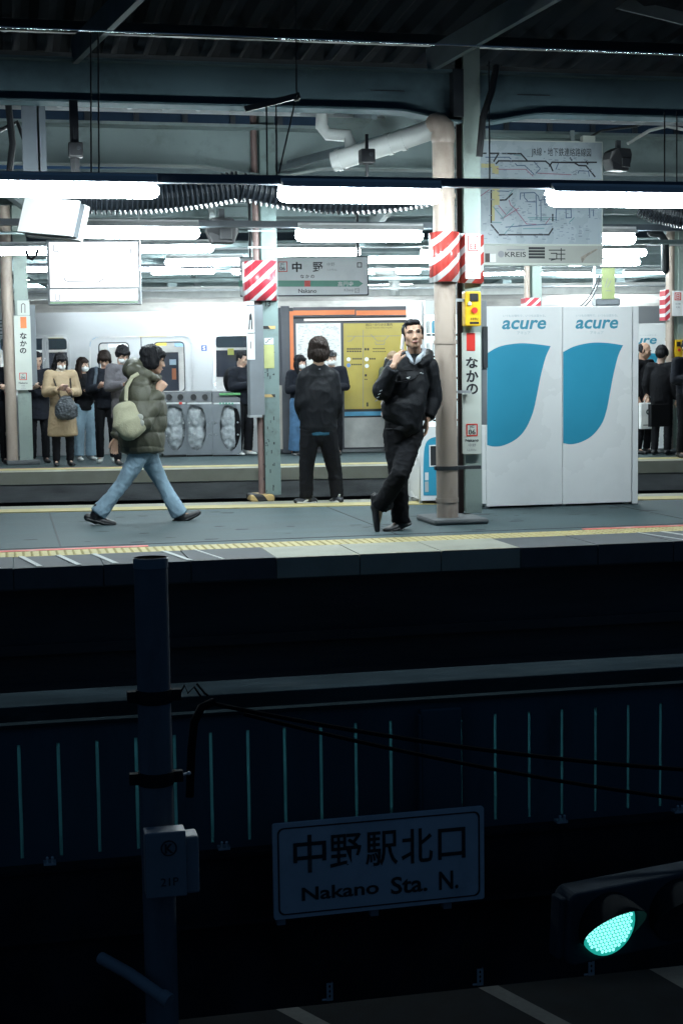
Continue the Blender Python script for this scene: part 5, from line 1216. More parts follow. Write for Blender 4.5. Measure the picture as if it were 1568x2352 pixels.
for (x0, y0, x1, y1, n) in ((52, 440, 196, 456, 7), (52, 464, 196, 478, 6), (220, 440, 270, 462, 2), (105, 535, 200, 550, 5), (95, 590, 198, 604, 5), (268, 535, 330, 550, 3), (222, 690, 250, 712, 1), (222, 735, 250, 745, 2), (240, 960, 262, 1000, 1), (300, 440, 420, 450, 6), (300, 470, 430, 478, 6)): row(x0, y0, x1, y1, n)
mb.build("guide_print", M_INK, ki)
for (x, y, m_) in ((68, 547, M_WHITE), (68, 604, mat("guide_blue", (0.10, 0.2, 0.45), 0.5)), (240, 547, M_WHITE), (242, 611, M_WHITE), (430, 547, M_WHITE)):
    c = KP.uv(*z4(x, y)); KP.plate([[(c[0] + 0.034 * math.cos(t * 0.393), c[1] + 0.034 * math.sin(t * 0.393)) for t in range(16)]], 0.002, m_, ki, "route_mark", 0.009)
KP.plate([KP.prect(791, 953, 943.5, 955.5)], 0.012, mat("blue_band", (0.08, 0.33, 0.52), 0.4), ki, "blue_band", 0.0)
KP.plate([KP.prect(791, 953, 957, 1028)], 0.012, mat("beige_wall", (0.40, 0.40, 0.385), 0.5), ki, "lower_wall", 0.0)
KP.box(676, 954, 1029, 1040, 0.0, 0.08).build("plinth", M_DCONC, ki)
# fire-alarm style pictogram and drinks machine top right of the kiosk
# ================================================================== WASTE BINS
BP = PANEL(fp(0, W2 - 1.15, 0), RZ2)
M_BIN = mat("bin_steel", (0.17, 0.19, 0.21), 0.42, metal=0.4, var=0.1, scale=4)
M_BAG = mat("clear_plastic_bag", (0.30, 0.33, 0.35), 0.22, var=0.45, scale=9, bump=0.9, bscale=14)
binlab = ["leftmost steel waste bin, mostly behind the walking man's coat", "middle steel waste bin with two round holes and a bag in its oval window", "right steel waste bin with a green topped label strip"]
for i, (xa, xb) in enumerate(((376, 427.5), (429, 487), (490, 552))):
    b_ = thing("waste_bin", BP.w(BP.uv((xa + xb) / 2, 1047)[0], 0, -0.2), binlab[i], "waste bin", "waste bins on the far platform")
    o1 = BP.prect(xa, xb, 926, 1045); cx = 445 if i == 1 else (392 if i == 0 else 538); cx = (xa + xb) / 2 - (8 if i == 1 else 0) + (8 if i == 2 else 0)
    c = BP.uv(cx, 979); ru, rv = 0.17, 0.40
    ov = [(c[0] + ru * math.cos(t * 0.2618), c[1] + rv * math.sin(t * 0.2618)) for t in range(24)]
    BP.plate([o1, ov[::-1]], 0.02, M_BIN, b_, "front_panel", -0.01)
    a = BP.uv(xa, 1045); b = BP.uv(xb, 926); mb = MB()
    mb.obox(BP.w((a[0] + b[0]) / 2, (a[1] + b[1]) / 2, -0.47), (b[0] - a[0], 0.1, b[1] - a[1]), rot2)
    for uu in (a[0] + 0.012, b[0] - 0.012): mb.obox(BP.w(uu, (a[1] + b[1]) / 2, -0.221), (0.024, 0.396, b[1] - a[1]), rot2)
    mb.build("shell", M_BIN, b_)
    t0 = BP.uv(xa, 925)[1]; t1 = BP.uv(xa, 900)[1]
    mb = MB(); pr = [(0.0, t0), (-0.06, t1), (-0.4, t1 + 0.01), (-0.44, t0)]
    mb.prism([BP.w(a[0], z, d) for d, z in pr], D2 * (b[0] - a[0])); mb.build("hood", mat("bin_hood", (0.05, 0.058, 0.068), 0.4), b_, bevel=0.01)
    mb = MB()
    for hx in ((xa + xb) / 2 - 13, (xa + xb) / 2 + 13):
        hc = BP.uv(hx, 912); q = BP.w(hc[0], hc[1], -0.03); mb.tube([q + BP.n * 0.0 + Vector((0, 0, 0)), q + BP.n * 0.04], 0.05, 18)
    if i < 2: mb.build("throw_hole", M_BLACK, b_, smooth=True)
    else: mb = BP.box(xa + 14, xb, 902, 908, 0.0, 0.02); mb.build("green_label", mat("bin_green", (0.10, 0.33, 0.12), 0.4), b_)
    BP.plate([BP.prect(xa + 1, xb - 1, 924, 928.5)], 0.006, M_SIGNW, b_, "label_strip", 0.004)
    if i == 0: BP.plate([BP.prect(xb - 16, xb - 9, 923.5, 929)], 0.006, M_RED, b_, "red_mark", 0.006)
    if i == 2:
        mb = MB()
        for k in range(5): a2 = BP.uv(xa + 16 + k * 7, 929); q = BP.w(a2[0], a2[1], 0.008); mb.obox(q + Vector((0, 0, 0.015)), (0.03, 0.004, 0.03), rot2)
        mb.build("green_mark", M_GREEN, b_)
    bag = MB(); cc = BP.w(c[0], c[1], -0.16); bag.ell(cc + Vector((0, 0, 0.12)), (0.19, 0.13, 0.30)); bag.ell(cc + Vector((-0.01, 0, -0.17)), (0.19, 0.14, 0.27))
    bo = bag.build("rubbish_bag", M_BAG, b_, smooth=True); sm = bo.modifiers.new("sub", 'SUBSURF'); sm.levels = sm.render_levels = 2
    tx = bpy.data.textures.new("crumple", 'CLOUDS'); tx.noise_scale = 0.08; dm = bo.modifiers.new("crumple", 'DISPLACE'); dm.texture = tx; dm.strength = 0.05
    mb = MB(); mb.box(BP.w(a[0], 0.0, -0.02), BP.w(b[0], 0.05, -0.4)); mb.build("foot", M_BLACK, b_)
    mb = MB()
    for uu in (a[0] + 0.05, b[0] - 0.05):
        for vv in (0.35, 0.55): q = BP.w(uu, vv, 0.006); mb.ell(q, 0.016, seg=8, rings=6)
    mb.build("rivet", M_ZINC, b_, smooth=True)
# white machine on the far platform at the right
FPm = PANEL(fp(0, W2 - 1.3, 0), RZ2)
fm = thing("vending_machine", FPm.w(FPm.uv(1500, 1000)[0], 0), "far white machine with a partly hidden teal shape, right of the white panels", "vending machine")
FPm.box(1425, 1531, 742, 1040, 0.7).build("body", M_VEND, fm, bevel=0.01)
FPm.text("acure", 1424, 1507, 776, 791, M_TEALTX, fm, bold=0.022, shear=0.2); FPm.text("いつもの場所で、いつもは変わる。", 1424, 1508, 768, 772, mat("pale_ink", (0.42, 0.50, 0.53), 0.5), fm)
FPm.plate([FPm.poly(smoothpts([(1392, 830), (1415, 815), (1450, 810), (1490, 811), (1513, 813)])[:-1] + smoothpts([(1513, 813), (1505, 835), (1500, 870), (1490, 910), (1450, 940), (1392, 945)]))], 0.0016, M_TEAL, fm, "printed_shape", 0.0012)
P_T.plate([P_T.prect(1474, 1526, 747, 759, 0.05)], 0.02, M_DARK, train, "dark_window", 0.02)

# ================================================================== PEOPLE
M_SKIN = mat("skin", (0.43, 0.265, 0.185), 0.6, var=0.06, scale=20)
M_SKIN2 = mat("pale_skin", (0.52, 0.345, 0.265), 0.55, var=0.05, scale=20)
for _m in (M_SKIN, M_SKIN2):
    _b = _m.node_tree.nodes['Principled BSDF']; _b.inputs['Subsurface Weight'].default_value = 0.15; _b.inputs['Subsurface Scale'].default_value = 0.025; _b.inputs['Subsurface Radius'].default_value = (1.0, 0.45, 0.3)
M_HAIR = mat("black_hair", (0.006, 0.006, 0.008), 0.55, var=0.4, scale=60, stretch=(1, 1, 0.15), bump=0.4, bscale=220, spec=0.18)
M_HAIRB = mat("dark_brown_hair", (0.016, 0.010, 0.008), 0.55, var=0.4, scale=60, stretch=(1, 1, 0.15), bump=0.4, bscale=220, spec=0.18)
M_BLONDE = mat("light_brown_hair", (0.30, 0.20, 0.12), 0.45, var=0.3, scale=60, stretch=(1, 1, 0.15), bump=0.5, bscale=220)
M_MASK = mat("face_mask_white", (0.74, 0.76, 0.77), 0.7, var=0.03)
M_EYE = mat("dark_eye", (0.012, 0.008, 0.007), 0.2, var=0.1)
M_BROW = mat("eyebrow_hair", (0.016, 0.012, 0.011), 0.7)
M_LIP = mat("lips", (0.36, 0.16, 0.13), 0.45)
M_PHONEW = mat("white_phone", (0.7, 0.71, 0.72), 0.25)

def remesh(mb, vox, smooth=2, disp=None):
    """one continuous skin over overlapping closed shapes"""
    me = mb.mesh("tmp"); o = bpy.data.objects.new("tmp", me); COL.objects.link(o)
    md = o.modifiers.new("r", 'REMESH'); md.mode = 'VOXEL'; md.voxel_size = vox; md.use_smooth_shade = True
    dg = bpy.context.evaluated_depsgraph_get(); dg.update()
    out = bpy.data.meshes.new_from_object(o.evaluated_get(dg))
    bpy.data.objects.remove(o); bpy.data.meshes.remove(me)
    n = len(out.vertices)
    co = np.empty(n * 3); out.vertices.foreach_get("co", co); co = co.reshape(-1, 3)
    ne = len(out.edges); ed = np.empty(ne * 2, dtype=np.int64); out.edges.foreach_get("vertices", ed); ed = ed.reshape(-1, 2)
    deg = np.bincount(ed.ravel(), minlength=n).astype(float)[:, None]; deg[deg == 0] = 1
    for _ in range(smooth):
        for lam in (0.6, -0.35):
            s = np.zeros_like(co); np.add.at(s, ed[:, 0], co[ed[:, 1]]); np.add.at(s, ed[:, 1], co[ed[:, 0]])
            co = co + lam * (s / deg - co)
    out.vertices.foreach_set("co", co.ravel()); out.update()
    if disp:
        no = np.empty(n * 3); out.vertices.foreach_get("normal", no); no = no.reshape(-1, 3)
        d = disp(co, no)
        if d.ndim == 1: co = co + no * d[:, None]
        else: co = co + d
        out.vertices.foreach_set("co", co.ravel()); out.update()
    out.shade_smooth()
    return out
def fbm(co, sc, seed=0, st=(1, 1, 1)):
    o = Vector((seed * 7.3, seed * 3.1, seed * 5.7))
    return np.array([noise.noise(Vector((p[0] * st[0] * sc, p[1] * st[1] * sc, p[2] * st[2] * sc)) + o) for p in co])
def ridge(x): return 1.0 - np.abs(x) * 2.0
def folds(amp=0.008, sc=7, seed=1, st=(1, 1, 1.6)):
    def f(co, no):
        a = fbm(co, sc * .8, seed, st); b = fbm(co, sc * 2.0, seed + 3, st); c = fbm(co, sc * 4.2, seed + 5, st)
        return amp * (np.maximum(0, 1 - np.abs(a) * 3.6) * 0.5 + np.maximum(0, 1 - np.abs(b) * 3.4) * 0.75 + 0.3 * c - .45)
    return f
def hairdisp(amp=0.006, seed=2, st=(90, 90, 9)):
    def f(co, no): return amp * fbm(co, 1.0, seed, st) + amp * 1.2 * fbm(co, 22, seed + 1)
    return f

class Fig:
    """joints of one person in world metres; every joint can be overridden"""
    def __init__(s, base, h=1.70, rz=0.0, **over):
        k = h / 1.70; s.k = k; s.base = Vector(base); s.rz = rz
        s.M = Matrix.Translation(s.base) @ Matrix.Rotation(rz, 4, 'Z')
        loc = dict(hipL=(.085, 0, .90), hipR=(-.085, 0, .90), kneeL=(.10, -.025, .49), kneeR=(-.10, -.025, .49), ankL=(.105, .02, .085), ankR=(-.105, .02, .085),
                   toeL=(.125, -.15, .03), toeR=(-.125, -.15, .03), shL=(.175, .01, 1.385), shR=(-.175, .01, 1.385), elL=(.235, .04, 1.11), elR=(-.235, .04, 1.11),
                   wrL=(.22, -.07, .88), wrR=(-.22, -.07, .88), neck=(0, .015, 1.43), head=(0, -.015, 1.585), chest=(0, .0, 1.25), waist=(0, 0, 1.06), pelvis=(0, 0, .93))
        s.j = {}
        for n, p in loc.items():
            q = over.get(n, None)
            if q is not None and isinstance(q, Vector): s.j[n] = q.copy()          # world
            else: s.j[n] = s.M @ (Vector(q if q is not None else p) * k)
        s.yaw, s.pitch, s.roll = over.get("look", (0, 0, 0))
        s.H = Matrix.Translation(s.j["head"]) @ Matrix.Rotation(rz + s.yaw, 4, 'Z') @ Matrix.Rotation(s.pitch, 4, 'X') @ Matrix.Rotation(s.roll, 4, 'Y') @ Matrix.Scale(k * over.get("hs", 1.0), 4)
    def __getattr__(s, n):
        if n in s.__dict__.get("j", {}): return s.j[n]
        raise AttributeError(n)
    def hp(s, x, y, z): return s.H @ Vector((x, y, z))
    def hr(s): return s.H.to_3x3()
    def side(s):
        v = s.shL - s.shR; return v.normalized()
def head_prims(mb, F):
    R = F.hr(); E = lambda c, r: mb.ell(F.hp(*c), r, R, 20, 14)
    E((0, .016, .038), (.077, .097, .084)); E((0, -.026, -.02), (.066, .066, .085)); E((0, -.055, -.088), (.034, .034, .028)); E((0, -.03, -.07), (.052, .05, .045))
    for sx in (-1, 1):
        E((sx * .040, -.050, -.018), (.028, .031, .032)); E((sx * .078, .012, -.008), (.010, .022, .033)); E((sx * .05, -.01, -.058), (.018, .035, .03))
        E((sx * .012, -.097, -.034), (.011, .011, .009)); E((sx * .03, -.072, .024), (.030, .016, .016))
    k = R.to_scale()[0]
    mb.rtube([F.hp(0, -.085, .02), F.hp(0, -.096, -.01), F.hp(0, -.104, -.032)], [.008 * k, .0095 * k, .0125 * k], 12)
    E((0, -.083, -.062), (.026, .014, .008)); E((0, -.081, -.072), (.023, .014, .009)); E((0, -.076, -.05), (.03, .014, .014))
    mb.rtube([F.hp(0, .02, -.03), F.hp(0, .012, -.09), F.neck, F.neck - Vector((0, 0, .05))], [(.056 * k), (.054 * k), (.06 * k), (.075 * k)], 18)
def hand_prims(mb, wr, d, n, side, k=1.0, curl=(0.35, 0.5, 0.4), thumb=(0.6, 0.75), spread=0.06, fan=None):
    """wr wrist, d direction of the hand, n the way the palm faces, side: +1/-1 where the thumb sits across the palm"""
    d = Vector(d).normalized(); n = Vector(n); n = (n - d * n.dot(d)).normalized(); w = d.cross(n).normalized() * side
    P = lambda a, b, c: wr + (d * a + w * b + n * c) * k
    mb.rtube([wr - d * .02, wr + d * .015 * k, P(.05, 0.003, 0), P(.088, 0.004, 0)], [(.022 * k, .026 * k), (.017 * k, .028 * k), (.016 * k, .038 * k), (.013 * k, .040 * k)], 14, ref=n)
    for i, (b, L) in enumerate(((.030, .92), (.010, 1.0), (-.010, .95), (-.029, .76))):
        a = 0; p = P(.085, b, 0); pts = [p - d * .012 * k]; c_ = curl if fan is None else fan[i]
        dd = (d + w * spread * (1.2 - i * 0.8)).normalized()
        for ln, cu in zip((.043, .027, .021), c_):
            a += cu; p = p + (dd * math.cos(a) + n * math.sin(a)) * (ln * L * k); pts.append(p)
        mb.rtube(pts, [.0098 * k, .0092 * k, .0085 * k, .0072 * k], 10)
    t0 = P(.022, .026, .006); a1 = thumb[0]; d1 = (d * math.cos(a1) + w * math.sin(a1) + n * .25).normalized(); t1 = t0 + d1 * .042 * k
    a2 = thumb[1] - .5; d2 = (d * math.cos(a2) + w * math.sin(a2) + n * .45).normalized(); t2 = t1 + d2 * .03 * k; t3 = t2 + (d2 + n * .2).normalized() * .022 * k
    mb.rtube([t0, t1, t2, t3], [.0145 * k, .0115 * k, .0105 * k, .0085 * k], 10)
def torso_prims(mb, F, rx, ry, hem=None, extra=0.0):
    """rx, ry radii at pelvis, waist, chest, shoulder, collar; hem: list of (joint-relative drop, rx, ry)"""
    k = F.k; s = F.side(); pts = []; rs = []
    if hem:
        for dz, a, b, off in hem: pts.append(F.pelvis + Vector((0, 0, dz * k)) + Vector(off)); rs.append((a * k, b * k))
    for nm, i in (("pelvis", 0), ("waist", 1), ("chest", 2)): pts.append(F.j[nm]); rs.append((rx[i] * k, ry[i] * k))
    sc = (F.shL + F.shR) / 2; pts.append(sc + Vector((0, 0, .0))); rs.append((rx[3] * k, ry[3] * k)); pts.append(F.neck.lerp(F.head, 0.02)); rs.append((rx[4] * k, ry[4] * k))
    mb.rtube(pts, rs, 28, ref=s, caps=(.12 if hem else 1.0, .25))
def arm_prims(mb, F, sd, r=(.062, .055, .05, .042), to=1.0):
    k = F.k; a, b, c = F.j["sh" + sd], F.j["el" + sd], F.j["wr" + sd]
    c = b.lerp(c, to)
    mb.rtube([a, a.lerp(b, .5), b], [r[0] * k, (r[0] + r[1]) / 2 * k, r[1] * k], 16); mb.rtube([b, b.lerp(c, .5), c], [r[1] * k, r[2] * k, r[3] * k], 16, caps=(1, .25))
    inner = F.chest.lerp(F.neck, .6); mb.rtube([inner.lerp(a, .45), a], [r[0] * 1.05 * k, r[0] * k], 14)
def leg_prims(mb, F, sd, r=(.088, .066, .054, .05), to=0.98):
    k = F.k; a, b, c = F.j["hip" + sd], F.j["knee" + sd], F.j["ank" + sd]; c = b.lerp(c, to)
    mb.rtube([a + Vector((0, 0, .02)), a.lerp(b, .5), b], [r[0] * k, (r[0] * .55 + r[1] * .45) * k, r[1] * k], 18); mb.rtube([b, b.lerp(c, .4), c], [r[1] * k, (r[1] * .6 + r[2] * .4) * k, r[3] * k], 18, caps=(1, .15))
def trouser(F, r=(.092, .07, .06, .062), to=0.98, disp=None, vox=.011, name="trousers", m=None, parent=None, seat=(.155, .115)):
    mb = MB(); k = F.k
    mb.rtube([F.waist - Vector((0, 0, .02 * k)), F.pelvis, (F.hipL + F.hipR) / 2 - Vector((0, 0, .03 * k))], [(seat[0] * .92 * k, seat[1] * .95 * k), (seat[0] * k, seat[1] * k), (seat[0] * .85 * k, seat[1] * .85 * k)], 24, ref=F.side())
    for sd in "LR": leg_prims(mb, F, sd, r, to)
    return link_mesh(remesh(mb, vox, 2, disp), name, m, parent)
def shoe(F, sd, m, parent, sole=None, vox=.007, k2=1.0, instep=None):
    k = F.k * k2; a, t = F.j["ank" + sd], F.j["toe" + sd]
    fwd = (t - a); up0 = Vector((0, 0, 1))
    d = fwd.normalized(); sd_ = d.cross(Vector(instep) if instep else up0).normalized(); n = sd_.cross(d).normalized()
    drop = n * (-.03 * k)
    heel = a - d * .055 * k + n * (-.055 * k) ; toe = t
    mb = MB()
    mb.rtube([heel, heel.lerp(toe, .35), heel.lerp(toe, .7), toe], [(.032 * k, .034 * k), (.034 * k, .038 * k), (.028 * k, .044 * k), (.022 * k, .037 * k)], 16, ref=n)
    mb.rtube([a + n * .045 * k - d * .012, a - n * .015 * k, heel.lerp(toe, .3) + n * .005], [.052 * k, .05 * k, .044 * k], 14)
    o = link_mesh(remesh(mb, vox, 1), "shoe", m, parent)
    if sole:
        mb = MB(); b = n * (-.013 * k)
        mb.rtube([heel + b, heel.lerp(toe, .4) + b, heel.lerp(toe, .72) + b, toe + b * .8], [(.019 * k, .041 * k), (.018 * k, .044 * k), (.017 * k, .051 * k), (.014 * k, .043 * k)], 16, ref=n)
        link_mesh(remesh(mb, .006, 1), "sole", sole, o)
    return o
def face_parts(F, root, mouth=True, eyes=True, squint=.0045):
    R = F.hr(); k = R.to_scale()[0]
    for sx in (-1, 1):
        if eyes:
            mb = MB(); mb.ell(F.hp(sx * .031, -.0895, .009), (.0135, .006, squint), R, 14, 8); link_mesh(mb.mesh("eye"), "eye", M_EYE, root).data.shade_smooth()
        mb = MB(); mb.rtube([F.hp(sx * .014, -.0945, .026), F.hp(sx * .032, -.0925, .0315), F.hp(sx * .05, -.080, .0265)], [.003 * k, .0042 * k, .0028 * k], 8); link_mesh(mb.mesh("eyebrow"), "eyebrow", M_BROW, root).data.shade_smooth()
    if mouth:
        mb = MB(); mb.rtube([F.hp(-.024, -.083, -.066), F.hp(-.01, -.0955, -.0645), F.hp(.01, -.0955, -.0645), F.hp(.024, -.083, -.066)], [.003 * k, .0065 * k, .0065 * k, .003 * k], 8); link_mesh(mb.mesh("mouth"), "mouth", M_LIP, root).data.shade_smooth()
def mask_part(F, root, m=M_MASK):
    R = F.hr(); mb = MB(); mb.ell(F.hp(0, -.048, -.058), (.067, .062, .057), R, 20, 12); mb.ell(F.hp(0, -.092, -.04), (.022, .02, .026), R)
    o = link_mesh(remesh(mb, .006, 1), "face_mask", m, root)
    mb = MB(); k = R.to_scale()[0]
    for sx in (-1, 1):
        mb.tube([F.hp(sx * .06, -.05, -.03), F.hp(sx * .084, .0, .005)], .0022 * k, 6); mb.tube([F.hp(sx * .056, -.045, -.085), F.hp(sx * .084, .005, -.03)], .0022 * k, 6)
    link_mesh(mb.mesh("ear_loop"), "ear_loop", m, o)
def hair_part(F, root, style="short", m=M_HAIR, vox=.007):
    R = F.hr(); k = R.to_scale()[0]; mb = MB(); E = lambda c, r, rot=None: mb.ell(F.hp(*c), r, R @ rot if rot else R, 20, 14)
    if style == "crop":                      # short sides, swept up front
        E((0, .028, .052), (.080, .094, .078)); E((0, .062, .0), (.072, .060, .07)); E((0, -.03, .092), (.064, .058, .028)); E((.005, -.055, .084), (.045, .026, .018))
        for sx in (-1, 1): E((sx * .074, .025, .03), (.012, .045, .045)); E((sx * .077, -.012, .028), (.007, .012, .03))
    elif style == "bowl":
        E((0, .022, .05), (.093, .108, .088)); E((0, .065, -.01), (.083, .062, .085)); E((0, -.055, .06), (.078, .05, .04))
        for sx in (-1, 1): E((sx * .08, .005, .015), (.022, .06, .055))
    elif style == "mop":
        E((0, .02, .045), (.100, .112, .095)); E((0, .05, -.03), (.092, .075, .095)); E((0, -.05, .058), (.085, .055, .045))
        for sx in (-1, 1): E((sx * .085, .0, -.015), (.022, .055, .075))
    elif style == "long":
        E((0, .02, .045), (.092, .108, .088)); E((0, -.048, .062), (.074, .05, .040))
        for sx in (-1, 1):
            mb.rtube([F.hp(sx * .068, -.01, .06), F.hp(sx * .084, -.012, -.03), F.hp(sx * .088, -.02, -.14), F.hp(sx * .085, -.03, -.26)], [(.03 * k), (.028 * k, .034 * k), (.03 * k, .036 * k), (.022 * k)], 14)
        mb.rtube([F.hp(0, .07, .02), F.hp(0, .085, -.1), F.hp(0, .085, -.27)], [(.085 * k, .04 * k), (.1 * k, .045 * k), (.085 * k, .035 * k)], 18, ref=F.hr() @ Vector((1, 0, 0)))
    elif style == "bob":
        E((0, .02, .045), (.096, .11, .09)); E((0, -.05, .06), (.078, .05, .042)); E((0, .055, -.04), (.09, .06, .1))
        for sx in (-1, 1): mb.rtube([F.hp(sx * .07, -.012, .06), F.hp(sx * .09, -.015, -.03), F.hp(sx * .092, -.03, -.13), F.hp(sx * .084, -.045, -.19)], [.03 * k, .032 * k, .036 * k, .02 * k], 14)
    elif style == "cap":
        E((0, .02, .06), (.09, .108, .075)); E((0, -.08, .05), (.06, .06, .012)); E((0, .06, -.01), (.075, .055, .06))
    elif style == "thin":
        E((0, .05, .03), (.082, .075, .07)); 
        for sx in (-1, 1): E((sx * .075, .02, .0), (.01, .05, .04))
    return link_mesh(remesh(mb, vox, 1, hairdisp(.007 * k, 2)), "hair", m, root)
def body(F, label, hands=(), vox=.009, skin=M_SKIN, group=None):
    """the continuous body under the clothes; this is the person's top-level object"""
    mb = MB(); head_prims(mb, F); k = F.k
    torso_prims(mb, F, (.13, .12, .135, .12, .06), (.095, .09, .1, .075, .055))
    for sd in "LR":
        arm_prims(mb, F, sd, (.045, .038, .034, .026)); leg_prims(mb, F, sd, (.065, .045, .036, .026))
        a, t = F.j["ank" + sd], F.j["toe" + sd]; mb.rtube([a, a.lerp(t, .5) - Vector((0, 0, .01)), a.lerp(t, .8)], [.024 * k, .02 * k, .015 * k], 12)
    for hh in hands: hand_prims(mb, *hh[0], **hh[1])
    def d(co, no):
        Hi = F.H.inverted(); M = np.array(Hi); p = np.c_[co, np.ones(len(co))] @ M.T
        out = np.zeros(len(co))
        for sx in (-1, 1):
            out -= 0.0042 * k * np.exp(-(((p[:, 0] - sx * .031) / .018) ** 2 + ((p[:, 1] + .085) / .03) ** 2 + ((p[:, 2] - .009) / .011) ** 2))
        return out
    me = remesh(mb, vox, 3, d)
    o = link_mesh(me, "person", skin, None, loc=F.base); tag(o, label, "person", group); return o
def coat_mesh(F, name, m, parent, rx, ry, hem=None, arms=(.075, .066, .06, .055), armto=0.96, disp=None, vox=.011, extra=None):
    mb = MB(); torso_prims(mb, F, rx, ry, hem)
    for sd in "LR": arm_prims(mb, F, sd, arms, armto)
    if extra: extra(mb)
    return link_mesh(remesh(mb, vox, 3, disp), name, m, parent)
def box_thing(name, c, size, rot, m, label, cat, group=None, bevel=0.004, smooth=False):
    mb = MB(); mb.obox(c, size, rot); o = mb.build(name, m, None, loc=Vector(c), bevel=bevel); return tag(o, label, cat, group)
def phone_for(wr, d, n, label, m=M_BLACK, k=1.0, off=.075):
    d = Vector(d).normalized(); n = Vector(n).normalized(); n = (n - d * n.dot(d)).normalized(); w = d.cross(n)
    return box_thing("mobile_phone", wr + d * off + n * .022, (.145 * k, .072 * k, .009), Matrix((d, w, n)).transposed(), m, label, "phone", "mobile phones in hands")

M_NAVY = mat("black_nylon_jacket", (0.0026, 0.0038, 0.0062), 0.65, spec=0.22, var=0.25, scale=8, bump=0.15, bscale=90)
M_BLKC = mat("black_cloth", (0.0035, 0.004, 0.006), 0.9, var=0.3, scale=10, spec=0.25)
M_NAVC = mat("navy_cloth", (0.006, 0.008, 0.014), 0.9, var=0.25, scale=10, spec=0.3)
M_OLIVE = mat("olive_puffer", (0.062, 0.062, 0.042), 0.55, var=0.12, scale=6, bump=0.12, bscale=50)
M_OLIVE2 = mat("khaki_canvas", (0.33, 0.32, 0.22), 0.8, var=0.1, scale=8, bump=0.2, bscale=90)
M_JEANS = mat("light_jeans", (0.215, 0.315, 0.39), 0.85, var=0.32, scale=7, bump=0.15, bscale=150, stretch=(1, 1, 0.4))
M_JEANSD = mat("blue_jeans", (0.05, 0.12, 0.22), 0.85, var=0.25, scale=7, bump=0.15, bscale=150)
M_TAN = mat("tan_coat", (0.33, 0.245, 0.15), 0.75, var=0.1, scale=6, bump=0.1, bscale=60)
M_GREYC = mat("grey_wool", (0.085, 0.08, 0.09), 0.9, var=0.12, scale=30)
M_SHOEW = mat("white_shoe", (0.62, 0.63, 0.62), 0.5, var=0.08)
M_SHOEB = mat("black_shoe", (0.010, 0.010, 0.012), 0.45, var=0.2)
M_SHIRT = mat("pale_shirt", (0.28, 0.31, 0.35), 0.8, var=0.06)

# ---- the leaning man with the phone
Ym = 11.72
W = lambda px, py, dY=0.0: at(px, py, Ym + dY)
base = W(909, 1224); base.z = 0
F = Fig(base, 1.74, 0.0, head=W(948, 770, .08), neck=W(951, 820, .13), shL=W(982, 842, .14), shR=W(910, 846, .04), elR=W(876, 897, -.06), wrR=W(905, 838, -.15),
        elL=W(994, 915, .15), wrL=W(980, 966, .06), chest=W(943, 880, .10), waist=W(931, 938, .05), pelvis=W(926, 985, .03), hipL=W(945, 1003, .03), hipR=W(906, 1003, .02),
        kneeL=W(917, 1092, -.16), ankL=W(874, 1160, -.04), toeL=W(866, 1217, -.05), kneeR=W(915, 1098, 0.0), ankR=W(919, 1193, .03), toeR=W(887, 1218, -.05), look=(math.radians(-7), math.radians(-6), math.radians(-4)), hs=1.0)
hd = (W(914, 802, -.12) - F.wrR).normalized()
fan = ((.25, .5, .4), (.35, .6, .5), (.55, .8, .6), (.8, .9, .6))
man = body(F, "man in a dark anorak leaning on the beige pipe, phone at his ear", hands=[((F.wrR, hd, Vector((.75, .45, .1)), -1, .95), dict(fan=fan, thumb=(.35, .9), spread=.1)), ((F.wrL, Vector((-.1, -.2, -1)), Vector((-1, 0, 0)), 1, .95), dict(curl=(.3, .4, .3)))], vox=.0048)
face_parts(F, man, squint=.0038); hair_part(F, man, "crop", M_HAIR, .0055)
def jd(co, no):
    z = co[:, 2]; f = folds(.006, 5, 4, (1.2, 1, 1.0))(co, no); return f
def hood(mb):
    mb.rtube([W(963, 838, -.02), W(982, 826, .10), W(982, 815, .24), W(955, 812, .28), W(928, 820, .22), W(918, 838, .08)], [.03, .045, .055, .055, .045, .03], 16)
    mb.ell(W(917, 938, -.01), (.155, .125, .15)); mb.ell(W(930, 895, .01), (.16, .135, .2)); mb.rtube([W(893, 950, -.03), W(925, 962, -.08), W(960, 955, -.02)], [.06, .07, .06], 14)
jk = coat_mesh(F, "jacket", M_NAVY, man, (.185, .2, .18, .125, .075), (.13, .155, .14, .10, .07), hem=[(.0, .165, .125, (-.01, 0, 0)), (.03, .185, .135, (-.01, 0, 0))], arms=(.085, .08, .068, .052), armto=.84, disp=jd, vox=.009, extra=hood)
mb = MB()
mb.sheet([W(935, 812, .0), W(941, 832, -.06), W(951, 838, -.10), W(946, 822, -.055)]); mb.sheet([W(951, 838, -.10), W(966, 828, -.07), W(974, 803, .02), W(956, 820, -.05)])
mb.rtube([W(934, 808, .06), W(939, 818, -.02), W(948, 832, -.075)], [(.005, .014), (.005, .016), (.004, .008)], 10); mb.rtube([W(974, 800, .10), W(970, 815, .02), W(955, 833, -.07)], [(.005, .018), (.006, .02), (.004, .008)], 10)
cl = mb.build("shirt_collar", M_SHIRT, man, smooth=True); cl.modifiers.new("thick", 'SOLIDIFY').thickness = 0.004
def onfront(px, py, lift=.004):
    """the point of the jacket's surface seen at a spot of its front, lifted off it"""
    d = ray(px, py).normalized(); o = CAM - wl(jk)
    hit, loc, nor, idx = jk.ray_cast(o, d)
    return (loc + wl(jk) - d * lift) if hit else W(px, py, -.2)
mb = MB(); fl = [(904, 870), (914, 853), (935, 850), (962, 849), (964, 858), (954, 868), (936, 875), (906, 877)]
pts = [onfront(*p, .012) for p in fl]; mb.tube(pts[4:], .0045, 8); mb.tube(pts[1:4], .003, 8)
mb.build("pocket_flap", M_BLKC, jk, smooth=True)
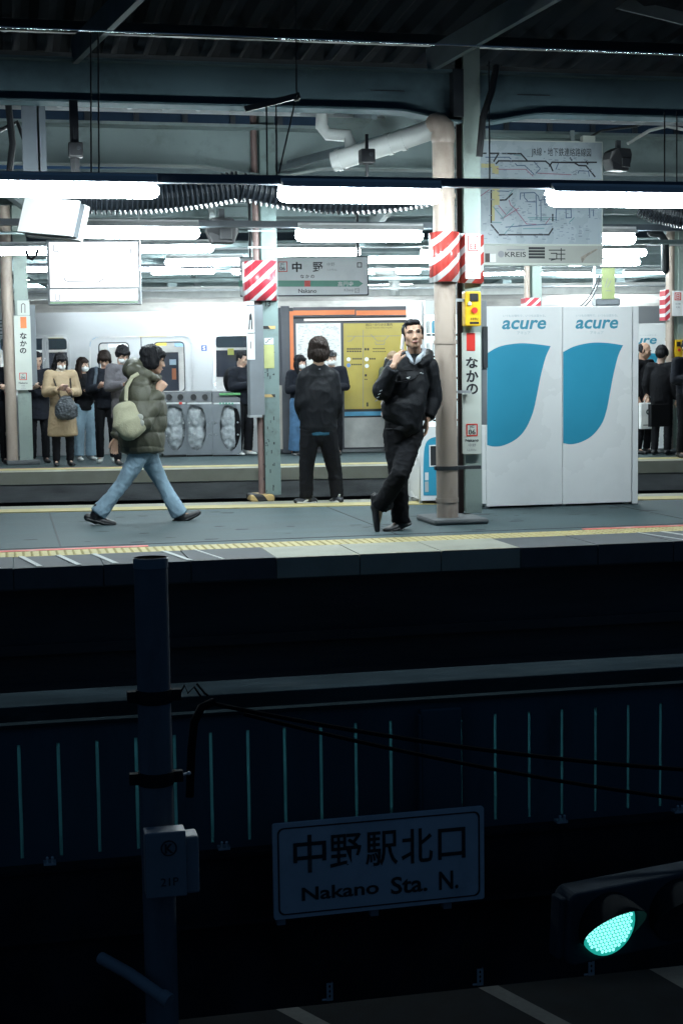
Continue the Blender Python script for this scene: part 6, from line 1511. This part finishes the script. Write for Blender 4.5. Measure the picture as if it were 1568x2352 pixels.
mb = MB(); c = onfront(937, 869); mb.ell(c, (.013, .005, .009)); mb.ell(c + Vector((.010, -.002, .010)), (.006, .004, .006)); mb.ell(c + Vector((-.012, 0, .004)), (.006, .004, .005)); mb.build("emblem", M_WHITE, jk, smooth=True)
mb = MB(); mb.rtube([onfront(963, 858), onfront(966, 856), onfront(968, 857.5), onfront(971, 858)], [.003, .0055, .0045, .005], 8); mb.build("emblem", M_WHITE, jk, smooth=True)
mb = MB()
for k in range(4):
    a = (858 + k * -1.6, 0); mb.rtube([onfront(862 + k * 3.4, 921 - k * 7.5), onfront(866 + k * 3.4, 919 - k * 7.5)], [.004, .004], 6)
mb.build("sleeve_print", mat("grey_print", (0.3, 0.32, 0.34), 0.6), jk, smooth=True)
trouser(F, (.098, .074, .068, .074), 1.06, folds(.007, 7, 6, (1, 1, 1.5)), .010, "trousers", M_BLKC, man, seat=(.165, .13))
shoe(F, "L", M_SHOEB, man, k2=1.05, instep=(1, -.45, .1)); shoe(F, "R", M_SHOEB, man, k2=1.05, sole=M_BLACK)
pc = W(924, 789, -.06); pd = (W(926, 770, -.02) - W(922, 810, -.10)).normalized()
px_ = Vector((.8, -.5, 0)); px_ = (px_ - pd * px_.dot(pd)).normalized()
box_thing("mobile_phone", pc, (.140, .07, .009), Matrix((pd, pd.cross(px_), px_)).transposed() @ Matrix.Rotation(0, 3, 'X'), M_PHONEW, "white phone held to the leaning man's ear", "phone", "mobile phones in hands", .003)

# ---- the walking man in the olive puffer
Yw = 13.15
W = lambda px, py, dY=0.0: at(px, py, Yw + dY)
base = W(320, 1206); base.z = 0
F = Fig(base, 1.68, R90, head=W(352, 827, .0), neck=W(334, 868, .0), shR=W(318, 888, -.15), shL=W(328, 886, .16), elR=W(326, 968, -.24), wrR=W(364, 900, -.13), elL=W(300, 960, .24), wrL=W(266, 1008, .2),
        chest=W(325, 925), waist=W(326, 985), pelvis=W(327, 1028), hipR=W(327, 1035, -.075), hipL=W(333, 1035, .08), kneeL=W(371, 1108, .07), ankL=W(414, 1184, .06), toeL=W(456, 1177, .05), kneeR=W(281, 1112, -.07), ankR=W(224, 1182, -.07), toeR=W(262, 1203, -.09),
        look=(0, math.radians(12), 0), hs=1.0)
hd = Vector((.55, .2, .75))
wk = body(F, "man in an olive hooded puffer and light jeans striding along the platform", hands=[((F.wrR, hd, Vector((.2, .9, .2)), 1, .95), dict(curl=(.7, 1.0, .8), thumb=(.5, .4))), ((F.wrL, Vector((-.2, -.1, -1)), Vector((.2, -.8, 0)), 1, .95), dict(curl=(.35, .5, .4)))], vox=.0048, skin=M_SKIN)
face_parts(F, wk); hair_part(F, wk, "mop", M_HAIR, .006)
def puff(co, no):
    z = co[:, 2]; a = fbm(co, 3.5, 8); ph = (z + .03 * a) / .135
    seam = np.abs(np.sin(np.pi * ph)) ** .4
    b = fbm(co, 9, 4, (1, 1, .55)); c = fbm(co, 26, 6, (1, 1, .45))
    near = np.exp(-((1 - seam) / .5) ** 2)
    lo = (z < F.neck.z - .03)
    return np.where(lo, 0.016 * (seam - .75) + .006 * c * (1.1 - seam), .003 * c) + .006 * np.maximum(0, 1 - 3 * np.abs(b))
def whood(mb):
    mb.rtube([W(364, 868, -.05), W(354, 868, -.11), W(330, 858, -.15), W(305, 852, -.09), W(300, 850, .02), W(310, 852, .12), W(345, 862, .11), W(364, 866, .05)], [.018, .035, .052, .066, .072, .06, .04, .018], 16)
    mb.ell(W(308, 848, 0), (.09, .13, .10)); mb.rtube([W(345, 892, 0), W(358, 880, 0), W(367, 867, 0)], [(.09), (.065), (.022)], 16); mb.ell(W(350, 950, 0), (.13, .18, .3)); mb.ell(W(306, 960, 0), (.14, .19, .3))
coat_mesh(F, "puffer_jacket", M_OLIVE, wk, (.215, .225, .225, .18, .085), (.20, .205, .19, .14, .085), hem=[(-.03, .205, .195, (0, 0, 0)), (.02, .215, .2, (0, 0, 0))], arms=(.10, .10, .088, .066), armto=.93, disp=puff, vox=.0085, extra=whood)
trouser(F, (.094, .064, .062, .080), .97, folds(.006, 8, 16, (1, 1, 1.2)), .009, "jeans", M_JEANS, wk)
shoe(F, "L", M_SHOEB, wk, k2=1.12, sole=M_BLACK); shoe(F, "R", M_SHOEB, wk, k2=1.12, sole=M_BLACK)
mb = MB(); mb.ell(F.hp(-.09, 0, -.015), .008); link_mesh(mb.mesh("earphone"), "earphone", M_WHITE, wk)
mb = MB(); mb.rtube([W(285, 935, -.27), W(296, 968, -.30), W(310, 990, -.31)], [(.10, .045), (.15, .07), (.11, .06)], 20, ref=(1, 0, 0)); mb.ell(W(297, 980, -.29), (.11, .06, .12)); mb.ell(W(312, 975, -.3), (.10, .045, .09))
bag = link_mesh(remesh(mb, .008, 3, folds(.007, 5, 21, (1, 1, .6))), "shoulder_bag", M_OLIVE2, None, loc=W(300, 960, -.28)); tag(bag, "khaki canvas bag slung at the walking man's hip", "bag")
mb = MB(); mb.rtube([W(329, 985, -.31), W(340, 955, -.30), W(352, 930, -.26)], [(.006, .02)] * 3, 10, ref=(0, -1, 0)); mb.rtube([W(290, 920, -.28), W(291, 890, -.24), W(304, 866, -.22), W(322, 856, -.17)], [(.006, .02)] * 4, 10, ref=(0, -1, 0)); link_mesh(remesh(mb, .005, 1), "strap", M_OLIVE2, bag)
mb = MB(); mb.ell(W(322, 958, -.34), (.03, .012, .028)); mb.ell(W(326, 972, -.345), (.022, .012, .03)); link_mesh(mb.mesh("charm"), "charm", mat("grey_charm", (0.30, 0.31, 0.28), 0.6), bag).data.shade_smooth()

# ---- the man seen from behind
Yb = 14.55
W = lambda px, py, dY=0.0: at(px, py, Yb + dY)
base = W(731, 1158); base.z = 0
F = Fig(base, 1.74, math.pi, head=W(731, 805), neck=W(731, 846), shL=W(703, 868), shR=W(759, 866), elL=W(694, 928, .02), elR=W(768, 928, .02), wrL=W(700, 962, .2), wrR=W(764, 962, .2), chest=W(731, 895), waist=W(731, 945), pelvis=W(732, 985),
        hipL=W(712, 995), hipR=W(751, 995), kneeL=W(703, 1080, .02), kneeR=W(768, 1082, .02), ankL=W(704, 1142, 0), ankR=W(774, 1140, .0), toeL=W(680, 1151, -.02), toeR=W(764, 1150, .12), look=(math.radians(-4), math.radians(6), 0))
bk = body(F, "man seen from behind in a black jacket and white soled sneakers", hands=[((F.wrL, Vector((.3, .6, -.3)), Vector((1, 0, 0)), -1, .95), dict()), ((F.wrR, Vector((-.3, .6, -.3)), Vector((-1, 0, 0)), 1, .95), dict())], vox=.007)
hair_part(F, bk, "mop", M_HAIRB, .006)
def bkx(mb):
    for x in (699, 763): mb.rtube([W(x + (10 if x < 731 else -10), 872, .0), W(x + (7 if x < 731 else -7), 920, .0), W(x + (10 if x < 731 else -10), 960, .02)], [(.085, .10), (.10, .115), (.085, .10)], 18, ref=(1, 0, 0))
    mb.rtube([W(706, 860), W(731, 845), W(756, 859)], [.07, .075, .07], 16)
coat_mesh(F, "jacket", M_NAVY, bk, (.18, .19, .185, .125, .075), (.125, .13, .13, .095, .07), hem=[(-.03, .170, .12, (0, 0, 0)), (0.02, .19, .13, (0, 0, 0))], arms=(.09, .085, .075, .06), armto=.95, disp=folds(.006, 5, 31, (1, 1, .8)), vox=.010, extra=bkx)
mb = MB(); mb.rtube([F.pelvis - Vector((0, 0, .06)), F.pelvis + Vector((0, 0, .03))], [(.168, .118), (.17, .12)], 24, ref=F.side(), caps=(.1, .1)); link_mesh(remesh(mb, .009, 1, folds(.005, 9, 33)), "shirt_hem", mat("teal_shirt", (0.02, 0.10, 0.16), 0.85), bk)
mb = MB(); mb.ell(W(731, 848), (.075, .075, .03)); link_mesh(mb.mesh("collar"), "collar", mat("collar_grey", (0.28, 0.31, 0.33), 0.8), bk).data.shade_smooth()
trouser(F, (.10, .072, .064, .066), 1.02, folds(.006, 7, 36, (1, 1, 1.3)), .010, "trousers", M_BLKC, bk)
for sd in "LR":
    so = shoe(F, sd, mat("black_leather", (0.016, 0.018, 0.024), 0.4), bk, sole=M_SHOEW, k2=1.12)
    a, t = F.j["ank" + sd], F.j["toe" + sd]; d = (t - a).normalized(); sx = Vector((-.35, -1, 0)).normalized()
    h0 = a - d * .05 - Vector((0, 0, .045)); mb = MB(); mb.rtube([h0 + Vector((0, -.038, .045)), h0 + d * .05 + Vector((0, -.045, .02)), h0 + d * .13 + Vector((0, -.045, .008)), h0 + d * .08 + Vector((0, -.046, .012))], [.011, .012, .006, .008], 10); link_mesh(remesh(mb, .005, 1), "side_patch", M_SHOEW, so)

# ---- the riders waiting on the far platform
def far_person(label, px, pyf, h, rz, top, topm, trm=M_BLKC, shm=M_SHOEB, hair="bowl", hairm=M_HAIR, mask=False, look=(0, .3, 0), hands="phone", skin=M_SKIN2, flare=None, seed=1, solem=None, over=None, ground=None, vox=.009):
    g = ground or gp(px, pyf); ov = dict(over or {})
    if hands == "phone":
        ov.setdefault("elR", (-.235, -.03, 1.12)); ov.setdefault("wrR", (-.09, -.26, 1.16)); ov.setdefault("elL", (.235, -.02, 1.12)); ov.setdefault("wrL", (.10, -.25, 1.12))
    ov["look"] = look
    f = Fig(g, h, rz, **ov); M3 = Matrix.Rotation(rz, 3, 'Z')
    hs = [((f.wrR, M3 @ Vector((.35, -.8, .25)), M3 @ Vector((.5, -.1, .9)), -1, f.k * .95), dict(curl=(.5, .7, .5))), ((f.wrL, M3 @ Vector((-.35, -.8, .2)), M3 @ Vector((-.5, -.1, .9)), 1, f.k * .95), dict(curl=(.5, .7, .5)))] if hands == "phone" else \
         [((f.wrR, M3 @ Vector((0, -.2, -1)), M3 @ Vector((1, 0, 0)), -1, f.k * .95), dict()), ((f.wrL, M3 @ Vector((0, -.2, -1)), M3 @ Vector((-1, 0, 0)), 1, f.k * .95), dict())]
    p = body(f, label, hs, vox, skin)
    face_parts(f, p, mouth=not mask)
    if mask: mask_part(f, p)
    hair_part(f, p, hair, hairm, .008)
    dz = folds(.006, 7, seed, (1, 1, 1.0))
    if top == "coat": c = coat_mesh(f, "coat", topm, p, (.18, .185, .185, .13, .075), (.135, .14, .135, .095, .07), hem=[(-.46, .235, .185, (0, 0, 0)), (-.25, .215, .165, (0, 0, 0))], arms=(.082, .074, .066, .058), disp=dz, vox=.012)
    elif top == "midcoat": c = coat_mesh(f, "coat", topm, p, (.175, .178, .185, .13, .075), (.13, .135, .135, .095, .07), hem=[(-.25, .19, .145, (0, 0, 0))], arms=(.08, .072, .064, .056), disp=dz, vox=.012)
    else: c = coat_mesh(f, "jacket", topm, p, (.17, .18, .185, .13, .075), (.125, .135, .135, .095, .07), hem=[(-.09, .165, .12, (0, 0, 0))], arms=(.08, .072, .064, .056), disp=dz, vox=.012)
    trouser(f, flare or (.092, .068, .06, .058), .98, folds(.006, 8, seed + 2, (1, 1, 1.2)), .012, "trousers", trm, p)
    for sd in "LR": shoe(f, sd, shm, p, sole=solem, vox=.009)
    if hands == "phone" and label: pass
    return p, f, c
def ph(f, label, m=M_BLACK):
    M3 = Matrix.Rotation(f.rz, 3, 'Z'); c = (f.wrR + f.wrL) / 2 + M3 @ Vector((0, -.07, .05)) * f.k
    d = M3 @ Vector((0, -.75, .6)).normalized(); n = M3 @ Vector((0, .6, .75)).normalized(); box_thing("mobile_phone", c, (.14, .07, .009), Matrix((d, n.cross(d), n)).transposed(), m, label, "phone", "mobile phones in hands", .002)
far_person("person in black standing at the left edge behind the beige pipe", -4, 1066, 1.74, .2, "jacket", M_NAVC, mask=True, seed=41, hair="crop", look=(.1, .1, 0))
p, f, c = far_person("man in a dark coat reading his phone, half behind the far left column", 92, 1064, 1.70, .1, "midcoat", M_NAVC, hair="crop", look=(.15, .35, 0), seed=42); ph(f, "dark phone read by the man behind the far left column")
p, f, c = far_person("masked woman in a long tan quilted coat looking at her phone", 147, 1071, 1.66, .12, "coat", M_TAN, hair="long", mask=True, look=(.25, .42, 0), seed=43); ph(f, "pinkish phone held by the woman in the tan coat", mat("pink_phone", (0.5, 0.32, 0.3), 0.4))
mb = MB(); M3 = Matrix.Rotation(f.rz, 3, 'Z'); q = f.base + M3 @ Vector((.02, -.27, .90)); mb.rtube([q + Vector((0, 0, .1)), q + Vector((0, 0, .0)), q - Vector((0, 0, .13))], [(.09, .05), (.16, .075), (.17, .08)], 18, ref=(1, 0, 0)); bg1 = link_mesh(remesh(mb, .009, 2, folds(.010, 10, 51)), "handbag", mat("dark_grey_nylon", (0.035, 0.042, 0.05), 0.5, bump=0.2), None, loc=q); tag(bg1, "dark grey nylon bag in front of the woman in the tan coat", "bag")
mb = MB(); mb.rtube([q + Vector((-.08, 0, .12)), f.shR + M3 @ Vector((.06, -.10, -.1)), f.shR + M3 @ Vector((.05, 0, .06))], [(.008, .014)] * 3, 8); mb.rtube([q + Vector((.09, 0, .12)), f.shL + M3 @ Vector((-.05, -.10, -.1)), f.shL + M3 @ Vector((-.04, 0, .06))], [(.008, .014)] * 3, 8); link_mesh(remesh(mb, .006, 1), "strap", M_BLKC, bg1)
mb = MB(); mb.rtube([f.hp(-.06, -.02, -.13), f.hp(0, -.075, -.15), f.hp(.06, -.02, -.13)], [.035, .04, .035], 14); link_mesh(remesh(mb, .008, 1, folds(.006, 12, 3)), "scarf", mat("beige_scarf", (0.45, 0.40, 0.34), 0.9, var=0.3, scale=30), p)
far_person("masked woman with very long black hair and light jeans", 197, 1058, 1.62, .35, "jacket", M_BLKC, M_JEANS, M_SHOEW, "long", M_HAIRB, mask=True, look=(.35, .05, 0), seed=44, flare=(.1, .085, .085, .09))
p, f, c = far_person("man in navy with a backpack and white shoes, head bowed", 247, 1063, 1.70, -.1, "jacket", M_NAVC, M_BLKC, M_SHOEW, "mop", M_HAIRB, look=(-.05, .6, 0), seed=45)
mb = MB(); M3 = Matrix.Rotation(f.rz, 3, 'Z'); q = f.chest + M3 @ Vector((0, .2, -.02)); mb.ell(q, (.16, .1, .24)); b2 = link_mesh(remesh(mb, .01, 2), "backpack", mat("slate_nylon", (0.05, 0.07, 0.095), 0.6), None, loc=q); tag(b2, "slate backpack worn by the man in navy with white shoes", "backpack")
mb = MB(); mb.rtube([f.shR + M3 @ Vector((.05, .09, .06)), f.shR + M3 @ Vector((.05, -.04, .085)), f.shR + M3 @ Vector((.05, -.125, -.02)), f.shR + M3 @ Vector((.02, -.15, -.2))], [(.01, .028)] * 4, 10, ref=(0, 0, 1)); link_mesh(remesh(mb, .007, 1), "strap", mat("slate_nylon", (0.05, 0.07, 0.095), 0.6), b2)
p, f, c = far_person("tall masked man in a grey wool coat looking at his phone", 288, 1068, 1.76, .3, "midcoat", M_GREYC, M_BLKC, M_SHOEB, "bowl", mask=True, look=(.1, .55, 0), seed=46); ph(f, "black phone in the hands of the grey coated man")
p, f, c = far_person("person in black with white shoes between the bins and the grey cabinet", 560, 1046, 1.70, .5, "jacket", M_NAVC, M_BLKC, M_SHOEW, "crop", look=(.4, .4, 0), seed=47, flare=(.1, .08, .08, .075))
mb = MB(); M3 = Matrix.Rotation(f.rz, 3, 'Z'); q = f.chest + M3 @ Vector((-.04, .19, -.02)); mb.ell(q, (.17, .12, .24)); b2 = link_mesh(remesh(mb, .01, 2), "backpack", M_BLKC, None, loc=q); tag(b2, "black backpack worn by the person between bins and grey cabinet", "backpack")
p, f, c = far_person("masked woman in wide blue jeans left of the man seen from behind", 692, 1046, 1.62, .25, "jacket", M_NAVC, M_JEANSD, M_SHOEB, "bob", mask=True, look=(.35, .12, 0), seed=48, flare=(.11, .11, .12, .12), solem=M_SHOEW)
q = f.base + Vector((.2, -.15, .72)); mb = MB(); mb.rtube([q + Vector((0, 0, .2)), q - Vector((0, 0, .16))], [(.12, .03), (.1, .04)], 16, ref=(1, 0, 0)); tb = link_mesh(remesh(mb, .009, 2, folds(.008, 9, 52)), "tote_bag", mat("off_white_canvas", (0.6, 0.57, 0.5), 0.85), None, loc=q); tag(tb, "off white tote bag hanging beside the woman in wide jeans", "bag")
far_person("man in a black cap behind the right shoulder of the man seen from behind", 764, 1046, 1.68, -.3, "jacket", M_NAVC, M_BLKC, M_SHOEB, "cap", M_BLACK, mask=True, look=(.2, .1, 0), seed=49)
p, f, c = far_person("fair haired woman raising a phone behind the leaning man", 903, 1040, 1.66, .3, "midcoat", mat("olive_drab", (0.09, 0.10, 0.06), 0.8), M_BLKC, M_SHOEB, "bob", M_BLONDE, look=(-.4, .05, 0), seed=50, hands="none", over=dict(elR=(-.25, -.08, 1.16), wrR=(-.24, -.2, 1.38)))
box_thing("mobile_phone", f.wrR + Vector((-.02, -.06, .13)), (.075, .01, .15), Matrix.Rotation(.3, 3, 'Y'), M_BLACK, "black phone raised by the fair haired woman", "phone", "mobile phones in hands", .003)
q = f.base + Vector((-.13, -.22, .82)); mb = MB(); mb.rtube([q + Vector((.03, 0, .3)), q, q - Vector((0, 0, .2))], [(.1, .03), (.13, .05), (.12, .05)], 16, ref=(1, 0, 0)); tb = link_mesh(remesh(mb, .009, 2, folds(.012, 8, 53)), "tote_bag", mat("pale_pink_bag", (0.5, 0.44, 0.42), 0.85), None, loc=q); tag(tb, "pale pinkish bag carried by the fair haired woman", "bag")
p, f, c = far_person("older man with thin hair holding a white shopping bag at the right", 1476, 1043, 1.72, .5, "jacket", M_BLKC, M_BLKC, M_SHOEB, "thin", look=(.5, .3, 0), seed=54, hands="none", skin=M_SKIN, over=dict(elL=(.25, -.05, 1.10), wrL=at(1484, 905, gp(1476, 1043).y - .33)))
q = at(1487, 925, f.base.y - .35); f.j['wrL'] = q; mb = MB(); mb.obox(q - Vector((0, 0, .2)), (.27, .1, .4)); sb = mb.build("shopping_bag", mat("white_paper_bag", (0.85, 0.86, 0.85), 0.6), None, loc=q, bevel=.008); tag(sb, "white paper shopping bag with a round dark mark held by the older man", "shopping bag")
mb = MB(); mb.tube([q + Vector((-.07, 0, 0)), q + Vector((-.03, 0, .1)), q + Vector((.03, 0, .1)), q + Vector((.07, 0, 0))], .005, 8); link_mesh(mb.mesh("handle"), "handle", M_WHITE, sb)
me = plate_mesh([[(.045 * math.cos(t * .314), .045 * math.sin(t * .314)) for t in range(20)], [(.022 * math.cos(t * .314), .022 * math.sin(t * .314)) for t in range(20)][::-1]], .001, FACE(q + Vector((-.01, -.053, -.14)))); link_mesh(me, "emblem", mat("mark_green_black", (0.03, 0.06, 0.06), 0.5), sb)
mb = MB(); mb.obox(q + Vector((0, -.0515, -.34)), (.2, .001, .012)); link_mesh(mb.mesh("text_bar"), "text_bar", M_INK, sb)
p, f, c = far_person("person in black with a dark bag beside the far right pipe", 1517, 1046, 1.66, 2.4, "jacket", M_BLKC, M_BLKC, M_SHOEB, "bowl", seed=55, hands="none")
q = f.base + Vector((-.14, -.22, .62)); mb = MB(); mb.obox(q, (.3, .12, .34)); mb.tube([q + Vector((-.08, 0, .17)), q + Vector((-.05, 0, .42)), q + Vector((.05, 0, .42)), q + Vector((.08, 0, .17))], .008, 8); hb = mb.build("handbag", M_BLKC, None, loc=q, bevel=.02); tag(hb, "black handbag carried beside the far right pipe", "bag")
far_person("person in black cut off by the right edge of the picture", 1566, 1046, 1.74, .2, "jacket", M_NAVC, M_BLKC, M_SHOEB, "crop", seed=56, ground=gp(1576, 1052))
far_person("person at the right edge of the near platform, only a dark shoe showing", 1590, 1168, 1.70, 1.2, "jacket", M_NAVC, M_BLKC, M_SHOEB, "crop", seed=57, ground=gp(1600, 1172))
